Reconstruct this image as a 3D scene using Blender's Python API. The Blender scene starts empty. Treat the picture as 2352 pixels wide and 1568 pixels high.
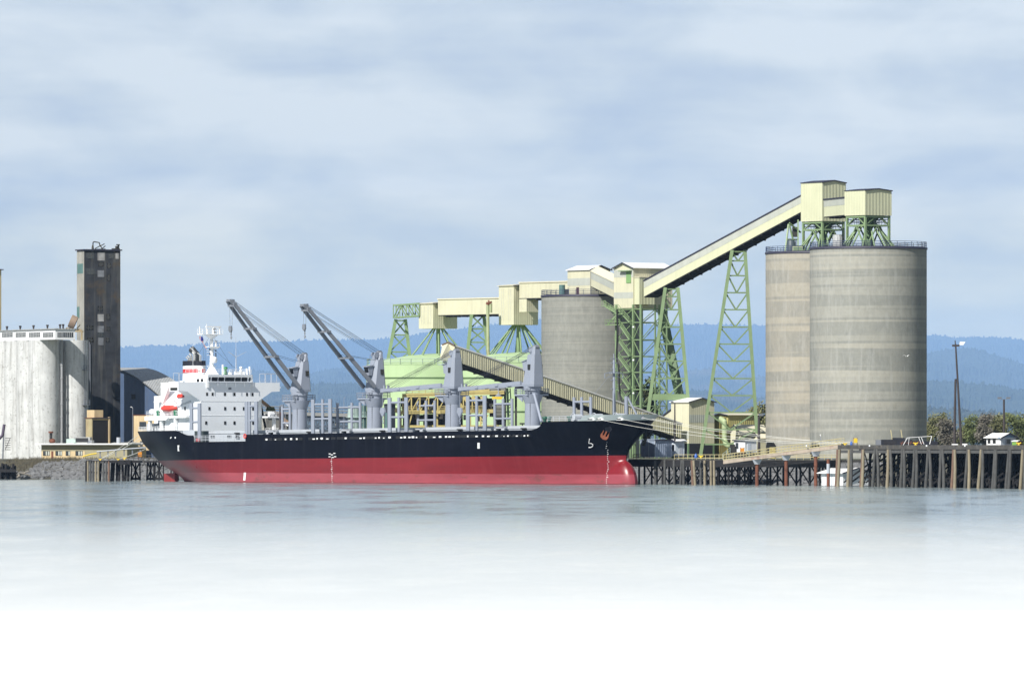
import bpy, bmesh, math, random
import numpy as np
from mathutils import Vector, Matrix
random.seed(7)
C = bpy.context.scene.collection
R = math.radians
PI = math.pi
# ------------------------------------------------------------------ camera model
F, CX, HY, EYE = 17120.0, 1176.0, 1023.0, 8.0     # focal length in picture units, optical column, horizon row, eye height

def P(px, py, d):
    """world point that is d metres out, seen in direction (px,py)"""
    return Vector(((px - CX) * d / F, d, EYE + (HY - py) * d / F))

class Fr:
    """a frame standing on the ground: x along the quay (right, towards the eye), y inland, z up"""
    def __init__(s, px, d, phi):
        s.o = Vector(((px - CX) * d / F, d, 0)); s.phi = R(phi); s.c = math.cos(s.phi); s.s = math.sin(s.phi)
    def w(s, x, y, z=0.0): return Vector((s.o.x + x * s.c + y * s.s, s.o.y - x * s.s + y * s.c, z))
    def d(s, x, y): return s.o.y - x * s.s + y * s.c
    def x_at(s, px, y):
        k = (px - CX) / F
        return (k * (s.o.y + y * s.c) - s.o.x - y * s.s) / (s.c + k * s.s)
    def y_at(s, px, x):
        k = (px - CX) / F
        return (k * (s.o.y - x * s.s) - s.o.x - x * s.c) / (s.s - k * s.c)
    def z_at(s, py, x, y): return EYE + (HY - py) * s.d(x, y) / F

# ------------------------------------------------------------------ mesh building
class MB:
    def __init__(s): s.v = []; s.f = []; s.sm = []
    def add(s, vs, fs, smooth=False):
        n = len(s.v); s.v.extend([tuple(v) for v in vs]); s.f.extend([tuple(i + n for i in f) for f in fs]); s.sm.extend([smooth] * len(fs)); return s
    def hexa(s, p):
        return s.add(p, [(3, 2, 1, 0), (4, 5, 6, 7), (0, 1, 5, 4), (1, 2, 6, 5), (2, 3, 7, 6), (3, 0, 4, 7)])
    def box(s, x0, x1, y0, y1, z0, z1):
        return s.hexa([(x0, y0, z0), (x1, y0, z0), (x1, y1, z0), (x0, y1, z0), (x0, y0, z1), (x1, y0, z1), (x1, y1, z1), (x0, y1, z1)])
    def taper(s, cx, cy, z0, z1, a0, b0, a1, b1, ox=0, oy=0):
        return s.hexa([(cx - a0, cy - b0, z0), (cx + a0, cy - b0, z0), (cx + a0, cy + b0, z0), (cx - a0, cy + b0, z0),
                       (cx + ox - a1, cy + oy - b1, z1), (cx + ox + a1, cy + oy - b1, z1), (cx + ox + a1, cy + oy + b1, z1), (cx + ox - a1, cy + oy + b1, z1)])
    def _basis(s, p, q):
        d = (q - p); L = d.length
        if L < 1e-9: return None
        d /= L
        up = Vector((0, 0, 1)) if abs(d.z) < 0.95 else Vector((0, 1, 0))
        a = d.cross(up).normalized(); b = a.cross(d).normalized()
        return d, a, b
    def bar(s, p, q, w, h=None):
        p = Vector(p); q = Vector(q); h = w if h is None else h
        B = s._basis(p, q)
        if not B: return s
        d, a, b = B; a = a * w / 2; b = b * h / 2
        return s.hexa([p - a - b, p + a - b, p + a + b, p - a + b, q - a - b, q + a - b, q + a + b, q - a + b])
    def tube(s, p, q, r, r2=None, n=8, smooth=True):
        p = Vector(p); q = Vector(q); r2 = r if r2 is None else r2
        B = s._basis(p, q)
        if not B: return s
        d, a, b = B; vs = []
        for i in range(n):
            t = 2 * PI * i / n; e = a * math.cos(t) + b * math.sin(t); vs += [p + e * r, q + e * r2]
        fs = [(2 * i, 2 * ((i + 1) % n), 2 * ((i + 1) % n) + 1, 2 * i + 1) for i in range(n)]
        s.add(vs, fs, smooth)
        s.add(vs, [tuple(2 * i for i in range(n))[::-1], tuple(2 * i + 1 for i in range(n))], False); return s
    def path(s, pts, r, n=5):
        for a, b in zip(pts, pts[1:]): s.tube(a, b, r, n=n)
        return s
    def loft(s, loops, closed=True, caps=True, smooth=False):
        n = len(loops[0]); vs = [v for l in loops for v in l]; fs = []
        for k in range(len(loops) - 1):
            for i in range(n if closed else n - 1):
                j = (i + 1) % n; fs.append((k * n + i, k * n + j, (k + 1) * n + j, (k + 1) * n + i))
        s.add(vs, fs, smooth)
        if caps: s.add(vs, [tuple(range(n))[::-1], tuple((len(loops) - 1) * n + i for i in range(n))])
        return s
    def lathe(s, prof, cx=0, cy=0, n=32, smooth=True, caps=True):
        loops = [[(cx + r * math.cos(2 * PI * i / n), cy + r * math.sin(2 * PI * i / n), z) for i in range(n)] for r, z in prof]
        return s.loft(loops, True, caps, smooth)
    def ball(s, c, rx, ry, rz, nu=12, nv=8):
        loops = []
        for j in range(nv + 1):
            t = -PI / 2 + PI * j / nv; k = max(math.cos(t), 0.02)
            loops.append([(c[0] + rx * k * math.cos(2 * PI * i / nu), c[1] + ry * k * math.sin(2 * PI * i / nu), c[2] + rz * math.sin(t)) for i in range(nu)])
        return s.loft(loops, True, True, True)
    def rail(s, pts, h=1.1, n=3, step=2.0, r=0.04, posts=True):
        pts = [Vector(p) for p in pts]
        for k in range(1, n + 1):
            dz = Vector((0, 0, h * k / n)); s.path([p + dz for p in pts], r, 4)
        if posts:
            for a, b in zip(pts, pts[1:]):
                m = max(1, int((b - a).length / step))
                for i in range(m + 1):
                    p = a.lerp(b, i / m); s.tube(p, p + Vector((0, 0, h)), r, n=4)
        return s
    def mesh(s, name):
        me = bpy.data.meshes.new(name); me.from_pydata(s.v, [], s.f)
        me.polygons.foreach_set('use_smooth', s.sm); me.update()
        bm = bmesh.new(); bm.from_mesh(me); bmesh.ops.recalc_face_normals(bm, faces=bm.faces); bm.to_mesh(me); bm.free()
        return me
    def shift(s, o):
        s.v = [(v[0] - o[0], v[1] - o[1], v[2] - o[2]) for v in s.v]; return s

def tag(o, label=None, cat=None, group=None, kind=None):
    if label: o['label'] = label
    if cat: o['category'] = cat
    if group: o['group'] = group
    if kind: o['kind'] = kind
    return o
def thing(name, label, cat, loc=(0, 0, 0), rz=0.0, group=None):
    o = bpy.data.objects.new(name, None); C.objects.link(o); o.empty_display_size = 0.5
    o.location = loc; o.rotation_euler = (0, 0, rz)
    return tag(o, label, cat, group)
def part(name, mb, m, parent=None, label=None):
    o = bpy.data.objects.new(name, mb.mesh(name)); C.objects.link(o); o.data.materials.append(m)
    if parent is not None: o.parent = parent
    if label: o['label'] = label
    return o
def single(name, label, cat, mb, m, group=None, origin=None):
    """a thing that is one mesh; geometry given in world coordinates"""
    o0 = origin or (0, 0, 0); mb.shift(o0)
    o = part(name, mb, m); o.location = o0
    return tag(o, label, cat, group)
def clone(o, parent=None):
    c = o.copy(); C.objects.link(c); c.parent = parent
    for ch in list(o.children): clone(ch, c)
    return c

# ------------------------------------------------------------------ materials
def _mat(name):
    m = bpy.data.materials.new(name); m.use_nodes = True; nt = m.node_tree
    return m, nt, nt.nodes['Principled BSDF']
def _n(nt, t, **k):
    n = nt.nodes.new(t)
    for a, b in k.items(): setattr(n, a, b)
    return n
def _math(nt, op, a, b=None, c=None):
    n = _n(nt, 'ShaderNodeMath', operation=op)
    for i, v in enumerate((a, b, c)):
        if v is None: continue
        if isinstance(v, (int, float)): n.inputs[i].default_value = v
        else: nt.links.new(v, n.inputs[i])
    return n.outputs[0]
def _noise(nt, scale, vec=(1, 1, 1), detail=5, rough=.55, coord='Object', off=(0, 0, 0)):
    tc = _n(nt, 'ShaderNodeTexCoord'); mp = _n(nt, 'ShaderNodeMapping'); mp.inputs['Scale'].default_value = vec; mp.inputs['Location'].default_value = off
    nt.links.new(tc.outputs[coord], mp.inputs['Vector'])
    n = _n(nt, 'ShaderNodeTexNoise'); n.inputs['Scale'].default_value = scale; n.inputs['Detail'].default_value = detail; n.inputs['Roughness'].default_value = rough
    nt.links.new(mp.outputs[0], n.inputs['Vector']); return n.outputs['Fac']
def _ramp(nt, fac, stops):
    r = _n(nt, 'ShaderNodeValToRGB'); cr = r.color_ramp
    while len(cr.elements) < len(stops): cr.elements.new(.5)
    for e, (p, c) in zip(cr.elements, stops):
        e.position = p; e.color = (c, c, c, 1) if isinstance(c, (int, float)) else (*c, 1)
    nt.links.new(fac, r.inputs[0]); return r.outputs[0]
def _mix(nt, fac, a, b, mode='MIX'):
    m = _n(nt, 'ShaderNodeMix', data_type='RGBA', blend_type=mode)
    for i, v in ((0, fac), (6, a), (7, b)):
        if isinstance(v, (int, float)): m.inputs[i].default_value = v
        elif isinstance(v, (tuple, list)): m.inputs[i].default_value = (*v, 1)
        else: nt.links.new(v, m.inputs[i])
    return m.outputs[2]
def mat(name, col, rough=.6, metal=0, var=.12, vscale=.35, streak=0, dirt=(.05, .04, .03), bump=0, bstr=.6, sscale=1.2, spot=0, spotcol=(.1, .04, .02), spscale=.6):
    """painted or raw surface: tone variation, run-down streaks, stains; bump = pitch of sheet corrugation in metres"""
    m, nt, b = _mat(name)
    n1 = _noise(nt, vscale)
    tone = _ramp(nt, n1, [(.25, 1 - var), (.75, 1 + var)])
    c = _mix(nt, 1.0, col, tone, 'MULTIPLY')
    if streak:
        s = _noise(nt, sscale, (1, 1, .07), 4, .6)
        c = _mix(nt, _ramp(nt, s, [(.5, 0.0), (.72, streak)]), c, dirt)
    if spot:
        s = _noise(nt, spscale, (1, 1, 1), 6, .65, off=(3, 7, 1))
        c = _mix(nt, _ramp(nt, s, [(.56, 0.0), (.68, spot)]), c, spotcol)
    nt.links.new(c, b.inputs['Base Color'])
    b.inputs['Roughness'].default_value = rough; b.inputs['Metallic'].default_value = metal
    if bump:
        tc = _n(nt, 'ShaderNodeTexCoord'); sp = _n(nt, 'ShaderNodeSeparateXYZ'); nt.links.new(tc.outputs['Object'], sp.inputs[0])
        s = _math(nt, 'ADD', sp.outputs[0], sp.outputs[1]); s = _math(nt, 'MULTIPLY', s, 2 * PI / bump); s = _math(nt, 'SINE', s)
        bp = _n(nt, 'ShaderNodeBump'); bp.inputs['Strength'].default_value = bstr; bp.inputs['Distance'].default_value = bump * .12
        nt.links.new(s, bp.inputs['Height']); nt.links.new(bp.outputs[0], b.inputs['Normal'])
    return m
def concrete(name, cols, bandz=.35, grain=1.0, stain=.4, drip=.5):
    """slip-formed concrete: level pour bands, mottling, short drips"""
    m, nt, b = _mat(name)
    band = _noise(nt, bandz, (.012, .012, 1), 3, .55)
    c = _ramp(nt, band, [(.33, cols[0]), (.40, cols[1]), (.46, cols[1]), (.485, cols[2]), (.53, cols[2]), (.56, cols[3]), (.64, cols[1])])
    fine = _noise(nt, grain, (1, 1, .7), 7, .7)
    c = _mix(nt, .75, c, _ramp(nt, fine, [(.3, .82), (.7, 1.16)]), 'MULTIPLY')
    dr = _noise(nt, 1.1, (1, 1, .12), 5, .7, off=(5, 2, 9))
    c = _mix(nt, _ramp(nt, dr, [(.5, 0.0), (.75, drip)]), c, cols[4])
    bl = _noise(nt, .12, (1, 1, 1), 5, .6, off=(1, 4, 2))
    c = _mix(nt, _ramp(nt, bl, [(.45, 0.0), (.65, stain)]), c, cols[5])
    nt.links.new(c, b.inputs['Base Color']); b.inputs['Roughness'].default_value = .9; b.inputs['Specular IOR Level'].default_value = .2
    return m

CREAM = (.62, .60, .40)
M = {
 'cream': mat('cream_sheet', (.61, .59, .43), .5, 0, .08, .25, .35, (.38, .36, .26), .55, .22),
 'cream_plain': mat('cream_paint', (.61, .59, .43), .5, 0, .09, .25, .3, (.38, .36, .26)),
 'lime_cream': mat('lime_cream_sheet', (.60, .61, .42), .5, 0, .06, .2, .25, (.42, .42, .28), .9, .2),
 'pale_band': mat('translucent_sheet_band', (.46, .48, .43), .35, 0, .10, .5, .3, (.34, .36, .3), .55, .35),
 'pale_strip': mat('wall_strip', (.55, .54, .42), .4),
 'white_roof': mat('white_sheet_roof', (.78, .78, .76), .45, 0, .05, .3, .15, (.5, .5, .48)),
 'cream_roof': mat('cream_sheet_roof', (.66, .62, .47), .5, 0, .06, .3, .15, (.4, .36, .25)),
 'dark_trim': mat('dark_trim', (.035, .035, .06), .6),
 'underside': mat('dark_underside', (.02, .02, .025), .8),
 'green_steel': mat('green_steel', (.21, .30, .155), .5, 0, .15, .4, .15, (.12, .15, .08), spot=.2, spotcol=(.2, .13, .07)),
 'green_dark': mat('green_steel_shaft', (.13, .21, .11), .6, 0, .15, .6, .25, (.05, .07, .04)),
 'tank_green': mat('tank_green', (.43, .57, .32), .45, 0, .09, .12, .45, (.36, .52, .26)),
 'concrete': concrete('silo_concrete', [(.205, .217, .20), (.335, .335, .30), (.265, .272, .25), (.385, .375, .325), (.45, .455, .435), (.335, .33, .288)], .2),
 'concrete_warm': concrete('silo_concrete_warm', [(.225, .23, .21), (.37, .35, .295), (.285, .282, .252), (.405, .375, .308), (.45, .44, .415), (.385, .35, .285)], .17),
 'concrete_grey': concrete('silo_concrete_grey', [(.215, .225, .205), (.265, .27, .245), (.235, .24, .22), (.29, .29, .26), (.36, .36, .33), (.245, .25, .225)], .45),
 'white_plaster': mat('white_silo_paint', (.56, .57, .565), .85, 0, .16, .3, .65, (.24, .235, .22), sscale=1.5, spot=.6, spotcol=(.16, .155, .14), spscale=1.5),
 'dark_concrete': mat('sooty_concrete', (.034, .037, .044), .9, 0, .55, .3, .7, (.115, .112, .10), sscale=.8, spot=.75, spotcol=(.085, .06, .033), spscale=.22),
 'pale_concrete': mat('streaked_concrete', (.33, .325, .295), .9, 0, .2, .3, .5, (.13, .12, .1), spot=.5, spotcol=(.15, .14, .13)),
 'steel_grey': mat('grey_ship_paint', (.27, .30, .365), .45, 0, .05, .3, .08, (.28, .3, .33)),
 'steel_grey_dark': mat('grey_jib_paint', (.19, .205, .235), .45, 0, .07, .3, .1, (.14, .15, .17)),
 'ship_white': mat('ship_white', (.86, .87, .88), .4, 0, .03, .2, .05, (.6, .58, .5)),
 'ship_pale': mat('ship_front_white', (.86, .89, .93), .45, 0, .03, .2, .05, (.6, .6, .56)),
 'coaming': mat('pale_grey_paint', (.46, .49, .54), .5, 0, .06, .5, .2, (.32, .33, .35)),
 'bow_grey': mat('bow_grey_paint', (.56, .62, .62), .45, 0, .04, .3, .06, (.28, .3, .3)),
 'deck_green': mat('deck_paint', (.14, .17, .17), .7),
 'navy': mat('funnel_navy', (.006, .007, .016), .7),
 'red': mat('signal_red', (.55, .025, .03), .4, 0, .05),
 'orange_red': mat('boat_orange', (.68, .055, .035), .4, 0, .06),
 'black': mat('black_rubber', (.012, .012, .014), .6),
 'glass': mat('dark_glass', (.010, .012, .016), .12, 0, .05),
 'glass_grey': mat('pane_glass', (.05, .06, .07), .15, 0, .2, 1.5),
 'cable': mat('wire_rope', (.03, .035, .055), .6),
 'rope': mat('pale_mooring_rope', (.72, .71, .66), .8),
 'rust': mat('rusty_steel', (.17, .062, .035), .85, 0, .35, .8, .4, (.06, .03, .02)),
 'rust_anchor': mat('rust_primer', (.25, .075, .035), .8, 0, .2, 1.2),
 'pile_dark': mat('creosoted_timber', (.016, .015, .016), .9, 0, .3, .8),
 'pile_grey': mat('weathered_timber', (.080, .080, .078), .9, 0, .3, .8, .4, (.05, .05, .05), spot=.4, spotcol=(.04, .04, .04)),
 'pile_tan': mat('tan_timber', (.25, .215, .15), .9, 0, .2, .6, .4, (.17, .13, .09), spot=.3, spotcol=(.14, .11, .08)),
 'pile_brown': mat('brown_timber', (.17, .105, .075), .9, 0, .25, .8, .4, (.08, .05, .04)),
 'deck_timber': mat('deck_timber', (.075, .070, .064), .9, 0, .35, .6, .3, (.05, .05, .05), spot=.6, spotcol=(.22, .195, .145), spscale=.5),
 'yellow': mat('safety_yellow', (.70, .50, .03), .5, 0, .08),
 'yellow_pale': mat('pale_yellow_rail', (.52, .46, .26), .5, 0, .1),
 'yellow_dull': mat('faded_yellow_steel', (.47, .39, .15), .6, 0, .2, .5, .25, (.2, .13, .05)),
 'orange': mat('orange_box', (.62, .25, .03), .5),
 'blue': mat('blue_plastic', (.04, .12, .42), .45),
 'blue_sheet': mat('blue_sheet', (.075, .115, .205), .55, 0, .12, .3, .4, (.09, .09, .10), .6, .35),
 'blue_grey_sheet': mat('blue_grey_sheet', (.30, .36, .47), .55, 0, .12, .4, .35, (.2, .22, .26), .5, .4),
 'roof_grey': mat('grey_sheet_roof', (.36, .37, .37), .5, 0, .12, .3, .35, (.2, .19, .17), .8, .4, spot=.3, spotcol=(.14, .12, .1)),
 'olive_wall': mat('olive_wall', (.34, .31, .20), .7, 0, .08, .4, .15, (.22, .2, .13)),
 'buff_wall': mat('buff_wall', (.60, .47, .28), .8, 0, .1, .3, .4, (.34, .22, .12)),
 'yellow_sheet': mat('yellow_sheet', (.46, .42, .17), .55, 0, .1, .3, .25, (.25, .22, .1), .6, .45),
 'white_wall': mat('white_wall', (.76, .77, .78), .6, 0, .05, .4, .1, (.5, .5, .5)),
 'blue_wall': mat('pale_blue_trim', (.20, .33, .50), .6, 0, .06),
 'hut_side': mat('pale_hut_side', (.62, .68, .74), .6, 0, .05),
 'teal': mat('teal_tank', (.10, .19, .18), .5, 0, .15, .5, .2, (.05, .09, .09)),
 'teal_pale': mat('pale_teal_steel', (.40, .50, .46), .5, 0, .12, .5),
 'machinery': mat('dark_machinery', (.03, .03, .028), .7, 0, .4, 1.0, spot=.3, spotcol=(.12, .1, .06)),
 'boom_brown': mat('boom_brown', (.30, .19, .11), .7, 0, .3, .8, .3, (.14, .08, .05)),
 'bark': mat('bark', (.075, .065, .055), .9, 0, .3, 1.0),
 'wood_pole': mat('tarred_pole', (.05, .042, .042), .85, 0, .3, .8, .3, (.02, .02, .02)),
 'drift': mat('driftwood', (.27, .24, .20), .9, 0, .3, .8),
 'gull': mat('gull_white', (.75, .75, .73), .7),
 'board_pale': mat('weathered_board', (.34, .34, .34), .8, 0, .3, .9, .6, (.12, .1, .09)), 'board_grey': mat('grey_board', (.19, .20, .22), .8, 0, .35, .9, .6, (.07, .06, .06)),
 'bridge_steel': mat('bridge_steel', (.06, .08, .11), .7, 0, .2, .2),
 'bridge_deck': mat('bridge_concrete', (.26, .26, .25), .85, 0, .1, .1),
}
def leafmat(name, dark, light, scale=.35):
    m, nt, b = _mat(name)
    n = _noise(nt, scale, detail=4); c = _ramp(nt, n, [(.3, dark), (.7, light)])
    nt.links.new(c, b.inputs['Base Color']); b.inputs['Roughness'].default_value = .8; b.inputs['Specular IOR Level'].default_value = .2
    return m
M['leaf_olive'] = leafmat('leaf_olive', (.13, .135, .065), (.26, .26, .13))
M['leaf_green'] = leafmat('leaf_green', (.10, .12, .05), (.20, .235, .095))
M['leaf_bare'] = leafmat('twig_brown', (.15, .14, .115), (.235, .22, .185))
M['leaf_deep'] = leafmat('leaf_deep', (.03, .04, .015), (.10, .11, .05))
# ------------------------------------------------------------------ THE SHIP
PHI = 53.0
TRIM = 0.0082
S = Fr(385, 1667.7, PHI)
LOA = 174.6
def tab(t, z):
    if z <= t[0][0]: return t[0][1]
    for (a, va), (b, vb) in zip(t, t[1:]):
        if z <= b: return va + (vb - va) * (z - a) / (b - a)
    return t[-1][1]
T_X0 = [(-3, 9), (0, 6.6), (.8, 5.6), (1.8, 3.2), (2.75, .5), (3.2, 0)]
T_BT = [(2.75, 0), (4.6, 2.5), (7.3, 5.3), (8.5, 6.6), (11.3, 8.2)]
T_XF = [(-3, 52), (0, 46), (5, 34), (8.5, 26), (11.3, 22)]
T_XST = [(-3, 166.6), (0, 167), (4, 167.0), (5.5, 167.4), (7, 168.5), (9, 170.4), (11, 172.5), (13, 174.2)]
T_XM = [(-3, 110), (0, 112), (5, 119), (9, 128), (13, 136)]
T_P = [(0, 1.9), (6, 2.0), (13, 2.3)]
T_Q = [(0, 1.15), (6, 1.35), (13, 1.95)]
XB, ZB, AB, HB, BB = 165.6, -1.5, 4.5, 5.3, 2.4
def bulb(z):
    k = 1 - ((z - ZB) / HB) ** 2
    return math.sqrt(k) if k > 0 else 0
def hull_b(x, z):
    x0, xf, xm, xst = tab(T_X0, z), tab(T_XF, z), tab(T_XM, z), tab(T_XST, z)
    if x <= xf:
        t = max(0, min(1, (x - x0) / (xf - x0))); bt = tab(T_BT, z); b = bt + (13.5 - bt) * math.sin(PI / 2 * t)
    elif x <= xm: b = 13.5
    else:
        t = min(1, (x - xm) / (xst - xm)); b = 13.5 * max(0, 1 - t ** tab(T_P, z)) ** (1 / tab(T_Q, z))
    k = bulb(z)
    if k > 0 and x > xm:
        bb = BB * k if x <= XB else BB * k * math.sqrt(max(0, 1 - ((x - XB) / (AB * k)) ** 2))
        b = max(b, bb)
    return b
def x_end(z):
    k = bulb(z); return max(tab(T_XST, z), XB + AB * k if k > 0 else 0)
X_FC0 = S.x_at(1213, -13.4); X_FC1 = S.x_at(1236, -13.4)
GAP0 = S.x_at(446, -13.4); GAP1 = S.x_at(565, -13.4)
X_PO = S.x_at(405, -13.0)
DECK, BULW, POOP, FC = 8.55, 10.0, 11.15, 11.65
def smooth(t): t = max(0, min(1, t)); return t * t * (3 - 2 * t)
def top(x):
    if x < X_PO + 7: return POOP + (BULW - POOP) * smooth((x - X_PO) / 6.0)
    if GAP0 < x < GAP1: return DECK - .05
    if x < X_FC0: return BULW
    t = max(0, min(1, (x - X_FC0) / (X_FC1 - X_FC0)))
    return BULW + (FC - BULW) * (1 - math.sqrt(max(0, 1 - t * t))) if t < 1 else FC + (x - X_FC1) / 31 * .25
xs = [i * .75 for i in range(48)] + [36 + i * 3 for i in range(28)] + [120 + i * 1.0 for i in range(38)] + [158 + i * .38 for i in range(44)] + [LOA]
xs += [GAP0 - .02, GAP0 + .02, GAP1 - .02, GAP1 + .02] + [X_FC0 + (X_FC1 - X_FC0) * k / 8 for k in range(9)] + [X_FC1 + .01]
xs = sorted(set(round(x, 3) for x in xs if x <= LOA))
ws = [i / 34 for i in range(35)]
def hx(xn, z):
    if xn < 40: x0 = tab(T_X0, z); return x0 + (40 - x0) * xn / 40
    if xn > 130: return 130 + (x_end(z) - 130) * (xn - 130) / (LOA - 130)
    return xn
hull = MB(); W = len(ws)
rows = {1: [], -1: []}
for xn in xs:
    for sd in (1, -1):
        r = []
        for w in ws:
            z = -3 + (top(xn) + 3) * w; x = hx(xn, z); r.append((x, sd * hull_b(x, z), z))
        rows[sd].append(r)
for sd in (1, -1):
    hull.loft(rows[sd], closed=False, caps=False, smooth=True)
hull.loft([rows[1][0], rows[-1][0]], closed=False, caps=False)
hull.loft([rows[1][-1], rows[-1][-1]], closed=False, caps=False, smooth=True)

def hull_material():
    m, nt, b = _mat('hull_paint')
    tc = _n(nt, 'ShaderNodeTexCoord'); sp = _n(nt, 'ShaderNodeSeparateXYZ'); nt.links.new(tc.outputs['Object'], sp.inputs[0])
    geo = _n(nt, 'ShaderNodeNewGeometry'); gp = _n(nt, 'ShaderNodeSeparateXYZ'); nt.links.new(geo.outputs['Position'], gp.inputs[0])
    blk = _mix(nt, 1.0, (.0035, .0042, .009), _ramp(nt, _noise(nt, .3, (1, 1, .3)), [(.3, .8), (.7, 1.35)]), 'MULTIPLY')
    red = _mix(nt, 1.0, (.195, .0105, .0165), _ramp(nt, _noise(nt, .25, (.3, 1, 2)), [(.3, .88), (.7, 1.12)]), 'MULTIPLY')
    scrape = _ramp(nt, _noise(nt, .9, (.12, .12, 3.0), 4, .6, off=(4, 1, 2)), [(.60, 0.0), (.72, .5)])
    stk = _ramp(nt, _noise(nt, .8, (1, .3, .06), 5, .65, off=(2, 0, 6)), [(.52, 0.0), (.70, .55)])
    blk = _mix(nt, stk, blk, (.013, .0135, .018))
    blk = _mix(nt, _ramp(nt, _noise(nt, .5, (1, .3, .12), 6, .7, off=(7, 0, 1)), [(.64, 0.0), (.74, .45)]), blk, (.035, .022, .017))
    red = _mix(nt, _math(nt, 'MULTIPLY', stk, .5), red, (.26, .035, .04))
    red = _mix(nt, scrape, red, (.12, .009, .012))
    pink = _mix(nt, 1.0, (.31, .058, .075), _ramp(nt, _noise(nt, .5, (.3, .3, 1.6)), [(.3, .88), (.7, 1.1)]), 'MULTIPLY')
    scum = _ramp(nt, _noise(nt, .14, (1, 1, 2.6), 6, .72, off=(8, 3, 0)), [(.56, 0.0), (.66, .62)])
    pink = _mix(nt, scum, pink, (.13, .055, .05))
    wl = _math(nt, 'ADD', gp.outputs[2], _math(nt, 'MULTIPLY', _noise(nt, .5, (1, 1, .2), off=(1, 1, 1)), .35))
    low = _math(nt, 'LESS_THAN', wl, .34)
    pink = _mix(nt, low, pink, (.15, .03, .035))
    c = _mix(nt, _math(nt, 'LESS_THAN', _math(nt, 'ADD', gp.outputs[2], _math(nt, 'MULTIPLY', _noise(nt, .2, (1, 1, .1)), .12)), 2.16), red, pink)
    c = _mix(nt, _math(nt, 'GREATER_THAN', sp.outputs[2], 4.62), c, blk)
    nt.links.new(c, b.inputs['Base Color'])
    b.inputs['Roughness'].default_value = .33
    nt.links.new(_math(nt, 'SUBTRACT', .42, _math(nt, 'MULTIPLY', _math(nt, 'GREATER_THAN', sp.outputs[2], 4.62), .34)), b.inputs['Specular IOR Level'])
    seam = _noise(nt, .12, (1, .2, 1.6), 3, .5)
    bp = _n(nt, 'ShaderNodeBump'); bp.inputs['Strength'].default_value = .25; bp.inputs['Distance'].default_value = .25
    nt.links.new(seam, bp.inputs['Height']); nt.links.new(bp.outputs[0], b.inputs['Normal'])
    return m
M['hull'] = hull_material()
ship = thing('bulk_carrier', 'black and red hulled bulk carrier with four grey deck cranes moored at the wharf', 'cargo ship', S.w(0, 0, 0))
ship.rotation_euler = (0, -TRIM, -S.phi)
part('hull', hull, M['hull'], ship)

def zl(py, x, y): return S.z_at(py, x, y) - TRIM * x       # ship-local height from a picture row
def sx(px, y): return S.x_at(px, y)
def hull_x(px, z):
    def col(x):
        w = S.w(x, -hull_b(x, z)); return CX + F * w.x / w.y
    a, bb = tab(T_X0, z) + 3.0, x_end(z) - .05
    if px >= col(bb): return bb
    for i in range(1, 400):
        x = a + (bb - a) * i / 399
        if col(x) >= px: return x
    return bb
# decks
dk = MB()
def deck_strip(x0, x1, z, n=30):
    L = []
    for i in range(n + 1):
        x = x0 + (x1 - x0) * i / n; b = max(.05, hull_b(x, z) - .06); L.append([(x, -b, z), (x, b, z)])
    dk.loft(L, closed=False, caps=False)
deck_strip(.3, X_PO + 3, POOP - .12); deck_strip(X_PO + 3, X_FC1 - .5, DECK); deck_strip(X_FC1 - .5, 170.6, FC - .25, 40)
b0 = hull_b(X_PO + 3, DECK) - .1; dk.add([(X_PO + 3, -b0, DECK), (X_PO + 3, b0, DECK), (X_PO + 3, b0, POOP - .12), (X_PO + 3, -b0, POOP - .12)], [(0, 1, 2, 3)])
b1 = hull_b(X_FC1 - .5, DECK) - .1; dk.add([(X_FC1 - .5, -b1, DECK), (X_FC1 - .5, b1, DECK), (X_FC1 - .5, b1, FC - .25), (X_FC1 - .5, -b1, FC - .25)], [(0, 1, 2, 3)])
part('deck', dk, M['deck_green'], ship)
# poop side plating that fairs down to the bulwark, painted grey
for sd in (-1, 1):
    pl = MB(); L = []
    for i in range(13):
        x = X_PO + .4 + (GAP0 - X_PO - .4) * i / 12; b = hull_b(x, 10.5) - .25
        L.append([(x, sd * b, BULW - .6), (x, sd * b, POOP + .05)])
    pl.loft(L, closed=False, caps=False); part('side_plating', pl, M['coaming'], ship)
# bow bulwark
bw = MB(); XBW = hull_x(1336, 12)
for sd in (-1, 1):
    L = []
    for i in range(61):
        xn = XBW + (LOA - XBW) * i / 60; zt = FC + (xn - X_FC1) / 31 * .25; h = 1.15 * smooth((xn - XBW) / 1.6)
        za, zb = zt - .01, zt + .02 + h
        xa, xb = hx(xn, za), hx(xn, zb); L.append([(xa, sd * (hull_b(xa, za) + .01), za), (xb, sd * (hull_b(xb, zb) + .01), zb)])
    bw.loft(L, closed=False, caps=False, smooth=True)
bulwark = part('bow_bulwark', bw, M['bow_grey'], ship)
for px, py in ((1480, 962), (1462, 961)):
    fl = MB()
    xx = hull_x(px, 12.3)
    yy = -hull_b(xx, 12.3)
    fl.tube((xx - .25, yy + .2, 12.35), (xx + .3, yy - .28, 12.3), .38, n=12); part('fairlead', fl, M['coaming'], bulwark)
for px in (1354, 1371, 1420):
    xx = hull_x(px, 12)
    f = MB(); yy = -hull_b(xx, 12)
    f.box(xx - 1.6, xx + 1.6, yy - .22, yy + .1, 11.78, 12.28); o = part('roller_chock', f, M['ship_white'], bulwark)
    f = MB(); f.box(xx - 1.1, xx + 1.1, yy - .27, yy - .2, 11.9, 12.14); part('opening', f, M['black'], o)

def hull_pt(px, z, off=.05):
    x = hull_x(px, z); return x, -hull_b(x, z) - off
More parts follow.
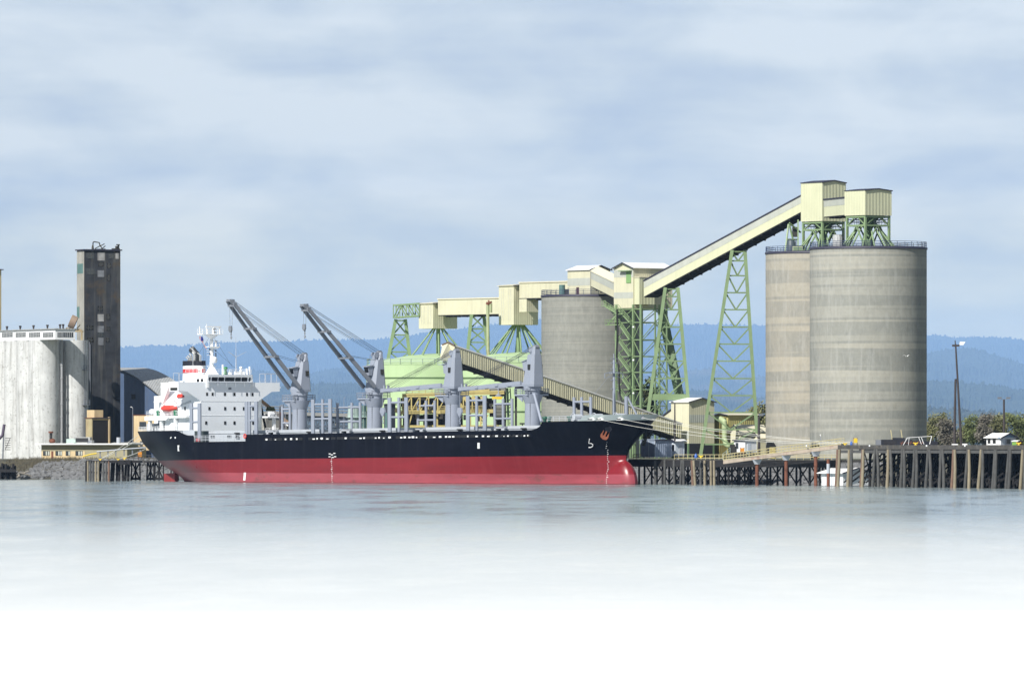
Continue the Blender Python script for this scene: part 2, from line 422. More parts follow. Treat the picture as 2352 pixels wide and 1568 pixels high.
# freeing ports along the bulwark foot (dark slots; added white panels imitate light showing through)
random.seed(3)
bright = []
for seg in ((612, 705), (712, 800), (806, 905), (914, 1008), (1012, 1105), (1110, 1216)):
    px = seg[0]
    while px < seg[1] - 4:
        x, y = hull_pt(px, 8.8)
        slots = MB(); slots.box(x - .8, x + .8, y - .02, y + .1, 8.62, 9.16); part('freeing_port', slots, M['black'], ship)
        if random.random() < .72: bright.append((x, y, random.uniform(.25, .5)))
        px += random.choice([8.5, 9.0, 9.0, 13])
for x, y, w in bright:
    p = MB(); q_ = random.uniform(.12, .36); p.box(x - w, x + w * .8, y - .05, y - .025, 8.70, 8.74 + q_)
    part('bright_port_panel', p, M['ship_white'], ship)
# white painted marks on the hull
mk = MB()
def mark(px, z0, z1, w=.35):
    x0, y0 = hull_pt(px, z0); x1, y1 = hull_pt(px, z1)
    mk.hexa([(x0 - w, y0 - .0, z0), (x0 + w, y0, z0), (x0 + w, y0 + .1, z0), (x0 - w, y0 + .1, z0), (x1 - w, y1, z1), (x1 + w, y1, z1), (x1 + w, y1 + .1, z1), (x1 - w, y1 + .1, z1)])
mark(410, 6.6, 7.9); mark(392, 9.4, 9.75, .2); mark(403, 9.4, 9.75, .2); mark(561, .05, 1.75, .38); mark(1098, 6.3, 7.5, .38)
part('hull_mark', mk, M['ship_white'], ship)
dm = MB()
def draft(px0, z0, z1, wig=0):
    z = z0; k = 0
    while z < z1:
        px = px0 + (wig * math.sin((z - z0) / (z1 - z0) * 4.2) if wig else 0)
        x, y = hull_pt(px, z, .06); w = .13 if k % 4 else .34
        dm.box(x - w, x + w * .6, y, y + .12, z, z + .11); z += .4; k += 1
draft(762, -.9, 4.9); draft(1392, -1.5, 7.6, 2)
for px, z in ((756, 4.9), (768, 4.9), (762, 5.3), (757, 5.5), (767, 5.6), (765, 4.75)):
    x, y = hull_pt(px, z, .06); dm.box(x - .35, x + .35, y, y + .1, z, z + .16)
part('draft_mark', dm, M['ship_white'], ship)
# bulbous bow symbol: open hook with a foot
sy = MB(); pts = [(1353, 6.0 + 2.05), (1349.5, 7.15), (1356, 7.15), (1358.5, 6.9), (1358.8, 6.55), (1357.5, 6.3), (1348.5, 6.3)]
pts = [Vector((*hull_pt(a, b, .07), b)) for a, b in pts]
sy.path(pts, .09, 4); part('bow_symbol', sy, M['ship_white'], ship)
# rudder
rd = MB(); rx0, rx1 = sx(378, 0), sx(407, 0)
rd.hexa([(rx0, -.12, -3), (rx1, -.45, -3), (rx1, .45, -3), (rx0, .12, -3), (rx0 - .1, -.12, 1.75), (rx1 - .3, -.45, 1.9), (rx1 - .3, .45, 1.9), (rx0 - .1, .12, 1.75)])
rmat = mat('rudder_red', (.24, .03, .03), .5, 0, .2, .6, .3, (.1, .02, .02)); part('rudder', rd, rmat, ship)
# anchors
def anchor(xc, yc, sd, zc, ang, sc=1.0, m=None):
    a = MB(); n = Vector((.55, sd * .83, -.25)).normalized(); t = Vector((0, 0, 1)).cross(n).normalized() * -sd; up = n.cross(t) * -sd
    if up.z < 0: up = -up
    o = Vector((xc, yc, zc)) + n * .35
    def q(u, v, w=0): return o + t * (u * math.cos(ang) - v * math.sin(ang)) * sc + up * (u * math.sin(ang) + v * math.cos(ang)) * sc + n * w * sc
    def slab(pts, w0, w1): a.loft([[q(u, v, w0) for u, v in pts], [q(u, v, w1) for u, v in pts]])
    slab([(-.28, -1.2), (.28, -1.2), (.22, 1.6), (-.22, 1.6)], -.2, .25)
    slab([(-1.5, -1.0), (1.5, -1.0), (1.2, -1.9), (0, -2.3), (-1.2, -1.9)], -.25, .4)
    slab([(-1.5, -1.0), (-.85, -1.1), (-1.05, 1.25)], -.1, .3); slab([(1.5, -1.0), (.85, -1.1), (1.05, 1.25)], -.1, .3)
    return part('anchor', a, m or M['rust_anchor'], ship)
ax, ay = hull_pt(1391, 9.0); anchor(ax, ay, -1, 9.2, -.5, .58)
az = 9.0
axp = ax + 1; anchor(axp, hull_b(axp, az) + .35, 1, 8.6, .3, .9, M['black'])
hp = MB(); x, y = hull_pt(1395, 10.2, -.1); hp.tube((x - .3, y + .5, 10.3), (x + .12, y - .18, 10.05), .6, .7, 14); part('hawse_pipe', hp, M['navy'], ship)
hp = MB(); hp.tube((x - .3, -y - .5, 10.3), (x + .25, -y + .75, 9.8), .8, .95, 14); part('hawse_pipe', hp, M['navy'], ship)

# ---------------------------------------------------------------- accommodation block
XH = sx(528, 0)                                     # front of the house
YS = -7.9
ZB0 = POOP - .2
z_d1, z_d2, z_wing, z_wtop, z_roof = zl(954, XH, 0), zl(921, XH, 0), zl(898, XH, 0), zl(878, XH, 0), zl(860, XH, 0)
house = MB()
def plan(x0, x1, w, ch=1.5):
    return [(x1, -w + ch * 1.1), (x1, w - ch * 1.1), (x1 - ch * .8, w + .1), (x0, w + .1), (x0, -w - .1), (x1 - ch * .8, -w - .1)]
lo = [[(a, b, z) for a, b in plan(XH - 11.5, XH, 9.4)] for z in (DECK, z_wtop - .3)]
house.loft(lo)
sup = part('accommodation', house, M['ship_pale'], ship)
# bridge wings: wide top, slanting undersides
wg = MB(); YW = 13.6
XW0 = XH - 3.3
prof = [(-7.75, z_d2), (-YW + 2.2, z_wing - .1), (-YW, z_wing), (-YW, z_wtop), (YW, z_wtop), (YW, z_wing), (YW - 2.2, z_wing - .1), (7.75, z_d2)]
wg.loft([[(XW0, y, z) for y, z in prof], [(XH + .03, y, z) for y, z in prof]])
wing = part('bridge_wing', wg, M['ship_pale'], ship)
e = MB(); e.box(XW0 - .3, XH + .05, -YW - .12, -YW + .02, z_wing - .05, z_wtop + .15); part('end_plate', e, M['ship_white'], wing)
e = MB(); e.box(XW0 + .3, XH - .3, -YW - .2, -YW - .1, z_wing + .15, z_wing + .75); part('dark_panel', e, M['glass'], wing)
e = MB(); e.box(XW0, XH, YW - .1, YW + .25, z_wing + .7, z_wing + 1.0); e.box(XH - 1.0, XH + .04, -YW + 1, -YW + 1.6, z_wtop, z_wtop + .3); part('bracket', e, M['ship_pale'], wing)
rl = MB()
for sd in (-1, 1):
    y0, y1 = sd * (YW - 3.6), sd * (YW - .4)
    for y in (y0, y1, (y0 + y1) / 2):
        rl.tube((XH - .6, y, z_wtop), (XH - .6, y, z_wtop + 2.0), .06, n=4); rl.tube((XH - 2.6, y, z_wtop), (XH - 2.6, y, z_wtop + 2.0), .06, n=4)
        rl.tube((XH - 2.6, y, z_wtop + 2.0), (XH - .6, y, z_wtop + 2.0), .05, n=4)
    rl.tube((XH - .6, y0, z_wtop + 2), (XH - .6, y1, z_wtop + 2), .05, n=4); rl.tube((XH - 2.6, y0, z_wtop + 2), (XH - 2.6, y1, z_wtop + 2), .05, n=4)
rl.rail([(XH - .1, 8.4, z_wtop), (XH - .1, YW, z_wtop)], .25, 1, 3)
part('awning_frame', rl, M['coaming'], wing)
# deck edge lines
tr = MB()
for z in (z_d1, z_d2): tr.box(XH - .02, XH + .05, -7.8, 7.8, z - .05, z + .05)
part('deck_edge', tr, M['ship_white'], sup)
# wheelhouse
wh = MB(); yb0, yb1 = S.y_at(476.5, XH), S.y_at(578.5, XH)
wh.loft([[(XH - 9, yb0, z_wtop - .4), (XH + .15, yb0, z_wtop - .4), (XH + .15, yb1, z_wtop - .4), (XH - 9, yb1, z_wtop - .4)],
         [(XH - 9, yb0, z_roof), (XH + .45, yb0, z_roof), (XH + .45, yb1, z_roof), (XH - 9, yb1, z_roof)]])
wheel = part('wheelhouse', wh, M['ship_pale'], ship)
zw0, zw1 = zl(875.5, XH, 0), zl(866.5, XH, 0)
for a, b in ((485.5, 499), (501, 513.7), (516, 537.5), (539.5, 552), (554, 566.8)):
    w = MB(); y0, y1 = S.y_at(a, XH), S.y_at(b, XH); w.hexa([(XH + .1, y0, zw0), (XH + .26, y0, zw0), (XH + .26, y1, zw0), (XH + .1, y1, zw0), (XH + .1, y0, zw1), (XH + .48, y0, zw1), (XH + .48, y1, zw1), (XH + .1, y1, zw1)])
    part('window', w, M['glass'], wheel)
for a, b in ((478.5, 482.5), (570.5, 574.5)):
    w = MB(); y0, y1 = S.y_at(a, XH), S.y_at(b, XH); w.hexa([(XH + .1, y0, zw0), (XH + .25, y0, zw0), (XH + .25, y1, zw0), (XH + .1, y1, zw0), (XH + .1, y0, zw1), (XH + .46, y0, zw1), (XH + .46, y1, zw1), (XH + .1, y1, zw1)])
    part('window', w, M['glass_grey'], wheel)
for a, b in ((453, 459), (462.5, 468)):
    w = MB(); x0, x1 = S.x_at(a, yb0), S.x_at(b, yb0); w.box(x0, x1, yb0 - .05, yb0 + .1, zw0 - .1, zw1 - .3); part('window', w, M['glass'], wheel)
cat = MB(); z = z_wtop + .05
cat.box(XH + .1, XH + .8, yb0, yb1, z - .06, z)
cat.rail([(XH + .75, yb0, z - 1.0), (XH + .75, yb1, z - 1.0)], 1.0, 1, 2.2, .05)
part('window_walkway', cat, M['coaming'], wheel)
bx = MB(); bx.box(XH - .05, XH + .3, S.y_at(477.5, XH) - .3, S.y_at(477.5, XH) + .25, z_wtop - 1.2, z_roof - .2)
bx.box(XH - .05, XH + .3, S.y_at(577, XH) - .3, S.y_at(577, XH) + .3, z_wtop - 1.4, z_roof - .2); part('corner_post', bx, M['ship_white'], wheel)
# cabin windows
rowspec = [(905.2, (476.3, 489, 517.7, 539.3, 568, 580.7)), (938, (481.5, 517.7, 539.3, 560.7, 582)), (970.8, (474, 517.5, 539, 582))]
for py, cols in rowspec:
    z = zl(py, XH, 0)
    for px in cols:
        y = S.y_at(px, XH); w = MB(); w.box(XH - .1, XH + .06, y - .26, y + .26, z - .36, z + .36); part('window', w, M['glass'], sup)
w = MB(); y = S.y_at(528.7, XH); z = zl(892, XH, 0); w.box(XH - .1, XH + .1, y - .38, y + .38, z - .25, z + .25); part('vent', w, M['steel_grey_dark'], sup)
for px, py in ((422.5, 906), (426, 938)):
    x = sx(px, -9.5); z = zl(py, x, -9.5); w = MB(); w.box(x - .3, x + .3, -9.58, -9.4, z - .4, z + .4); part('window', w, M['glass_grey'], sup)
# slanting brace on the house side, white lit side plating
br = MB(); br.hexa([(XH - 8, -9.7, z_d1 + 1.5), (XH - 1.3, -9.7, z_d2 - .25), (XH - 1.3, -9.4, z_d2 - .25), (XH - 8, -9.4, z_d1 + 1.5), (XH - 8, -9.7, z_d1 + 1.9), (XH - 1.3, -9.7, z_d2 + .15), (XH - 1.3, -9.4, z_d2 + .15), (XH - 8, -9.4, z_d1 + 1.9)])
part('stair_stringer', br, M['coaming'], sup)
# monkey island rail and gear
mk = MB(); mk.rail([(XH - 8.5, yb0 + .1, z_roof), (XH + .2, yb0 + .1, z_roof), (XH + .2, yb1 - .1, z_roof), (XH - 8.5, yb1 - .1, z_roof)], 1.15, 3, 1.4, .03)
part('railing', mk, M['ship_white'], wheel)
g = MB(); y = S.y_at(519, XH - 2); g.lathe([(.45, z_roof), (.45, z_roof + .6), (.3, z_roof + .7), (.3, z_roof + 1.1), (.5, z_roof + 1.25), (.5, z_roof + 1.6), (.2, z_roof + 1.75)], XH - 2, y, 12); part('compass_binnacle', g, mat('binnacle_green', (.03, .22, .07), .4), wheel)
g = MB()
for px, w, h in ((530, .3, .55), (549, 1.0, .65), (554.5, .12, 1.3), (568.5, .12, 1.4), (561, .22, .8), (574.6, .05, 1.8), (513, .06, 2.2)):
    y = S.y_at(px, XH - 1); g.box(XH - 1.3, XH - .8, y - w, y + w, z_roof, z_roof + h)
y = S.y_at(554.5, XH - 1); g.ball((XH - 1, y, z_roof + 1.55), .35, .35, .3)
part('bridge_gear', g, M['ship_white'], wheel)
g = MB(); y = S.y_at(543.3, XH - 2); zt = zl(771.6, XH, 0); za = zl(819, XH, 0); g.tube((XH - 2, y, z_roof), (XH - 2, y, za), .13, .1, 6); g.tube((XH - 2, y, za), (XH - 2, y, zt), .07, .02, 5)
for a, b in ((-3.6, 1), (-2.0, -2.0), (3.7, 1.0)): g.tube((XH - 2, y, za), (XH - 2 + b * .6, y + a * .95 / .8 * .55, za + 1.15), .05, .03, 4)
part('whip_antenna', g, M['coaming'], wheel)
sg = MB(); y = yb0 - .05; x0 = sx(457, y); x1 = sx(465.5, y); zz = zl(852.5, x0, y); sg.box(x0, x1, y - .15, y - .08, zz - .45, zz + .55); sgn = part('name_board', sg, M['ship_white'], wheel)
tx = bpy.data.curves.new('lettering', 'FONT'); tx.body = 'HELCA'; tx.size = .62; tx.extrude = .01; tx.align_x = 'CENTER'; tx.align_y = 'CENTER'
to = bpy.data.objects.new('lettering', tx); C.objects.link(to); tx.materials.append(M['rust']); tm = bpy.data.meshes.new_from_object(to); bpy.data.objects.remove(to); to = bpy.data.objects.new('lettering', tm); C.objects.link(to); to.parent = sgn; to.location = ((x0 + x1) / 2, y - .17, zz); to.rotation_euler = (PI / 2, 0, 0); to.scale = (.6, 1, 1)
# radar mast
XM = XH - 3.2; YM = S.y_at(487.5, XM); zm = lambda py: zl(py, XM, YM)
ms = MB(); ms.loft([[(XM - 1.1, YM - 1.1, z_roof), (XM + 1.1, YM - 1.1, z_roof), (XM + 1.1, YM + 1.1, z_roof), (XM - 1.1, YM + 1.1, z_roof)], [(XM - .4, YM - .4, zm(842)), (XM + .4, YM - .4, zm(842)), (XM + .4, YM + .4, zm(842)), (XM - .4, YM + .4, zm(842))]])
ms.tube((XM, YM, zm(846)), (XM, YM, zm(768)), .48, .30, 12)
ms.lathe([(.3, zm(778)), (1.5, zm(769.5))], XM, YM, 12)
mast = part('radar_mast', ms, M['ship_white'], ship)
pf = MB(); ya, yb_ = S.y_at(460.5, XM), S.y_at(508, XM); pf.box(XM - 1.0, XM + 1.0, ya, yb_, zm(768.5), zm(766.8))
pf.rail([(XM + .95, ya, zm(767)), (XM + .95, yb_, zm(767))], 1.05, 2, 1.2, .05); pf.rail([(XM - .95, ya, zm(767)), (XM - .95, yb_, zm(767))], 1.05, 2, 1.2, .05)
for y in (ya, S.y_at(476.5, XM), yb_ - .2): pf.tube((XM, y, zm(767)), (XM, y, zm(750)), .13, n=6)
pf.tube((XM, S.y_at(476.5, XM), zm(750)), (XM, S.y_at(476.5, XM), zm(744)), .06, n=5)
part('top_platform', pf, M['ship_white'], mast)
rdr = MB(); y = S.y_at(491.5, XM); rdr.box(XM - .16, XM + .16, S.y_at(474.5, XM), S.y_at(509, XM), zm(751.8), zm(748.8)); rdr.tube((XM, y, zm(767)), (XM, y, zm(752)), .3, n=8); part('radar_scanner', rdr, M['ship_white'], mast)
g = MB(); y = S.y_at(493.5, XM); g.box(XM + .28, XM + .36, y - .3, y + .35, zm(764), zm(761)); g.box(XM + .28, XM + .36, y - .5, y + .3, zm(757), zm(754)); part('radar_motor', g, M['black'], mast)
pf = MB(); pf.box(XM - .6, XM + .8, S.y_at(477, XM), S.y_at(502, XM), zm(797), zm(795.6)); pf.taper(XM + .2, S.y_at(494, XM), zm(801), zm(796.5), .3, .5, .7, 1.0)
pf.rail([(XM + .7, S.y_at(477, XM), zm(796)), (XM + .7, S.y_at(502, XM), zm(796))], .95, 2, .8, .045)
pf.box(XM + .1, XM + .3, S.y_at(491, XM), S.y_at(500, XM), zm(783.2), zm(782)); pf.tube((XM + .2, S.y_at(496, XM), zm(796)), (XM + .2, S.y_at(496, XM), zm(783)), .22, n=7)
part('lower_platform', pf, M['ship_white'], mast)
for py in (804, 809, 816, 840, 843): pf = MB(); pf.box(XM - .06, XM + .06, YM - 1.25, YM + 1.25, zm(py), zm(py - 1.1)); part('spreader', pf, M['ship_white'], mast)
g = MB()
for py, px in ((802, 482.5), (805, 496.5), (812.5, 482.5), (812.5, 496.5), (817, 496.5)): g.ball((XM + .1, S.y_at(px, XM), zm(py)), .16, .16, .2, 8, 5)
part('mast_light', g, M['black'], mast)
rdm = MB(); rdm.lathe([(.62, zm(833.5)), (.80, zm(830)), (.82, zm(825)), (.74, zm(821.5)), (.45, zm(819)), (.08, zm(818.3))], XM + .7, YM, 16); part('radome', rdm, M['ship_white'], mast)
# courtesy flag on its halyard: canton and stripes
fg = MB(); 
def flag(u, v): # u along fly (downwards), v across
    px = 466.8 + (-7.5 + u * 7.5) * v + 9.0 * u ** 1.5 - (1.0 if 0 else 0); py = 773.5 + u * 27 - v * 2.5 * (1 - u) + v * 11 * (1 - u) * u
    y = S.y_at(px, XM - 1.5); return (XM - 1.5 + .25 * math.sin(u * 9 + v * 3), y, zl(py, XM, y))
strips = {'w': MB(), 'r': MB(), 'b': MB()}
nu = 12
for j in range(13):
    for i in range(nu):
        a, b = i / nu, (i + 1) / nu; c0, c1 = j / 13, (j + 1) / 13
        key = 'b' if (i < 4 and j < 9) else ('r' if j % 2 == 0 else 'w')
        pass
        strips[key].add([flag(a, c0), flag(a, c1), flag(b, c1), flag(b, c0)], [(0, 1, 2, 3)])
fo = part('flag', strips['w'], M['ship_white'], mast); part('stripe', strips['r'], M['red'], fo); part('canton', strips['b'], mat('flag_blue', (.05, .07, .40), .6), fo)
hl = MB(); t0 = Vector((XM - 1.5, S.y_at(466.5, XM - 1.5), zm(768))); hl.tube(t0, (XM - 1.5, S.y_at(470, XM - 1.5), z_roof), .025, n=3)
hl.tube((XM, YM + .4, zm(772)), (XM + 3.2, S.y_at(535, XM + 3), zm(845)), .03, n=3); hl.tube((XM, YM + .4, zm(800)), (XM + 3.2, S.y_at(541, XM + 3), zm(846)), .03, n=3)
hl.tube((XM, YM - .4, zm(772)), (XM - 7, S.y_at(440, XM - 7), zm(838)), .03, n=3)
for px in (476, 480): hl.tube((XM - 1, S.y_at(px, XM), zm(800)), (XM - 1, S.y_at(px, XM), z_roof), .025, n=3)
part('halyard', hl, M['cable'], mast)
# funnel
XF_ = sx(447, 0); fn = {}
def ell(z, a, b, ox=0, n=28): return [(XF_ + ox + a * math.cos(2 * PI * i / n) * (1.0), b * math.sin(2 * PI * i / n), z) for i in range(n)]
zf = [zl(v, XF_, 0) for v in (882, 856, 847.2, 839.5, 828.5)]
fa, fb = 3.3, 1.95
f1 = MB(); f1.loft([ell(ZB0 + 3, fa + .25, fb + .15), ell(zf[0], fa + .2, fb + .1), ell(zf[4] - .1, fa, fb)], smooth=True); funnel = part('funnel', f1, M['ship_white'], ship)
f2 = MB(); f2.loft([ell(zf[1], fa + .1, fb + .07), ell(zf[2], fa + .08, fb + .06)], smooth=True); part('red_band', f2, M['red'], funnel)
f3 = MB(); f3.loft([ell(zf[3], fa + .14, fb + .1), ell(zf[4], fa + .10, fb + .07)], smooth=True); part('black_top', f3, M['navy'], funnel)
f4 = MB(); zc = zf[4]; xq = sx(452, 0)
f4.tube((xq, 0, zc - .3), (xq, 0, zl(811, xq, 0)), .72, .68, 14); f4.tube((xq, 0, zl(811.8, xq, 0)), (sx(444, 0), -.3, zl(801.5, xq, 0)), .66, .80, 14); f4.ball((xq, 0, zl(811.5, xq, 0)), .70, .70, .6)
part('exhaust_pipe', f4, mat('sooty_pipe', (.05, .055, .06), .4, .3), funnel)
f5 = MB()
for px, h, r in ((433.5, 6, .14), (437, 9, .2), (441, 13.5, .22), (448.5, 17, .3), (460, 15, .14), (463, 13, .1)):
    x = sx(px, -.6); f5.tube((x, -.6, zc - .2), (x, -.6, zc + h * .097 - .2), r, n=8); f5.tube((x, -.6, zc + h * .097 - .2), (x - .5, -.8, zc + h * .097 + .25), r, n=8)
part('vent_pipe', f5, mat('vent_pipe_grey', (.35, .36, .36), .4), funnel)
f6 = MB(); x = sx(444.5, -2.2); f6.tube((x, -2.2, zf[0]), (x, -2.2, zl(792, x, -2.2)), .045, n=4); part('aerial', f6, M['ship_white'], funnel)
# casing under the funnel
cs = MB(); cs.box(1.5 + 2.8, XH - 11, -6.5, 6.5, POOP - .2, zf[0] - 2.6); cs.box(4.8, XH - 8, -5.0, 5.0, zf[0] - 2.8, zf[0] + .4); part('engine_casing', cs, M['ship_white'], ship)
# boat deck aft, its supports and rails
zbd = zl(957, 10, -9)
bd = MB(); bd.box(6.9, XH - 1.5, -10.6, 10.6, zbd - .35, zbd + .15)
for x in (8.0, 12.5, 18.0):
    for y in (-10.1, 10.1): bd.box(x - .3, x + .3, y - .3, y + .3, POOP - .15, zbd - .3)
bd.hexa([(6.7, -10.7, zbd - .8), (15, -10.7, zbd - .8), (15, 10.7, zbd - .8), (6.7, 10.7, zbd - .8), (6.7, -10.7, zbd + .1), (16.5, -10.7, zbd + .1), (16.5, 10.7, zbd + .1), (6.7, 10.7, zbd + .1)])
boat_deck = part('boat_deck', bd, M['ship_white'], ship)
rr = MB(); rr.rail([(7.0, 10.4, zbd + .15), (7.0, -10.4, zbd + .15), (XH - 2, -10.4, zbd + .15)], 1.05, 3, 1.3, .045); part('railing', rr, M['ship_white'], boat_deck)
pr = MB(); pr.rail([(XH, -9.6, POOP - .1), (X_PO, -hull_b(X_PO, POOP) + .25, POOP - .1), (10, -hull_b(10, POOP) + .2, POOP - .1), (.3, -8.0, POOP - .1), (.3, 8.0, POOP - .1)], 1.05, 3, 1.2, .045); part('poop_railing', pr, M['ship_white'], ship)
# upper aft platform
zap = zl(921.5, 4, -7); up = MB(); up.box(6.7, 12.5, -8.2, 6, zap - .3, zap); up.rail([(6.8, 6, zap), (6.8, -8.1, zap), (12.5, -8.1, zap)], 1.1, 3, 1.0, .05)
up.box(9, 10, -6.8, -6, POOP, zap - .3)
part('upper_platform', up, M['ship_white'], ship)
# lifeboat and davit
XL = sx(389, -10.0); zb = zl(939, XL, -10)
lb = MB(); L = []
for i in range(15):
    t = -1 + 2 * i / 14; w = max(.08, (1 - abs(t) ** 2.6)) * 1.25; x = XL + t * 3.0; zc2 = zb + .25 * t * t
    L.append([(x, -10.0 + w * math.cos(a), zc2 + (1.0 if math.sin(a) > 0 else .95) * .62 * math.sin(a) * (.45 + .55 * w / 1.25)) for a in [2 * PI * k / 14 for k in range(14)]])
lb.loft(L, smooth=True); boat = part('lifeboat', lb, M['orange_red'], ship)
cn = MB(); cn.taper(XL - .2, -10.0, zb + .4, zb + .8, 1.6, .7, 1.2, .5); part('boat_canopy', cn, M['orange_red'], boat)
dv = MB()
for dx in (-3.0, 2.6):
    a = Vector((XL + dx, -9.2, zbd + .1)); dv.bar(a, (XL + dx, -9.6, zb + 1.4), .35); dv.bar((XL + dx, -9.6, zb + 1.4), (XL + dx, -10.6, zb + 1.9), .3)
part('davit', dv, M['ship_white'], boat)
cr = MB(); p0 = Vector((sx(372, -8.6), -8.6, zl(940, 9, -8.6))); p1 = Vector((sx(393, -10.8), -10.8, zl(884, 9, -10.8))); cr.bar(p0, p1, .75, .6); cr.bar((sx(376, -8.6), -8.6, zl(946, 9, -8.6)), p0.lerp(p1, .55), .5); cr.bar(p1, p1 + Vector((1.2, .3, 0)), .55, .5)
cr.tube((p0.x, p0.y, zbd), (p0.x, p0.y, p0.z + .4), .5, n=10); part('stores_crane', cr, M['ship_white'], ship)
ex = MB(); ex.path([(XL - 2.5, -9.0, zb + 1.6), (XL - 2.1, -9.0, zb + 2.6), (XL + .6, -9.0, zb + 2.7), (XL + 1.1, -9.0, zb + 1.9)], .42, 8); part('rescue_crane', ex, M['red'], boat_deck)
rb = MB(); rb.taper(sx(412, -10), -9.4, zl(914, 8, -9), zl(906, 8, -9), 1.3, .4, 1.0, .3); part('rescue_boat', rb, M['orange_red'], ship)
lt = MB()
for px in (352.5, 358.5):
    x = sx(px, -9.5); lt.tube((x - .7, -9.5, zbd + 1.2), (x + .7, -9.5, zbd + 1.2), .55, n=12); lt.ball((x - .7, -9.5, zbd + 1.2), .4, .55, .55)
part('liferaft_canister', lt, M['ship_white'], boat_deck)
gg = MB(); 
for px in (366, 405): x = sx(px, -10); gg.lathe([(.4, zbd + .1), (.4, zbd + .9), (.55, zbd + 1.1), (.2, zbd + 1.4)], x, -10.2, 10)
part('green_vent', gg, mat('vent_green', (.03, .18, .10), .5), boat_deck)
# deck machinery on the poop
mc = MB(); random.seed(11)
for px in (346, 356, 364, 372, 381, 391, 401):
    x = sx(px, -8.0); mc.box(x - .9, x + .9, -8.4, -7.2, zbd - 2.2, zbd - 1.45)
    mc.tube((x, -8.5, POOP - .1), (x, -8.5, zbd - 2.0), .45, n=10)
part('poop_machinery', mc, M['coaming'], ship)
iv = MB(); iv.box(5.4, XH - 2.2, -6.8, 6.8, POOP, zbd - .4); part('poop_house', iv, M['ship_white'], ship)
for px in (412, 421, 427, 440):
    x = sx(px, -6.9); w = MB(); w.box(x - .35, x + .35, -6.9, -6.75, POOP + .6, POOP + 1.9); part('door', w, M['steel_grey_dark'], ship)
# far-side deckhouse seen to the right of the house
fd = MB(); yf = 10.0; fd.box(XH - 8, XH + 1.5, 9.2, 12.8, zbd - .35, zbd); fd.rail([(XH + 1.4, 9.4, zbd), (XH + 1.4, 12.7, zbd)], 1.05, 3, 1.0, .05); fd.box(XH + .4, XH + 1.0, 11.2, 11.8, POOP, zbd - .2)
fd.rail([(XH + 2.5, 8, POOP - .6), (XH + 2.5, 13.2, POOP - .6)], 1.1, 3, 1.0, .05); fd.tube((XH + 1.0, 10.0, zbd + .5), (XH + 1.0, 11.2, zbd + .5), .5, n=10); fd.box(XH + 1.5, XH + 3, 7.8, 13.3, POOP - .9, POOP - .6)
part('port_gallery', fd, M['ship_white'], ship)
for px, py in ((649, 951.5), (650.5, 980)):
    t = MB(); y = S.y_at(px - 0, XH + 2.7); z = zl(py, XH, y); n = 14
    y = min(y, 14.5)
    for k in range(n):
        a0, a1 = 2 * PI * k / n, 2 * PI * (k + 1) / n; t.tube((XH + 2.7, y + .42 * math.cos(a0), z + .42 * math.sin(a0)), (XH + 2.7, y + .42 * math.cos(a1), z + .42 * math.sin(a1)), .11, n=5)
    part('lifebuoy', t, M['rust_anchor'], ship)
# gap railing and lifebuoy at the ladder
gr = MB(); gr.rail([(GAP0 + .3, -13.4, DECK), (GAP1 - .3, -13.4, DECK)], 1.35, 4, 1.3, .05); part('deck_railing', gr, M['coaming'], ship)
for px in (563,):
    t = MB(); x = sx(px, -13.6); z = DECK + 1.1; n = 12
    for k in range(n):
        a0, a1 = 2 * PI * k / n, 2 * PI * (k + 1) / n; t.tube((x + .42 * math.cos(a0), -13.6, z + .42 * math.sin(a0)), (x + .42 * math.cos(a1), -13.6, z + .42 * math.sin(a1)), .13, n=5)
    part('lifebuoy', t, M['orange_red'], ship)
t = MB(); x = sx(453, -13.3); t.box(x - .6, x + .6, -13.2, -12.9, DECK + .1, DECK + .8); part('fire_box', t, M['red'], ship)

# ---------------------------------------------------------------- hatches
hb = [sx(p, -9.6) for p in (478, 622, 790, 958, 1145, 1224)]
zc0 = zl(986.5, 60, -9.6)
for k in range(5):
    a, b = hb[k] + (.4 if k == 0 else 3.6), hb[k + 1] - 1.2
    if k == 4: b = X_FC0 - .6
    h = MB(); h.box(a, b, -9.6, 9.6, DECK, zc0 - .6); h.box(a - .15, b + .15, -9.75, 9.75, zc0 - .62, zc0)
    ho = part('hatch', h, M['coaming'], ship)
    q = MB(); random.seed(20 + k); x = a + 1.0
    while x < b - 1:
        kk = random.choice([0, 2, 3])
        for j in range(kk): q.box(x + j * .55, x + j * .55 + .14, -9.86, -9.7, zc0 - 1.5, zc0 - .95)
        x += random.uniform(2.5, 4)
    xm_ = (a + b) / 2; q.box(xm_ - .9, xm_ + .9, -10.0, -9.7, zc0 - .75, zc0 - .45); q.box(xm_ - .3, xm_ + .3, -10.0, -9.7, zc0 - 1.5, zc0 - .6); q.box(xm_ - .5, xm_ + .8, -10.0, -9.7, zc0 - 1.6, zc0 - 1.4)
    part('hatch_fitting', q, M['black'], ho)
    wnc = MB(); xe = b + 1.4
    if k < 4:
        wnc.box(xe - 1.2, xe + 2.4, -9.9, -9.2, zc0 - .5, zc0 - .25); wnc.box(xe - 1.3, xe - .7, -9.9, -9.0, DECK, zc0 - .25); wnc.box(xe + 1.2, xe + 2.2, -9.9, -9.0, DECK, zc0 - .25)
        part('deck_platform', wnc, M['coaming'], ship)
        wnc = MB(); wnc.box(xe - .4, xe + .9, -9.3, -8.6, DECK, zc0 - .5); part('doorway', wnc, M['black'], ship)
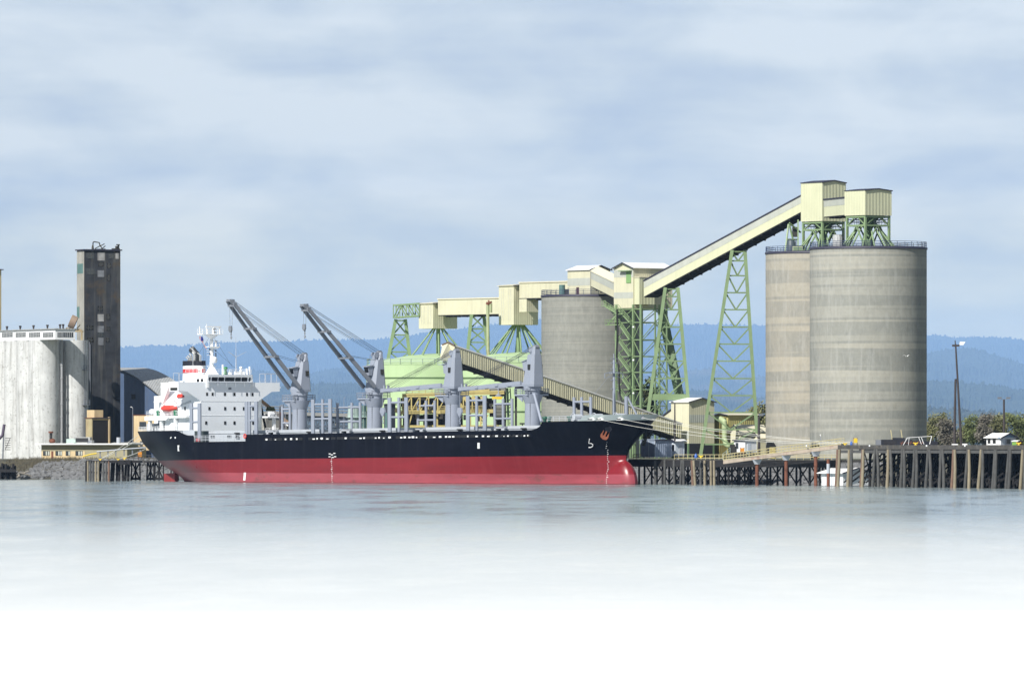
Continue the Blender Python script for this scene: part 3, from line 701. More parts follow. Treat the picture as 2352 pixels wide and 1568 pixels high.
# ---------------------------------------------------------------- log stanchions
def stanchions(pxs, ptop, y, bars, zbot, dbl=()):
    m = MB(); X = [sx(p, y) for p in pxs]; xm_ = X[0]
    zt = zl(ptop, X[0], y)
    for k, x in enumerate(X):
        m.tube((x, y, zbot), (x, y, zt), .34, n=10)
        if k in dbl: m.box(x - .55, x + .55, y - .30, y - .12, zbot, zt)
    for p in bars:
        z = zl(p, X[0], y); m.tube((X[0], y, z), (X[-1], y, z), .24, n=8)
    part('log_stanchion', m, M['steel_grey'], ship)
SBY, PTY = -12.3, 12.3
stanchions((441.5, 460), 926, SBY, (937, 969), DECK + .6, (0, 1)); stanchions((568.4, 574, 590.4), 922, SBY, (933, 966), DECK + .8, (0, 2))
stanchions((721, 742, 760.5), 917, SBY, (928.8, 962), DECK + .8, (0, 2)); stanchions((897, 917, 935.4), 913, SBY, (924.5, 958), DECK + .8, (0, 2))
stanchions((1077, 1096, 1115.6), 909, SBY, (919.8, 954), DECK + .8, (0, 2))
stanchions((649.5, 667), 929, PTY, (940, 971.6), DECK); stanchions((776, 809, 828), 925, PTY, (936, 968.5), DECK)
stanchions((961, 979.5, 999.5), 920, PTY, (932, 965), DECK); stanchions((1137.5, 1156.6, 1177), 916, PTY, (928, 961.5), DECK)
stanchions((1319.5, 1337, 1358), 912, 8.5, (923,), FC - .3)
st = MB(); xq = sx(1439.5, 2); st.tube((xq, 2, FC - .3), (xq, 2, zl(909.6, xq, 2)), .42, n=10); st.bar((xq + .2, 2.2, zl(912, xq, 2)), (xq + 2.5, 3.0, FC + 1), .3); part('log_stanchion', st, M['steel_grey'], ship)

# ---------------------------------------------------------------- cranes
def crane(px, ptop, pbot, jib, tip, hook, detail):
    """jib: horizontal heading in ship frame; tip: (row of the tip, reach)"""
    x = sx(px, 0); Z = lambda py: zl(py, x, 0)
    root = bpy.data.objects.new('deck_crane', None); C.objects.link(root); root.parent = ship; root.location = (x, 0, DECK)
    def pt(name, mb, m): return part(name, mb.shift((x, 0, DECK)), m, root)
    zp, zh = Z(detail['plat']), Z(pbot)
    ped = MB(); ped.lathe([(1.75, DECK), (1.68, DECK + 3), (1.58, zp - 2.2), (1.58, zh)], x, 0, 20)
    ped.lathe([(1.58, zp - 2.0), (2.3, zp - .1)], x, 0, 20); ped.lathe([(1.85, zh - .8), (1.85, zh)], x, 0, 20)
    p = pt('pedestal', ped, M['steel_grey'])
    ld = MB()
    for dy in (-.22, .22): ld.bar((x + .75 + dy, -1.42, DECK), (x + .75 + dy, -1.30, zp), .07)
    for k in range(int((zp - DECK) / .45)): ld.bar((x + .5, -1.40, DECK + k * .45), (x + 1.0, -1.40, DECK + k * .45), .06)
    pt('ladder', ld, M['steel_grey_dark'])
    pf = MB(); a = 3.4
    pts = [(x - a, -2.2, zp), (x + .8, -2.2, zp), (x + 1.2, -2.2, zp), (x + 1.2, 2.6, zp), (x + .8, 3.6, zp), (x - a, 2.2, zp), (x - a, -2.2, zp)]
    pf.loft([[(u, v, w - .30) for u, v, w in pts[:-1]], [(u, v, w + .05) for u, v, w in pts[:-1]]])
    pf.rail(pts, 1.15, 3, 1.5, .075)
    for y in (-1.8, 1.8): pf.hexa([(x - a, y - .1, zp - .3), (x - 1, y - .1, zp - 1.6), (x - 1, y + .1, zp - 1.6), (x - a, y + .1, zp - .3), (x - a, y - .1, zp - .1), (x - 1, y - .1, zp - .1), (x - 1, y + .1, zp - .1), (x - a, y + .1, zp - .1)])
    pf.tube((x - a + .4, 1.9, zp), (x - a + .4, 1.9, zp + 1.9), .16, n=6)
    pt('platform', pf, M['steel_grey'])
    J = Vector((math.cos(jib), math.sin(jib), 0)); N = Vector((-J.y, J.x, 0)); O = Vector((x, 0, 0))
    def q(u, v, z): return O + J * u + N * v + Vector((0, 0, z))
    zt = Z(ptop); zm_ = zh + (zt - zh) * .80
    def ring(u0, u1, v, z, c): return [q(u0 + c, -v, z), q(u1 - c, -v, z), q(u1, -v + c, z), q(u1, v - c, z), q(u1 - c, v, z), q(u0 + c, v, z), q(u0, v - c, z), q(u0, -v + c, z)]
    hs = MB(); hs.loft([ring(-2.1, 1.6, 1.75, zh, .55), ring(-2.15, 1.6, 1.8, zh + .5, .6), ring(-1.9, .35, 1.30, zm_, .5)])
    hs.loft([ring(-1.9, -.55, 1.0, zm_, .3), ring(-1.75, -1.0, .75, zt, .2)])
    for v in (-.55, .55): hs.tube(q(-.2, v - .15, zm_ + 1.05), q(-.2, v + .15, zm_ + 1.05), .6, n=14)
    hs.bar(q(-.2, 0, zm_), q(-.2, 0, zm_ + 1.0), .9)
    hs.rail([q(.3, -1.25, zm_), q(-1.0, -1.25, zm_)], .9, 2, .7, .04); hs.rail([q(.3, 1.25, zm_), q(-1.0, 1.25, zm_)], .9, 2, .7, .04)
    body = pt('crane_house', hs, M['steel_grey'])
    sh = MB(); sh.tube(q(-1.35, -.5, zt - .25), q(-1.35, .5, zt - .25), .55, n=14); pt('sheave', sh, M['steel_grey_dark'])
    for sgn in (-1, 1):
        w = MB(); v = sgn * 1.56; w.hexa([q(-1.3, v - .14, zh + (zt - zh) * .42), q(-.55, v - .14, zh + (zt - zh) * .42), q(-.55, v + .14, zh + (zt - zh) * .42), q(-1.3, v + .14, zh + (zt - zh) * .42),
                                          q(-1.3, v - .14, zh + (zt - zh) * .55), q(-.55, v - .14, zh + (zt - zh) * .55), q(-.55, v + .14, zh + (zt - zh) * .55), q(-1.3, v + .14, zh + (zt - zh) * .55)])
        pt('window', w, M['glass'])
    cb = MB(); zc_ = zh + (zt - zh) * .40; cb.hexa([q(1.2, -.7, zc_), q(2.0, -.7, zc_), q(2.0, .9, zc_), q(1.2, .9, zc_), q(.9, -.7, zc_ + 2.1), q(2.3, -.7, zc_ + 1.8), q(2.3, .9, zc_ + 1.8), q(.9, .9, zc_ + 2.1)])
    cb.hexa([q(.9, -.9, zc_ + 2.1), q(2.6, -.9, zc_ + 1.8), q(2.6, 1.1, zc_ + 1.8), q(.9, 1.1, zc_ + 2.1), q(.9, -.9, zc_ + 2.25), q(2.6, -.9, zc_ + 1.95), q(2.6, 1.1, zc_ + 1.95), q(.9, 1.1, zc_ + 2.25)])
    pt('operator_cab', cb, M['steel_grey'])
    gl = MB(); gl.hexa([q(2.0, -.6, zc_ + .6), q(2.12, -.6, zc_ + .6), q(2.12, .8, zc_ + .6), q(2.0, .8, zc_ + .6), q(2.1, -.6, zc_ + 1.7), q(2.32, -.6, zc_ + 1.7), q(2.32, .8, zc_ + 1.7), q(2.1, .8, zc_ + 1.7)]); pt('cab_glass', gl, M['glass'])
    # jib: two box legs closing to the head
    reach, zti = tip; zr = zh + .8
    def jp(t, v): return q(1.3 + (reach - 1.3) * t, v, zr + (zti - zr) * t)
    jm = M['steel_grey_dark'] if detail.get('up') else M['steel_grey']
    jb = MB()
    for sgn in (-1, 1):
        P0, P1, P2 = jp(0, sgn * 2.05), jp(.55, sgn * 1.55), jp(.965, sgn * .95)
        jb.bar(P0, P1, .46, .8); jb.bar(P1, P2, .42, .72)
    for t, v in ((.36, 1.85), (.68, 1.45)): jb.bar(jp(t, -v - .3), jp(t, v + .3), 1.1, .45)
    jb.bar(jp(.95, -1.2), jp(.95, 1.2), .9, .8); jb.bar(jp(.95, -.7), jp(1.0, -.6), .5, .8); jb.bar(jp(.95, .7), jp(1.0, .6), .5, .8); jb.bar(jp(1.0, -.7), jp(1.0, .7), .5)
    for v in (-.5, .5): jb.bar(jp(.955, v), jp(.955, v) + Vector((0, 0, 1.1)), .4)
    jibo = pt('jib', jb, jm)
    wr = MB(); hd = jp(.955, 0) + Vector((0, 0, .9))
    for v in (-.75, -.35, .35, .75): wr.tube(q(-1.35, v, zt - .05), hd + N * v * .8, .028, n=4)
    for v in (-.45, .45): wr.tube(q(-.2, v, zm_ + 1.6), jp(.93, v), .03, n=4); wr.tube(q(-.2, v * .5, zm_ + 1.3), jp(.90, v * 1.8), .022, n=4)
    if detail.get('up'):
        for v in (-.9, .9): wr.tube(q(.3, v, zm_ - .1), jp(.40, v), .035, n=4)
    pt('wire', wr, M['cable'])
    if hook:
        zb1, zb2 = Z(hook[0]), Z(hook[1]); hk = MB(); c = jp(.972, 0)
        for v in (-.5, .5): hk.tube((c.x + N.x * v, c.y + N.y * v, c.z), (c.x + N.x * v * .8, c.y + N.y * v * .8, zb1 + 1.2), .04, n=4)
        hk.loft([[c.xyz - N * .22 + J * .15 * 0 + Vector((0, 0, zb1 - c.z)), c + N * .22 + Vector((0, 0, zb1 - c.z)), c + N * .22 + J * .3 + Vector((0, 0, zb1 - c.z)), c - N * .22 + J * .3 + Vector((0, 0, zb1 - c.z))],
                 [c - N * .55 + Vector((0, 0, zb1 + .5 - c.z)), c + N * .55 + Vector((0, 0, zb1 + .5 - c.z)), c + N * .55 + J * .35 + Vector((0, 0, zb1 + .5 - c.z)), c - N * .55 + J * .35 + Vector((0, 0, zb1 + .5 - c.z))],
                 [c - N * .45 + Vector((0, 0, zb1 + 1.4 - c.z)), c + N * .45 + Vector((0, 0, zb1 + 1.4 - c.z)), c + N * .45 + J * .35 + Vector((0, 0, zb1 + 1.4 - c.z)), c - N * .45 + J * .35 + Vector((0, 0, zb1 + 1.4 - c.z))]])
        hk.tube((c.x, c.y, zb1), (c.x, c.y, zb2 + .7), .1, n=6)
        for k in range(3): hk.ball((c.x, c.y, zb2 + .5 + k * .5), .18, .18, .16, 8, 5)
        hk.path([(c.x, c.y, zb2 + .6), (c.x + N.x * .3, c.y + N.y * .3, zb2 + .3), (c.x, c.y, zb2), (c.x - N.x * .25, c.y - N.y * .25, zb2 + .25)], .09, 5)
        pt('hook_block', hk, M['steel_grey_dark'])
    return root
x1 = sx(688, 0); zt1 = zl(690, x1, -18)
crane(689, 812.5, 900, -PI / 2, (18.6, zt1), (765, 780), {'plat': 919, 'up': 1})
x2 = sx(861, 0); crane(861, 808, 898, -PI / 2, (18.8, zl(701, x2, -18)), (761, 778), {'plat': 914, 'up': 1})
x3 = sx(1040, 0); crane(1041, 804, 893, PI, (25.0, zl(897, x3 - 24, 0)), None, {'plat': 907})
x4 = sx(1223, 0); crane(1224, 795, 888, PI, (25.0, zl(893.5, x4 - 24, 0)), None, {'plat': 905})
# hook blocks hung at the stowed jib heads
for px, xx in ((880, 0), (1057, 0)):
    h = MB(); x = sx(px, -1.0); zt = zl(936, x, -1); zb = zl(971, x, -1)
    h.loft([[(x - .25, -1.15, zt - 1.8), (x + .25, -1.15, zt - 1.8), (x + .25, -.85, zt - 1.8), (x - .25, -.85, zt - 1.8)], [(x - .85, -1.2, zt - .9), (x + .85, -1.2, zt - .9), (x + .85, -.8, zt - .9), (x - .85, -.8, zt - .9)], [(x - .55, -1.2, zt), (x + .55, -1.2, zt), (x + .55, -.8, zt), (x - .55, -.8, zt)]])
    for k in range(4): h.ball((x + (.08 if k % 2 else -.08), -1, zt - 2.0 - k * .42), .15, .15, .2, 7, 5)
    h.tube((x, -1, zt - 3.2), (x, -1, zb), .09, n=5); h.tube((x, -1, zt), (x, -1, zl(897, x, -1)), .06, n=4); part('hook_block', h, M['steel_grey'], ship)
# crane 4 support strut, foremast, windlass and forecastle rails
sp = MB(); a = Vector((sx(1228, -1.4), -1.4, zl(905, x4, 0))); sp.tube(a, (sx(1244, -3), -3, FC + .2), .3, n=8); part('mast_strut', sp, M['steel_grey'], ship)
fr = MB(); fr.rail([(X_FC1 + .5, -hull_b(X_FC1 + .5, FC) + .2, FC - .05), (XBW + 1, -hull_b(XBW + 1, FC) + .2, FC + .05)], 1.1, 3, 1.4, .05); part('forecastle_railing', fr, M['coaming'], ship)
for px, py, r in ((1324, 955, .62), (1372, 951, .62), (1440 - 18, 951, .62)):
    wl = MB(); x = sx(px, -2.5); wl.tube((x, -3.2, FC + r + .35), (x, -1.2, FC + r + .35), r, n=16); wl.box(x - 1.2, x + 1.2, -2.6, -1.8, FC - .2, FC + .5)
    n = 14
    for k in range(n):
        a0, a1 = 2 * PI * k / n, 2 * PI * (k + 1) / n; wl.tube((x + (r + .15) * math.cos(a0), -3.3, FC + r + .35 + (r + .15) * math.sin(a0)), (x + (r + .15) * math.cos(a1), -3.3, FC + r + .35 + (r + .15) * math.sin(a1)), .09, n=5)
    part('windlass', wl, M['coaming'], ship)
vm = mat('vent_dark_green', (.02, .09, .06), .5)
for px in (1252, 1262, 1309): vt = MB(); x = sx(px, -6); vt.lathe([(.35, FC - .2), (.35, FC + .5), (.55, FC + .7), (.55, FC + 1.1), (.1, FC + 1.25)], x, -6, 10); part('mushroom_vent', vt, vm, ship)
fm = MB(); xf = sx(1411.5, 0); zfm = lambda p: zl(p, xf, 0); fm.tube((xf, 0, FC - .3), (xf, 0, zfm(826)), .36, .26, 10); fm.tube((xf, 0, zfm(828)), (xf, 0, zfm(812)), .10, n=6)
fm.box(xf - .5, xf + .5, -.9, .9, zfm(858), zfm(856.5))
for px in (1390, 1432):
    y = S.y_at(px, xf); fm.bar((xf, 0, zfm(852)), (xf, y, zfm(858)), .14); fm.bar((xf, y, zfm(858)), (xf, y, zfm(868)), .12); fm.bar((xf, y, zfm(868)), (xf, 0, zfm(863)), .12)
for py in (824, 834, 848, 873, 893): fm.box(xf - .1, xf + .1, -.8, .8, zfm(py), zfm(py - 1.2))
fm.tube((xf + .5, -.5, FC), (xf + .5, -.5, zfm(900)), .10, n=5)
fm.tube((xf, 0, zfm(850)), (sx(1365, 0), 0, zfm(905)), .03, n=3)
part('foremast', fm, M['steel_grey'], ship)
fr = MB(); fr.rail([(xf + 2, 7.5, FC), (165, 2.8, FC + .2)], 1.9, 3, 1.2, .04); part('bow_railing', fr, M['coaming'], ship)
# ------------------------------------------------------------------ RIGHT: grain terminal
GZ = 5.2
def house(name, label, cat, xc, d, wl, wr, yt, yb, ridge, rise, wall, roof, phi=53, over=.35, group=None, rt=.14):
    """gabled sheet-clad box whose near corner stands at column xc; wl / wr are the widths of the two visible faces"""
    f = Fr(xc, d, phi)
    Lx, Wy = -f.x_at(xc - wl, 0), f.y_at(xc + wr, 0)
    z0, z1 = f.z_at(yb, 0, 0), f.z_at(yt, 0, 0); H = z1 - z0; rs = rise * d / F
    o = thing(name, label, cat, (f.o.x, f.o.y, z0), -f.phi, group)
    m = MB()
    if ridge == 'x':
        pr = [(0, 0), (Wy, 0), (Wy, H), (Wy / 2, H + rs), (0, H)]
        m.loft([[(-Lx, y, z) for y, z in pr], [(0, y, z) for y, z in pr]])
        r = MB(); e = over; k = rs / (Wy / 2) if rs else 0
        for y0, y1, s in ((-e, Wy / 2, 1), (Wy + e, Wy / 2, -1)):
            za, zb = H - k * e, H + rs
            r.hexa([(-Lx - e, y0, za + .01), (e, y0, za + .01), (e, y1, zb + .01), (-Lx - e, y1, zb + .01), (-Lx - e, y0, za + rt), (e, y0, za + rt), (e, y1, zb + rt), (-Lx - e, y1, zb + rt)])
    else:
        pr = [(-Lx, 0), (0, 0), (0, H), (-Lx / 2, H + rs), (-Lx, H)]
        m.loft([[(x, 0, z) for x, z in pr], [(x, Wy, z) for x, z in pr]])
        r = MB(); e = over; k = rs / (Lx / 2) if rs else 0
        for xa, xb in ((e, -Lx / 2), (-Lx - e, -Lx / 2)):
            za, zb = H - k * e, H + rs
            r.hexa([(xa, -e, za + .01), (xa, Wy + e, za + .01), (xb, Wy + e, zb + .01), (xb, -e, zb + .01), (xa, -e, za + rt), (xa, Wy + e, za + rt), (xb, Wy + e, zb + rt), (xb, -e, zb + rt)])
    part('wall', m, wall, o); ro = part('roof', r, roof, o)
    g = MB()   # dark verge trim along the gable edges
    if ridge == 'x':
        for y0, y1 in ((-e, Wy / 2), (Wy + e, Wy / 2)): g.bar((e + .04, y0, H - k * e + .02), (e + .04, y1, H + rs + .02), .1, .22)
    else:
        for xa in (e, -Lx - e): g.bar((xa, -e - .04, H - k * e + .02), (-Lx / 2, -e - .04, H + rs + .02), .1, .22)
    part('verge', g, M['dark_trim'], ro)
    o['dims'] = (Lx, Wy, H)
    return o, f, Lx, Wy, H, z0
def band(o, f, Lx, Wy, z0, yt, yb, m, faces='lr', name='wall_band'):
    g = MB(); za, zb = f.z_at(yb, 0, 0) - z0, f.z_at(yt, 0, 0) - z0
    if 'l' in faces: g.box(-Lx + .02, -.02, -.03, .05, za, zb)
    if 'r' in faces: g.box(-.05, .03, .02, Wy - .02, za, zb)
    return part(name, g, m, o)
def beam_gallery(name, label, A, B, w, h, wall, bandm=None, bandfrac=.42, roofm=None, under=None, ribs=0, side=1, pitch=0.0, cat='conveyor'):
    """enclosed conveyor gallery; A, B = bottom of the near side wall at each end; w = width away from the eye"""
    A, B = Vector(A), Vector(B); o = thing(name, label, cat, A)
    D = B - A; Hd = Vector((D.x, D.y, 0)).normalized(); Q = Vector((-Hd.y, Hd.x, 0))
    if Q.y < 0: Q = -Q
    Z = Vector((0, 0, 1)); O = Vector((0, 0, 0))
    def sec(q0, q1, z0, z1, p=O, e=D): return [p + Q * q0 + Z * z0, p + Q * q1 + Z * z0, p + Q * q1 + Z * z1, p + Q * q0 + Z * z1]
    def seg(mb, q0, q1, z0, z1, e0=0.0, e1=0.0):
        p, e = -D.normalized() * e0, D + D.normalized() * e1
        mb.loft([sec(q0, q1, z0, z1, p), sec(q0, q1, z0, z1, e)])
    m = MB(); seg(m, 0, w, 0, h); part('wall', m, wall, o)
    if bandm:
        g = MB(); seg(g, -.03, .1, h * (1 - bandfrac), h - .02, -.02, -.02); part('wall_band', g, bandm, o)
    r = MB()
    if pitch:
        p0 = [O + Q * (-.15) + Z * h, O + Q * (w / 2) + Z * (h + pitch), O + Q * (w + .15) + Z * h]
        p1 = [v + D for v in p0]; r.loft([[p0[0], p0[1], p0[2], p0[2] + Z * .12, p0[1] + Z * .12, p0[0] + Z * .12], [p1[0], p1[1], p1[2], p1[2] + Z * .12, p1[1] + Z * .12, p1[0] + Z * .12]])
        g = MB(); g.loft([[p0[0] + Z * -.02, p0[1] - Z * .02, p0[2] - Z * .02], [p1[0] - Z * .02, p1[1] - Z * .02, p1[2] - Z * .02]]); part('gable', g, wall, o)
    else: seg(r, -.18, w + .18, h + .01, h + .3, .1, .1)
    part('roof', r, roofm or M['dark_trim'], o)
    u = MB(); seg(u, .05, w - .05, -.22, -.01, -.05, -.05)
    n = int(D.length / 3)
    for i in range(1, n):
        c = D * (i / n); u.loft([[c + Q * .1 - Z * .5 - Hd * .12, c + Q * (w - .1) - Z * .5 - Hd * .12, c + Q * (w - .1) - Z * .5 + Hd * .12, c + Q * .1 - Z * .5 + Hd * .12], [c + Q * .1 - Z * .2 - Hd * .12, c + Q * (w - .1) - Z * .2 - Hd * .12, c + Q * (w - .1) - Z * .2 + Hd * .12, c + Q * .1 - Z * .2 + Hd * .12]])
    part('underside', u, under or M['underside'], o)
    if ribs:
        g = MB(); n = int(D.length / ribs)
        for i in range(n):
            c = D * ((i + .5) / n); k = Hd * ribs * .2; kk = D * (ribs * .2 / D.length)
            g.hexa([c - kk - Q * .08 + Z * .05, c + kk - Q * .08 + Z * .05, c + kk + Q * .02 + Z * .05, c - kk + Q * .02 + Z * .05, c - kk - Q * .08 + Z * (h - .05), c + kk - Q * .08 + Z * (h - .05), c + kk + Q * .02 + Z * (h - .05), c - kk + Q * .02 + Z * (h - .05)])
        part('sheet_rib', g, wall, o)
    return o
def rail_ring(mb, cx, cy, r, z, h=1.2, n=40, rr=.05):
    pts = [(cx + r * math.cos(2 * PI * i / n), cy + r * math.sin(2 * PI * i / n), z) for i in range(n + 1)]
    for k in (1, 2, 3): mb.path([Vector(p) + Vector((0, 0, h * k / 3)) for p in pts], rr, 4)
    for p in pts[:-1]: mb.tube(p, Vector(p) + Vector((0, 0, h)), rr, n=4)
def silo(name, label, pxl, pxr, d, ytop, m, base=GZ, door=None):
    c = P((pxl + pxr) / 2, 1000, d); r = (pxr - pxl) / 2 * d / F; zt = EYE + (HY - ytop) * d / F; H = zt - base
    o = thing(name, label, 'silo', (c.x, c.y, base))
    w = MB(); w.lathe([(r, 0), (r, H)], n=96); part('wall', w, m, o)
    g = MB(); g.lathe([(r + .16, H - .05), (r + .16, H + .35), (r - .5, H + .5)], n=96); part('rim', g, M['dark_trim'], o)
    g = MB(); rail_ring(g, 0, 0, r - .05, H + .35); part('railing', g, mat('rail_navy_' + name[:5], (.05, .07, .14), .6), o)
    for px, w_, hgt in (door or []):
        ang = math.asin(max(-1, min(1, ((px - CX) * d / F - c.x) / r))); g = MB()
        q = lambda a, rr: (rr * math.sin(a), -rr * math.cos(a))
        da = w_ / r / 2; rr = r + .22
        lp = [(ang - da, 0), (ang + da, 0), (ang + da, hgt * .75), (ang + da * .6, hgt), (ang - da * .6, hgt), (ang - da, hgt * .75)]
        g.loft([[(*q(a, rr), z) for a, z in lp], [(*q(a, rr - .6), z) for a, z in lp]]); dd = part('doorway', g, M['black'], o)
        g = MB(); g.loft([[(*q(ang + da * .05, rr + .06), 0), (*q(ang + da * .95, rr + .06), 0), (*q(ang + da * .95, rr + .06), hgt * .68), (*q(ang + da * .05, rr + .06), hgt * .68)], [(*q(ang + da * .05, rr - .1), 0), (*q(ang + da * .95, rr - .1), 0), (*q(ang + da * .95, rr - .1), hgt * .68), (*q(ang + da * .05, rr - .1), hgt * .68)]]); part('door_leaf', g, M['yellow_dull'], dd)
    return o, c, r, zt
D_R, D_L, D_M = 1610, 1648, 1722
siloR = silo('grain_silo', 'large round concrete silo nearest the timber pier, pale bands, navy rail on top', 1860, 2128.5, D_R, 573, M['concrete'], door=[(1869, 4.4, 3.7)])
siloL = silo('grain_silo', 'round concrete silo half hidden behind the larger one, tan bands, navy rail on top', 1758.5, 2016, D_L, 583.5, M['concrete_warm'], door=[(1768, 5.0, 3.6)])
siloM = silo('grain_silo', 'dark grey round concrete silo behind the ship bow beside the green stair tower', 1243.5, 1469, D_M, 682, M['concrete_grey'])

# head houses on the two big silos
def headhouse(label, xc, d, wl, wr, yt, yb, rise, ydeck, ymid, lean):
    o, f, Lx, Wy, H, z0 = house('head_house', label, 'building', xc, d, wl, wr, yt, yb, 'x', rise, M['lime_cream'], M['dark_trim'], over=.14, group=None)
    zt = f.z_at(ydeck, 0, 0) - z0; zm_ = f.z_at(ymid, 0, 0) - z0
    fr = MB()
    cor = [(-Lx + .4, .4), (-.4, .4), (-.4, Wy - .4), (-Lx + .4, Wy - .4)]
    for i, (x, y) in enumerate(cor):
        fr.bar((x, y, zt), (x, y, 0), .45)
        x2, y2 = cor[(i + 1) % 4]
        fr.bar((x, y, zm_), (x2, y2, zm_), .34); fr.bar((x, y, -.3), (x2, y2, -.3), .4)
        mx, my = (x + x2) / 2, (y + y2) / 2
        fr.bar((mx, my, zm_), (x, y, zt), .25); fr.bar((mx, my, zm_), (x2, y2, zt), .25)
        fr.bar((x, y, zm_), (mx, my, 0), .2); fr.bar((x2, y2, zm_), (mx, my, 0), .2)
    part('support_frame', fr, M['green_steel'], o)
    sp = MB(); cx, cy = -Lx / 2, Wy / 2
    for k in range(14):
        a = 2 * PI * k / 14; sp.tube((cx + .7 * math.cos(a), cy + .7 * math.sin(a), -.5), (cx + 6.2 * math.cos(a), cy + 6.2 * math.sin(a), zt), .19, n=7)
    part('grain_spout', sp, M['green_steel'], o)
    hp = MB(); hp.lathe([(.5, zm_ - 1.5), (2.2, -.5), (2.2, 0)], cx, cy, 16); hp.tube((cx, cy, zt), (cx, cy, zm_ - 1.0), .9, n=12)
    part('hopper', hp, M['green_dark'], o)
    ra = MB(); ra.rail([(x, y, zm_ + .2) for x, y in cor + cor[:1]], 1.1, 2, 1.2, .06); part('railing', ra, M['cable'], o)
    ls = MB()
    for k in range(9): ls.box(cx + 1.2 + k * .25, cx + 1.45 + k * .25, Wy * .6, Wy * .6 + .7, zm_ + k * .28 - .1, zm_ + k * .28)
    part('stair', ls, M['cable'], o)
    return o, f, Lx, Wy, H, z0
h1 = headhouse('tallest cream head house on green legs where the long inclined conveyor ends', 1888.5, 1638, 49, 54.5, 419, 507.5, 5, 580, 527, 0)
h2 = headhouse('cream head house on green legs standing on the larger concrete silo', 1987, 1604, 47, 61, 437, 494, 4, 572, 517, 0)
A = P(1892, 500, 1636); B = P(1940, 492, 1622); A.z = B.z = P(1892, 498, 1636).z
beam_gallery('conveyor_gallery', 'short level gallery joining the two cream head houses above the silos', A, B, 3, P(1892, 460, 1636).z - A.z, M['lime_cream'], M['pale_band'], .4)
for k, (px, py0, py1, d, w, lab) in enumerate(((1817, 551, 582, 1643, .9, 'dark grey dust filter behind the silo rail below the long conveyor'), (1924, 539, 572, 1606, 1.1, 'pale grey dust filter between the two sets of green legs'))):
    c = P(px, py1, d); m = MB(); m.lathe([(w, 0), (w, (py1 - py0) * d / F * .85), (w * .9, (py1 - py0) * d / F * .88), (w * .9, (py1 - py0) * d / F)], n=14)
    o = thing('dust_filter', lab, 'filter', c); part('drum', m, M['roof_grey'] if k else mat('filter_dark', (.06, .08, .10), .5), o)
    r = MB(); r.tube((w + .1, 0, 0), (w + .1, 0, 3), .08, n=5); r.tube((w + .3, 0, 0), (w + .3, 0, 3), .05, n=4); part('pipe', r, M['cable'], o)
c = P(1832, 582, 1641); o = thing('cabinet', 'small green cabinet on the hidden silo roof under the conveyor end', 'cabinet', c); m = MB(); m.box(-1.1, 1.1, -.8, .8, 0, 1.6); part('body', m, M['lime_cream'], o); m = MB(); m.box(-1.0, 1.0, -.86, -.8, .3, 1.4); m.box(-1.2, 1.2, -.9, .9, 1.6, 1.72); part('door', m, M['green_steel'], o)

# long inclined conveyor, transfer house and trestles
A = P(1479, 681, 1684); B = P(1839, 487, 1648); B = B + (B - A).normalized() * 2.2
h = (681 - 646) * 1684 / F
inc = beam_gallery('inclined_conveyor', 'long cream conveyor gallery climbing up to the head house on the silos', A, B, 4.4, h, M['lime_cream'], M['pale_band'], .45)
def bent(name, label, tl, tr, bl, br, yt, yb, d, levels, w=.85, brace='V', mid=None, ybr=None, group=None, panel=None):
    """two-legged lattice bent"""
    ybr = ybr or yb
    TL, TR, BL, BR = P(tl, yt, d), P(tr, yt, d + 1.2), P(bl, yb, d), P(br, ybr, d + 1.6)
    o = thing(name, label, 'trestle', BL); m = MB()
    m.bar(BL, TL, w, w * .9); part('leg', m.shift(BL), M['green_steel'], o)
    m = MB(); m.bar(BR, TR, w, w * .9); part('leg', m.shift(BL), M['green_steel'], o)
    m = MB(); zs = levels
    L = lambda z: BL.lerp(TL, (z - BL.z) / (TL.z - BL.z)); Rr = lambda z: BR.lerp(TR, (z - BR.z) / (TR.z - BR.z))
    zz = [P(0, y, d).z for y in zs]
    for i, z in enumerate(zz):
        m.bar(L(z), Rr(z), w * .42)
        if i + 1 < len(zz):
            z2 = zz[i + 1]
            if brace == 'V':
                c = L(z2).lerp(Rr(z2), .5); m.bar(L(z), c, w * .38); m.bar(Rr(z), c, w * .38)
            else:
                m.bar(L(z), Rr(z2), w * .36); m.bar(Rr(z), L(z2), w * .36)
    part('bracing', m.shift(BL), M['green_steel'], o)
    if panel:
        m = MB(); a = L(P(0, panel, d).z); b = Rr(P(0, panel, d).z); m.bar(a, b, .5, 1.3); part('cross_beam', m.shift(BL), M['green_steel'], o)
    return o
ylev = [578, 599, 633, 672, 711, 751, 790, 829, 869, 908, 947, 986, 1020]
bent('conveyor_trestle', 'tall green lattice trestle standing in front of the yellow warehouse under the long conveyor', 1681.5, 1711, 1609, 1742, 574, 1046, 1662, ylev, .74)
bent('conveyor_trestle', 'shorter green lattice trestle beside the stair tower at the foot of the conveyor', 1528, 1557, 1487, 1584.5, 660, 958, 1674, [664, 681, 711, 751, 790, 829, 869, 906], .74, panel=912)
o = thing('conveyor_support', 'thin green splayed legs carrying the conveyor end on the hidden silo roof', 'support frame', P(1818, 583, 1646)); m = MB(); b = Vector(o.location)
for p, q_ in (((1803, 583), (1811, 515)), ((1829, 583), (1813, 515)), ((1833, 583), (1833, 505)), ((1813, 512), (1839, 534)), ((1808, 550), (1833, 550))): m.bar(P(*p, 1646), P(*q_, 1648), .3)
part('leg_frame', m.shift(b), M['green_steel'], o); m = MB(); c = P(1826, 535, 1648); m.box(c.x - .6, c.x + .6, 1647.5, 1648.6, c.z - .9, c.z + 1.3); part('counterweight', m.shift(b), M['machinery'], o)
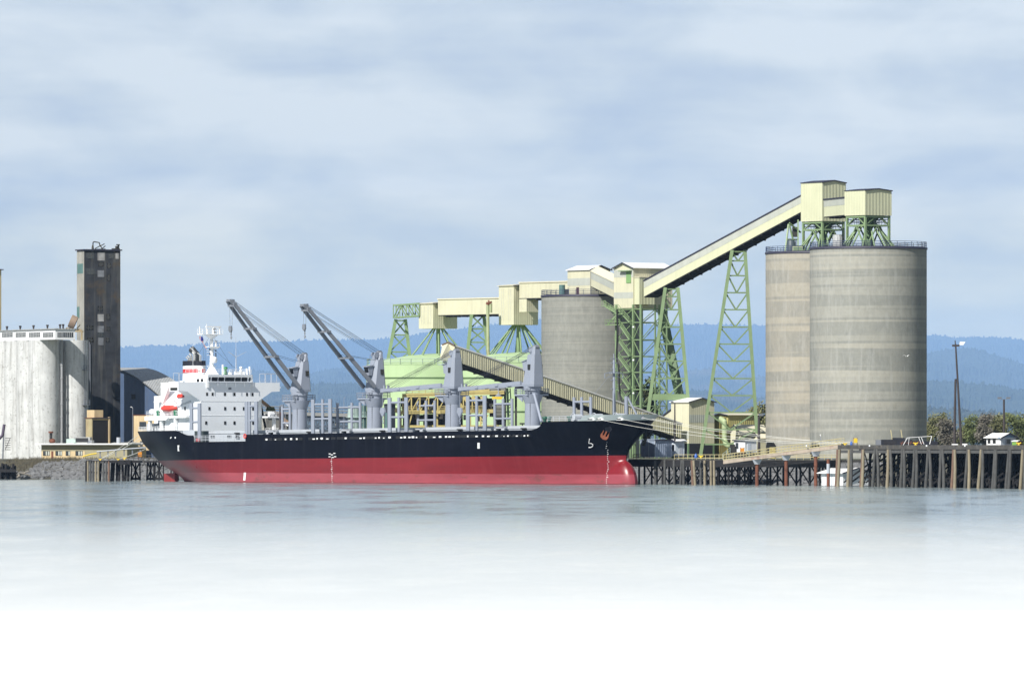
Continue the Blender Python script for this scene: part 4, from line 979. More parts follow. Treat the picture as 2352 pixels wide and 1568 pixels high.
# elevator transfer house on its steel tower
t = house('transfer_house', 'cream transfer house with white roof and green hatch on top of the green stair tower', 'building', 1454.5, 1688, 44.5, 90, 615, 707, 'y', 12, M['cream'], M['white_roof'], over=.4)
o, f, Lx, Wy, H, z0 = t
band(o, f, Lx, Wy, z0, 619, 636, M['pale_band'], 'l'); band(o, f, Lx, Wy, z0, 670.5, 684.5, M['pale_band'], 'l')
g = MB(); xa, xb = f.x_at(1439, 0), f.x_at(1449.5, 0); g.box(xa, xb, -.12, 0, f.z_at(649.5, 0, 0) - z0, f.z_at(622, 0, 0) - z0); dr = part('loading_hatch', g, mat('hatch_green', (.20, .36, .14), .5), o)
g = MB(); g.box(f.x_at(1426, 0), f.x_at(1452, 0), -.9, 0, f.z_at(622.5, 0, 0) - z0, f.z_at(620.8, 0, 0) - z0); part('hoist_beam', g, M['green_steel'], dr)
g = MB(); ws_ = f.x_at(1476, 0) ; g.box(.03, 1.9, .3, 4.6, f.z_at(699, 0, 0) - z0, f.z_at(638, 0, 0) - z0); part('head_box', g, M['lime_cream'], o)
g = MB(); g.box(.05, 2.0, .2, 4.7, f.z_at(638, 0, 0) - z0 + .02, f.z_at(637, 0, 0) - z0 + .1); part('box_cover', g, M['cream_roof'], o)
# stair tower frame
fT = Fr(1472, 1684, 53)
z_top, z_bot = fT.z_at(699, 0, 0), GZ
lx = -fT.x_at(1415.5, 0); wy = fT.y_at(1531.5, 0)
o = thing('stair_tower', 'open green steel stair tower carrying the cream transfer house', 'tower', (fT.o.x, fT.o.y, z_bot), -fT.phi)
cols = MB(); mx = fT.x_at(1454.5, 0); my = fT.y_at(1515, 0)
gridx, gridy = [-lx, mx, 0], [0, wy * .55, my, wy]
for x in gridx:
    for y in (0, wy): cols.bar((x, y, 0), (x, y, z_top - z_bot), .42 if y == 0 else .3)
for y in gridy[1:3]:
    for x in (-lx, 0): cols.bar((x, y, 0), (x, y, z_top - z_bot), .3)
part('column', cols, M['green_steel'], o)
lev = [fT.z_at(y, 0, 0) - z_bot for y in (709.6, 740, 780, 818, 854.6, 894, 932, 970)]
gm = MB(); bm_ = MB()
for i, z in enumerate(lev):
    for y in (0, wy): gm.bar((-lx, y, z), (0, y, z), .22)
    for x in (-lx, 0): gm.bar((x, 0, z), (x, wy, z), .22)
    gm.bar((mx, 0, z), (mx, wy, z), .15)
    if i + 1 < len(lev):
        z2 = lev[i + 1]; s = i % 2
        for y in (0, wy):
            bm_.bar((-lx, y, z2), (mx, y, z), .15); bm_.bar((mx, y, z2 if s else z), (0, y, z if s else z2), .15)
        for x in (-lx, 0):
            bm_.bar((x, 0, z2), (x, gridy[1], z), .15)
            bm_.bar((x, gridy[1], z if s else z2), (x, wy, z2 if s else z), .14); bm_.bar((x, gridy[1], z2 if s else z), (x, wy, z if s else z2), .14)
part('girder', gm, M['green_steel'], o); part('bracing', bm_, M['green_steel'], o)
stp = MB()
x0, x1 = -lx * .78, mx
for i in range(len(lev) - 1):
    z, z2 = lev[i + 1], lev[i]
    for y in (-1.1, -.2): stp.bar((x0, y, z2), (x1, y, z), .12, .35)
    n = 12
    for k in range(n): t_ = k / n; stp.box(x0 + (x1 - x0) * t_, x0 + (x1 - x0) * t_ + .28, -1.1, -.2, z2 + (z - z2) * t_ - .06, z2 + (z - z2) * t_)
    for dz in (.6, 1.15): stp.bar((x0, -1.1, z2 + dz), (x1, -1.1, z + dz), .09)
    stp.box(x0 - 1.2, x0, -1.2, .4, z2 - .1, z2); stp.rail([(x0 - 1.2, -1.2, z2), (x0, -1.2, z2)], 1.1, 2, 1, .05)
part('stair', stp, M['green_steel'], o)
bl = MB()   # cantilevered landing stairs at the silo top
zl1, zl2 = fT.z_at(700, 0, 0) - z_bot, fT.z_at(720, 0, 0) - z_bot; zl3 = fT.z_at(744, 0, 0) - z_bot
xA, xB = fT.x_at(1398, 0), fT.x_at(1428, 0)
bl.box(xA - 1, xA + .6, -1.3, 0, zl1 - .15, zl1); bl.bar((xA, -1.2, zl1), (xB, -1.2, zl2), .15, .4); bl.bar((xA, -.2, zl1), (xB, -.2, zl2), .15, .4)
bl.box(xB - 1.5, xB + 2.2, -1.4, 0, zl2 - .15, zl2); bl.box(xA + .5, xB + 1, -1.4, 0, zl3 - .2, zl3); bl.bar((xB, -1.2, zl2), (xA + 1.2, -1.2, zl3), .15, .4)
for p, q_ in (((xA - 1, -1.3, zl1), (xA + .6, -1.3, zl1)), ((xA, -1.3, zl1), (xB, -1.3, zl2)), ((xB, -1.4, zl2), (xB + 2.2, -1.4, zl2)), ((xA + .5, -1.4, zl3), (xB + 1, -1.4, zl3))): bl.rail([p, q_], 1.1, 2, .8, .06)
bl.bar((xB, -.3, zl2), (-lx, -.1, zl2 - 4), .2)
part('landing', bl, M['green_steel'], o)
hs = MB(); y0 = -1.5; hz = lambda py: fT.z_at(py, 0, 0) - z_bot; hxp = lambda px: fT.x_at(px, 0)
hs.path([(hxp(1429), y0, hz(709)), (hxp(1431), y0, hz(760)), (hxp(1428), y0, hz(815)), (hxp(1429), y0, hz(830)), (hxp(1433), y0, hz(838)), (hxp(1434), y0, hz(870)), (hxp(1435), y0, hz(905)), (hxp(1441), y0, hz(925))], .2, 6)
part('hose', hs, M['black'], o)
lm = MB()
for py in (751, 827, 903): lm.ball((hxp(1459), -.5, hz(py)), .25, .25, .25, 8, 6)
part('flood_lamp', lm, M['ship_white'], o)
# inclined discharge chute behind the trestle
A, B = P(1520, 712, 1698), P(1564, 925, 1698)
o = thing('inclined_casing', 'dark green inclined conveyor casing with square covers behind the short trestle', 'conveyor', B)
m = MB(); m.bar(A, B, 2.1, 1.4); part('casing', m.shift(B), M['green_dark'], o)
for k in range(1, 9):
    t_ = .28 + k * .075; c = A.lerp(B, t_); dv_ = (B - A).normalized(); m = MB(); m.bar(c - dv_ * .8 + Vector((.3, -.85, 0)), c + dv_ * .8 + Vector((.3, -.85, 0)), 1.0, .2); part('inspection_cover', m.shift(B), mat('cover_green', (.20, .28, .17), .6) if k == 1 else bpy.data.materials['cover_green'], o)

# silo-top house with short inclined gallery
t = house('silo_top_house', 'cream gabled house with white roof on the dark grey silo', 'building', 1355.5, 1716, 52, 46, 619, 681, 'x', 9.5, M['cream'], M['white_roof'], over=.35)
o, f, Lx, Wy, H, z0 = t
band(o, f, Lx, Wy, z0, 638, 655, M['pale_band'], 'l')
g = MB(); xa, xb = f.x_at(1324, 0), f.x_at(1330, 0); g.box(xa, xb, -.06, .1, 0, f.z_at(659, 0, 0) - z0); part('door', g, mat('door_brown', (.06, .02, .03), .5), o)
A = P(1357, 657, 1712); B = P(1410, 683, 1696)
g_ = beam_gallery('conveyor_gallery', 'short cream gallery sloping from the silo top house down to the transfer house', A, B, 3.4, (657 - 623) * 1712 / F, M['cream'], M['pale_band'], .5, M['cream_roof'], None, 0, pitch=1.1)
c = P(1291, 678, 1719); o = thing('dust_filter', 'teal dust filter unit on the rim of the dark grey silo', 'filter', c)
m = MB(); m.lathe([(.7, 0), (.7, 2.4)], n=12); part('drum', m, M['teal'], o); m = MB(); m.box(.7, 1.6, -.3, .3, 0, 1.4); m.tube((1.4, 0, 0), (1.4, 0, 1.8), .07, n=5); part('fan', m, M['machinery'], o)

# distribution houses above the tanks, their galleries and spouts
dA = house('distribution_house', 'cream distribution house with spouts fanning onto the left green tank', 'building', 994.7, 1782, 32.7, 55.5, 697, 754, 'x', 3, M['cream'], M['cream_roof'], over=.3)
dB = house('distribution_house', 'cream distribution house with spouts fanning onto the right green tank next to the silo', 'building', 1180, 1756, 34.3, 56, 656, 745.5, 'x', 3, M['cream'], M['cream_roof'], over=.3)
for (o, f, Lx, Wy, H, z0), xs_ in ((dA, (967, 973, 982, 988)), (dB, (1151, 1156, 1167, 1172))):
    for px in xs_: g = MB(); xa = f.x_at(px, 0); g.box(xa, xa + .4, -.04, .02, 1.2, H - .5); part('wall_strip', g, M['pale_strip'], o)
# the deep right-hand box of each house
gA = P(1006, 723.5, 1782); gB = P(1147, 720.8, 1763)
beam_gallery('conveyor_gallery', 'long cream gallery running between the two distribution houses above the tanks', gA, gB, 4.6, (723 - 688) * 1782 / F, M['cream'], M['pale_band'], .01, M['cream_roof'], None)
gA = P(1193, 685, 1756); gB = P(1306, 682.5, 1739)
beam_gallery('conveyor_gallery', 'cream gallery running from the right distribution house into the silo top house', gA, gB, 4.4, (685 - 650.5) * 1756 / F, M['cream'], None, .0, M['cream_roof'], None)
t = house('drop_box', 'cream box hanging under the gallery beside the dark grey silo', 'box', 1209.5, 1752.5, 17, 27, 686, 716, 'x', 0.1, M['cream'], M['underside'], over=.05)
def fan(label, pxc, ytop, d, rad, ybase, n=11, start=.2):
    c = P(pxc, ytop, d); o = thing('grain_spouts', label, 'spouts', c); zb = P(pxc, ybase, d).z - c.z
    for k in range(n):
        a = start + 2 * PI * k / n; m = MB(); m.tube((1.2 * math.cos(a), 1.2 * math.sin(a), 0), (rad * math.cos(a), rad * math.sin(a), zb - .1 * rad * .6), .19, n=8); part('spout', m, M['green_steel'], o)
    m = MB(); m.tube((0, 0, 0), (0, 0, zb + 1.4), .5, n=10); part('centre_post', m, M['green_steel'], o)
    return o
fan('green spouts fanning down onto the left green tank', 1006.5, 754, 1786, 8.0, 828, 10, .35)
fan('green spouts fanning down onto the right green tank', 1191, 745.5, 1760.5, 8.0, 822, 12, .1)
def tank(label, cx, rad, d, yeave, yap):
    c = P(cx, 1000, d); r = rad * d / F; o = thing('storage_tank', label, 'tank', (c.x, c.y, GZ)); ze, za = P(cx, yeave, d).z - GZ, P(cx, yap, d).z - GZ
    m = MB(); m.lathe([(r, 0), (r, ze)], n=72); part('wall', m, M['tank_green'], o)
    m = MB(); m.lathe([(r + .08, ze - .05), (r * .75, ze + (za - ze) * .42), (r * .4, ze + (za - ze) * .82), (1.2, za), (.05, za + .05)], n=72); part('roof', m, M['tank_green'], o)
    m = MB()
    for py in (868, 945): z = P(cx, py, d).z - GZ; m.lathe([(r + .14, z - .2), (r + .2, z), (r + .14, z + .1)], n=72, caps=False)
    part('stiffener_ring', m, mat('ring_green', (.10, .17, .07), .6) if not bpy.data.materials.get('ring_green') else bpy.data.materials['ring_green'], o)
    m = MB(); n = 36
    pts = [((r - .2) * math.cos(2 * PI * i / n), (r - .2) * math.sin(2 * PI * i / n), ze + .05) for i in range(n + 1)]
    m.rail(pts, 1.3, 2, 3.5, .07); part('railing', m, M['teal_pale'], o)
    return o
tank('pale green round storage tank with cone roof behind the second ship crane', 1000, 159, 1786, 838, 812)
tank('pale green round storage tank with cone roof behind the third and fourth ship cranes', 1191, 159, 1759, 834, 809)
# green lattice bridge and trestles
A, Bq = P(903.5, 701, 1794), P(963, 698, 1786)
o = thing('truss_bridge', 'green open truss walkway at the left end of the conveyor galleries', 'bridge', A); m = MB(); h = 29 * 1752 / F; L = Bq - A; w = Vector((.6, 3.0, 0)); Zd = Vector((0, 0, -h))
L = Vector((L.x, L.y + 0, .3)); n = 4
for base in (Vector((0, 0, 0)), w):
    m.bar(base, base + L, .35); m.bar(base + Zd, base + L + Zd, .35)
    for k in range(n + 1):
        p = base + L * (k / n); m.bar(p, p + Zd, .25)
        if k < n: q_ = base + L * ((k + 1) / n); m.bar(p + (Zd if k == 0 else O_ if False else Vector((0, 0, 0))), q_ + (Vector((0, 0, 0)) if k == 0 else Zd), .2)
for k in range(n + 1): p = L * (k / n); m.bar(p, p + w, .2); m.bar(p + Zd, p + Zd + w, .2)
part('truss', m, M['green_steel'], o)
bent('conveyor_trestle', 'green X braced trestle at the left end standing behind the left tank', 909, 931, 885, 946, 733, 858, 1795, [736, 769, 808, 850], .8, 'X')
bent('conveyor_trestle', 'green X braced trestle between the two fans of grain spouts', 1083, 1111, 1071, 1124, 722, 838, 1771, [724, 755, 786, 832], .8, 'X')
o = thing('vent_pipe', 'rust streaked green vent pipe with bent top between the tanks', 'pipe', P(1121.5, 812, 1757)); b = o.location; pts = [P(1121.5, 815, 1757), P(1120, 700, 1757), P(1121.5, 694, 1757), P(1125, 693, 1757), P(1127, 697, 1757), P(1127, 718, 1757)]
m = MB(); m.path(pts, .38, 8); rp = mat('rusty_green_pipe', (.36, .40, .24), .7, 0, .15, .4, .3, (.2, .1, .05), spot=.9, spotcol=(.20, .085, .04), spscale=.5); part('pipe', m.shift(b), rp, o)
m = MB(); m.path(pts[1:5], .46, 8); part('elbow', m.shift(b), M['rust'], o)
# descending gallery in front
A = P(1044, 829, 1626); B = P(1566, 1007, 1668)
hA = (829 - 795) * 1626 / F
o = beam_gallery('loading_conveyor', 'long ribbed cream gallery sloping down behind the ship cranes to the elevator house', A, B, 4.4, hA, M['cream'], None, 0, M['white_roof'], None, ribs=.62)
# skewed lit end face
Q = Vector((-(B - A).y, (B - A).x, 0)).normalized(); 
hb_ = MB(); fE = [P(1010, 826, 1622), P(1044.3, 829.5, 1625.8), P(1044.3, 794, 1625.8), P(1030, 787, 1627), P(1016, 792.5, 1628)]
bk = [v + Vector((1.5, 6, -.5)) for v in fE]; hb_.loft([fE, bk]); part('end_wall', hb_.shift(A), M['cream_plain'], o)
tr_ = MB(); 
for i in (2, 3): tr_.bar(fE[i] + Vector((0, -.1, .1)), fE[i + 1] + Vector((0, -.1, .1)), .35, .25)
part('verge', tr_.shift(A), mat('verge_brown', (.14, .09, .06), .7), o)
pl_ = MB(); pl_.box(-.5, 3.5, -1.5, 1, -.2, 0); pl_.rail([(-.5, -1.5, 0), (3.5, -1.5, 0)], 1.1, 2, 1, .06); pl_.v = [(x + P(1011, 836, 1622).x, y + 1622, z + P(1011, 836, 1622).z) for x, y, z in pl_.v]; part('platform', pl_.shift(A), M['teal_pale'], o)
for px, yt_ in ((1160, 880), (1185, 887)):
    m = MB(); a = P(px, yt_, 1640); m.bar(a, (a.x, a.y, GZ), .5); m.bar(a, (a.x, a.y + 3, a.z), .5); part('support_post', m.shift(A), M['machinery'], o)
# yellow ship-loading frame behind the hatches
d = 1612
o = thing('loader_bridge', 'faded yellow steel shiploader bridge full of dark machinery behind the ship hatches', 'shiploader', P(925, 985, d)); b = Vector(o.location)
def yx(zx): return 903.0 + .14646 * (zx - 0) - 13.05 * 0 if False else (1550 + zx * .2551) * .5742
def yy(zy): return (1480 + zy * .2551) * .5742
fr = MB(); dk2 = MB(); pv = lambda zx, zy, dd=0: P(yx(zx), yy(zy), d + dd)
for y in (400, 375): fr.bar(pv(230, y + 12), pv(1830, y - 40), .45)
fr.bar(pv(200, 665), pv(1700, 640), .55, .8); fr.bar(pv(360, 380, 2), pv(900, 365, 2), .35); fr.bar(pv(1200, 330), pv(1600, 325), .5, .9); fr.bar(pv(1200, 365), pv(1600, 355), .4)
for zx in (240, 375, 508, 645, 785, 1190, 1330, 1500): fr.bar(pv(zx, 400), pv(zx, 650), .26)
for zx in (250, 380, 515, 650, 790): fr.bar(pv(zx, 640), pv(zx + 125, 410), .2)
for zx in (1200, 1330, 1470): fr.bar(pv(zx, 410, -.3), pv(zx + 70, 520, -.3), .75)
for zx in (1120,): fr.bar(pv(zx, 500), pv(zx + 60, 600), .6)
for zx in (210, 780, 1300, 1460, 1700): fr.bar(pv(zx, 660), pv(zx, 900), .35)
for zx, z2 in ((380, 330), (1430, 1580), (1580, 1430)): fr.bar(pv(zx, 700), pv(z2, 890), .25)
fr.bar(pv(200, 880), pv(1750, 880), .5)
part('steel_frame', fr.shift(b), M['yellow_dull'], o)
mc = MB(); random.seed(5)
mc.hexa([pv(250, 640, 1.5), pv(1180, 630, 1.5), pv(1180, 630, 4), pv(250, 640, 4), pv(250, 440, 1.5), pv(1180, 430, 1.5), pv(1180, 430, 4), pv(250, 440, 4)])
mc.hexa([pv(1200, 640, 1.5), pv(1640, 630, 1.5), pv(1640, 630, 4), pv(1200, 640, 4), pv(1200, 450, 1.5), pv(1640, 440, 1.5), pv(1640, 440, 4), pv(1200, 450, 4)])
for k in range(110):
    zx = random.uniform(250, 1650); zy = random.uniform(420, 640); a = pv(zx, zy, random.uniform(.5, 3)); s = random.uniform(.25, .9); mc.box(a.x - s, a.x + s, a.y, a.y + 1, a.z - s * .5, a.z + s * .5)
for zx0, zx1, zy0, zy1 in ((240, 470, 690, 880), (480, 560, 700, 800), (640, 780, 720, 880), (560, 640, 790, 880), (1190, 1290, 700, 780), (1380, 1560, 690, 800), (560, 720, 690, 780), (790, 910, 680, 890), (1000, 1010, 680, 890), (1130, 1180, 690, 880), (1600, 1720, 560, 730), (1690, 1800, 720, 860)):
    a = pv(zx0, zy1, 2); c = pv(zx1, zy0, 2); mc.box(a.x, c.x, a.y, a.y + 3, a.z, c.z)
part('machinery', mc.shift(b), M['machinery'], o)
rl = MB(); rl.rail([pv(290, 385, 1), pv(900, 365, 1)], 1.1, 3, 1.4, .06); rl.rail([pv(1215, 330, 1), pv(1800, 320, 1)], 1.1, 3, 1.4, .06); rl.rail([pv(205, 650, -1), pv(460, 650, -1)], 1.1, 3, 1.4, .06); rl.rail([pv(800, 645, -1), pv(1540, 640, -1)], 1.1, 3, 1.4, .06); part('railing', rl.shift(b), M['yellow_dull'], o)
bx_ = MB(); a = pv(1640, 455, -1); c = pv(1800, 415, -1); bx_.box(a.x, c.x, a.y, a.y + 3, a.z, c.z); part('winch_box', bx_.shift(b), M['yellow'], o)
dr_ = MB()
for zy in (600, 650, 700): a = pv(1760, zy, -1); dr_.tube((a.x - 1.4, a.y, a.z), (a.x + 1.2, a.y, a.z), 1.0, n=12)
a = pv(1600, 345, 1); c = pv(1850, 345, 1); dr_.tube(a, c, .9, n=12); part('drum', dr_.shift(b), mat('hose_drum', (.12, .12, .10), .6), o)
hp = MB(); a = pv(1740, 400, 0); hp.lathe([(.25, a.z + 1.8), (.25, a.z + .5), (1.0, a.z - .3)], a.x, a.y, 12); part('hopper', hp.shift(b), M['steel_grey_dark'], o)
cb = MB(); a = pv(110, 640, -1); c = pv(165, 590, -1); cb.hexa([pv(110, 650, -1), pv(170, 680, -1), pv(170, 680, 2), pv(110, 650, 2), pv(125, 585, -1), pv(168, 600, -1), pv(168, 600, 2), pv(125, 585, 2)]); part('operator_cab', cb.shift(b), M['yellow_dull'], o)
# green column by the tank
m = MB(); a = P(yx(1900), 985, 1640); o = thing('pipe_mast', 'green lattice post standing against the green tank behind the stanchions', 'post', a); m.bar((0, 0, 0), (-.3, 0, 9.0), .5); m.bar((1.0, 0, 0), (.3, 0, 9.0), .25)
for k in range(5): m.bar((-.1, 0, 1 + k * 1.7), (.9 - k * .12, 0, 1.8 + k * 1.7), .15)
part('post', m, M['green_steel'], o); m = MB(); m.box(-1.4, .9, -.4, .4, 5.2, 5.3); m.rail([(-1.4, -.4, 5.3), (.9, -.4, 5.3)], 1, 2, .8, .05); part('platform', m, M['green_steel'], o)
m = MB(); a = P(yx(2110), yy(840), 1625); o = thing('floodlight', 'small dark floodlight in front of the right green tank', 'lamp', P(yx(2115), 990, 1625)); m.box(-.6, .6, -.3, .3, P(0, yy(850), 1625).z - o.location.z, P(0, yy(826), 1625).z - o.location.z); part('lamp_head', m, M['machinery'], o); m = MB(); m.tube((0, 0, 0), (0, 0, P(0, yy(850), 1625).z - o.location.z), .12, n=6); part('post', m, M['machinery'], o)

# elevator house and neighbours
t = house('elevator_house', 'tall cream ribbed elevator house at the foot of the sloping gallery', 'building', 1582.5, 1669, 41, 58, 923, 1018, 'x', 9, M['cream'], M['white_roof'], over=.35)
o, f, Lx, Wy, H, z0 = t
band(o, f, Lx, Wy, z0, 952, 970, M['pale_band'], 'r'); band(o, f, Lx, Wy, z0, 990, 1008, M['pale_band'], 'l')
g = MB(); g.box(-Lx, 0, .2, Wy, GZ - z0, -.02); part('dark_base', g, M['underside'], o)
g = MB()
for x in (-Lx + .3, -.3): g.bar((x, .1, GZ - z0), (x, .1, 0), .4)
for y in (Wy * .5, Wy - .2): g.bar((-.1, y, GZ - z0), (-.1, y, 0), .4)
part('leg', g, M['green_dark'], o)
g = MB(); a = -Lx - .02
xw = f.x_at(1510, 0)
g.loft([[(a, .2, f.z_at(940, 0, 0) - z0), (xw, .2, f.z_at(963, 0, 0) - z0), (xw, .2, f.z_at(985, 0, 0) - z0), (a, .2, f.z_at(985, 0, 0) - z0)], [(a, 5, f.z_at(940, 0, 0) - z0), (xw, 5, f.z_at(963, 0, 0) - z0), (xw, 5, f.z_at(985, 0, 0) - z0), (a, 5, f.z_at(985, 0, 0) - z0)]]); an = part('side_annexe', g, M['cream_plain'], o)
g = MB(); g.bar((a, .1, f.z_at(939.5, 0, 0) - z0), (xw, .1, f.z_at(962.5, 0, 0) - z0), .3, .25); part('verge', g, M['dark_trim'], an)
t = house('warehouse', 'yellow sheet warehouse with low white roof behind the tall trestle', 'building', 1672, 1676, 32, 70, 953, 1042, 'y', 3.5, M['yellow_sheet'], M['cream_roof'], over=.4)
o, f, Lx, Wy, H, z0 = t
g = MB(); g.box(-Lx + .5, -.3, -2.2, -.02, GZ - z0, f.z_at(968, 0, 0) - z0); part('lean_to', g, mat('ochre_sheet', (.32, .28, .10), .6, 0, .15, .4, .3, (.16, .14, .05), .6, .4), o)
g = MB(); pts = [(f.x_at(1645, 0), -1.8, f.z_at(962, 0, 0) - z0), (f.x_at(1670, 0), -1.8, f.z_at(962, 0, 0) - z0), (f.x_at(1678, 0), -1.8, f.z_at(968, 0, 0) - z0), (f.x_at(1679, 0), -1.8, f.z_at(1008, 0, 0) - z0), (f.x_at(1682, 0), -1.8, f.z_at(1020, 0, 0) - z0), (f.x_at(1688, 0), -1.8, f.z_at(1023, 0, 0) - z0)]
g.path(pts, .62, 10)
for p in pts[1:]: g.ball(p, .62, .62, .62, 10, 6)
part('duct', g, mat('duct_green', (.38, .46, .26), .5, 0, .1), o)
t = house('storage_shed', 'pale cream shed with hipped sheet roof between the warehouse and the silo', 'building', 1700, 1670, 22, 62, 990, 1040, 'y', 14, M['cream_plain'], M['cream_roof'], over=.4)
t = house('storage_shed', 'small buff lean-to against the hidden concrete silo', 'building', 1745, 1648, 14, 18, 1005, 1043, 'y', 8, M['cream_plain'], M['cream_roof'], over=.3)
t = house('control_booth', 'white control booth on the lower wharf below the warehouse', 'booth', 1711, 1545, 25, 27, 1011, 1038, 'y', 0.5, M['white_wall'], M['white_roof'], over=.25)
o, f, Lx, Wy, H, z0 = t
g = MB(); ya, yb = f.y_at(1717, 0), f.y_at(1724, 0); g.box(-.02, .06, ya, yb, .1, H * .75); part('door', g, M['hut_side'], o)
g = MB(); xa, xb = f.x_at(1690, 0), f.x_at(1696, 0); g.box(xa, xb, -.06, .05, H * .3, H * .8); part('window', g, M['glass_grey'], o)
g = MB(); g.box(-Lx - .6, -Lx * .75, -.5, .4, -.5, 1.2); g.box(-Lx - .9, -Lx * .9, -.4, .3, .6, 1.6); part('air_conditioner', g, M['machinery'], o)
g = MB(); g.box(-Lx, .2, 0, Wy, -(z0 - GZ), -.02); part('plinth', g, M['machinery'], o)
g = MB(); g.rail([(.3, -.6, -.2), (2.8, -1.2, -1.0)], 1.1, 2, 1, .06); g.rail([(-Lx - .3, -.8, -.2), (-Lx - 2.5, -1.0, -1.5)], 1.1, 2, 1, .06); part('stair_rail', g, M['teal_pale'], o)
# blue-grey shed and little white shed on the wharf
t = house('wharf_shed', 'weathered blue-grey sheet shed standing on the wharf by the bow', 'shed', 1504, 1552, 34, 39, 1010.5, 1049.5, 'x', 1.0, M['blue_grey_sheet'], M['blue_grey_sheet'], over=.15)
o, f, Lx, Wy, H, z0 = t
g = MB(); xx = f.x_at(1490, 0); g.box(xx - .06, xx + .06, -.05, .02, 0, H); g.box(-.02, .05, -.02, .08, 0, H); part('corner_strip', g, M['hut_side'], o)
t = house('wharf_shed', 'small white shed with sloping roof next to the blue-grey shed', 'shed', 1551, 1558, 10, 21, 1012, 1047, 'y', 2.5, M['hut_side'], M['white_roof'], over=.5)
o, f, Lx, Wy, H, z0 = t
g = MB(); ya, yb = f.y_at(1560, 0), f.y_at(1567, 0); g.box(-.02, .05, ya, yb, .1, H * .72); part('door', g, M['coaming'], o)
g = MB(); g.box(-Lx * .8, -Lx * .2, -.05, .05, H * .35, H * .75); part('window', g, M['glass'], o)
def lamp_post(label, px, yt, yb, d, arm=None, r=.16, m='wood_pole', head='steel_grey_dark'):
    b = P(px, yb, d); o = thing('lamp_post', label, 'lamp post', b); h = (yb - yt) * d / F
    g = MB(); g.tube((0, 0, 0), (0, 0, h), r * 1.2, r * .8, 8); part('pole', g, M[m], o)
    g = MB()
    for dx in arm or (-.5,): g.bar((0, 0, h - .1), (dx, 0, h + .25), .1); g.taper(dx, 0, h + .1, h + .1 + r * 1.6, r * 1.4, r, r * 2, r * 1.3)
    part('lamp_head', g, M[head], o); return o
lamp_post('thin lamp post with dark head rising above the blue-grey shed', 1550, 925, 1012, 1556, (-.55,))
lamp_post('dark wooden lamp post at the right end of the yellow warehouse', 1743, 956, 1048, 1600, (.5,), .3)
lamp_post('slim pale lamp post on the ramp in front of the larger silo', 1885, 1000, 1024, 1480, (-.1,), .06, 'steel_grey', 'ship_white')
# ------------------------------------------------------------------ WHARF, PIER, LEFT SHORE
# lower wharf behind the bow
fw = Fr(1464, 1545, 59)
xe = fw.x_at(1934, 0); zdk = 5.15
o = thing('timber_wharf', 'low dark timber wharf on crossed piles between the bow and the ramp', 'wharf', (fw.o.x, fw.o.y, 0), -fw.phi)
xsp = fw.x_at(1650, 0); g = MB(); g.box(-3, xsp, -.3, 13, zdk - .45, zdk); g.box(xsp, xe, -.3, 5, zdk - .46, zdk - .01); part('deck', g, M['deck_timber'], o)
g = MB(); g.box(-3, xe, -.42, -.3, zdk - 1.5, zdk - .1); 
part('fender_beam', g, M['pile_dark'], o)
xw_ = lambda px, y=0: fw.x_at(px, y)
px = 1468
while px < 1930:
    g = MB(); x = xw_(px, .5); g.tube((x, .5, -2), (x, .5, zdk - .4), .24, .2, 8); part('pile', g, M['pile_dark'], o); px += random.uniform(20, 30)
for tp, bp, tone in ((1589, 1592, 'brown'), (1593, 1598, 'tan'), (1609.7, 1609.3, 'grey'), (1618.5, 1619, 'tan'), (1633, 1633.5, 'tan'), (1640, 1641, 'tan'), (1570, 1570.5, 'grey'), (1566, 1562, 'grey'), (1527, 1526.5, 'grey'), (1548, 1549, 'grey'), (1505, 1506, 'grey')):
    g = MB(); g.tube((xw_(bp, -.55), -.55, -2), (xw_(tp, -.55), -.55, zdk - .15), .30, .26, 9); part('pile', g, M['pile_' + tone], o)
br = MB()
for row in (3.0, 10.0):
    x = -2.0 if row < 5 else -1.0
    while x < (xe - 2 if row < 5 else xsp - 3):
        br.tube((x, row, -2), (x, row, zdk - .4), .22, n=6); br.bar((x, row, .3), (x + 4.8, row, zdk - .8), .12, .28); br.bar((x + 4.8, row, .3), (x, row, zdk - .8), .12, .28); x += 4.8
part('bracing', br, M['pile_dark'], o)
for y in (.1,):
    g = MB(); pts = [(xw_(1547), 0.2, zdk), (xw_(1660), 0.2, zdk)]; g.rail(pts, 1.0, 1, 1.6, .06); g.bar((pts[0][0], .2, zdk + .35), (pts[1][0], .2, zdk + .35), .08, .12)
    g.rail([(xw_(1452), .2, zdk), (xw_(1470), .2, zdk)], 1.0, 2, 1.4, .09)
    pts = [(xw_(1690), 4.7, zdk - .8), (xw_(1926, 4.7), 4.7, zdk - .8)]; g.rail(pts, 1.8, 1, 2.4, .06); g.box(pts[0][0], pts[1][0], 4.65, 4.8, zdk + .5, zdk + .65)
    part('railing', g, M['yellow_pale'], o)
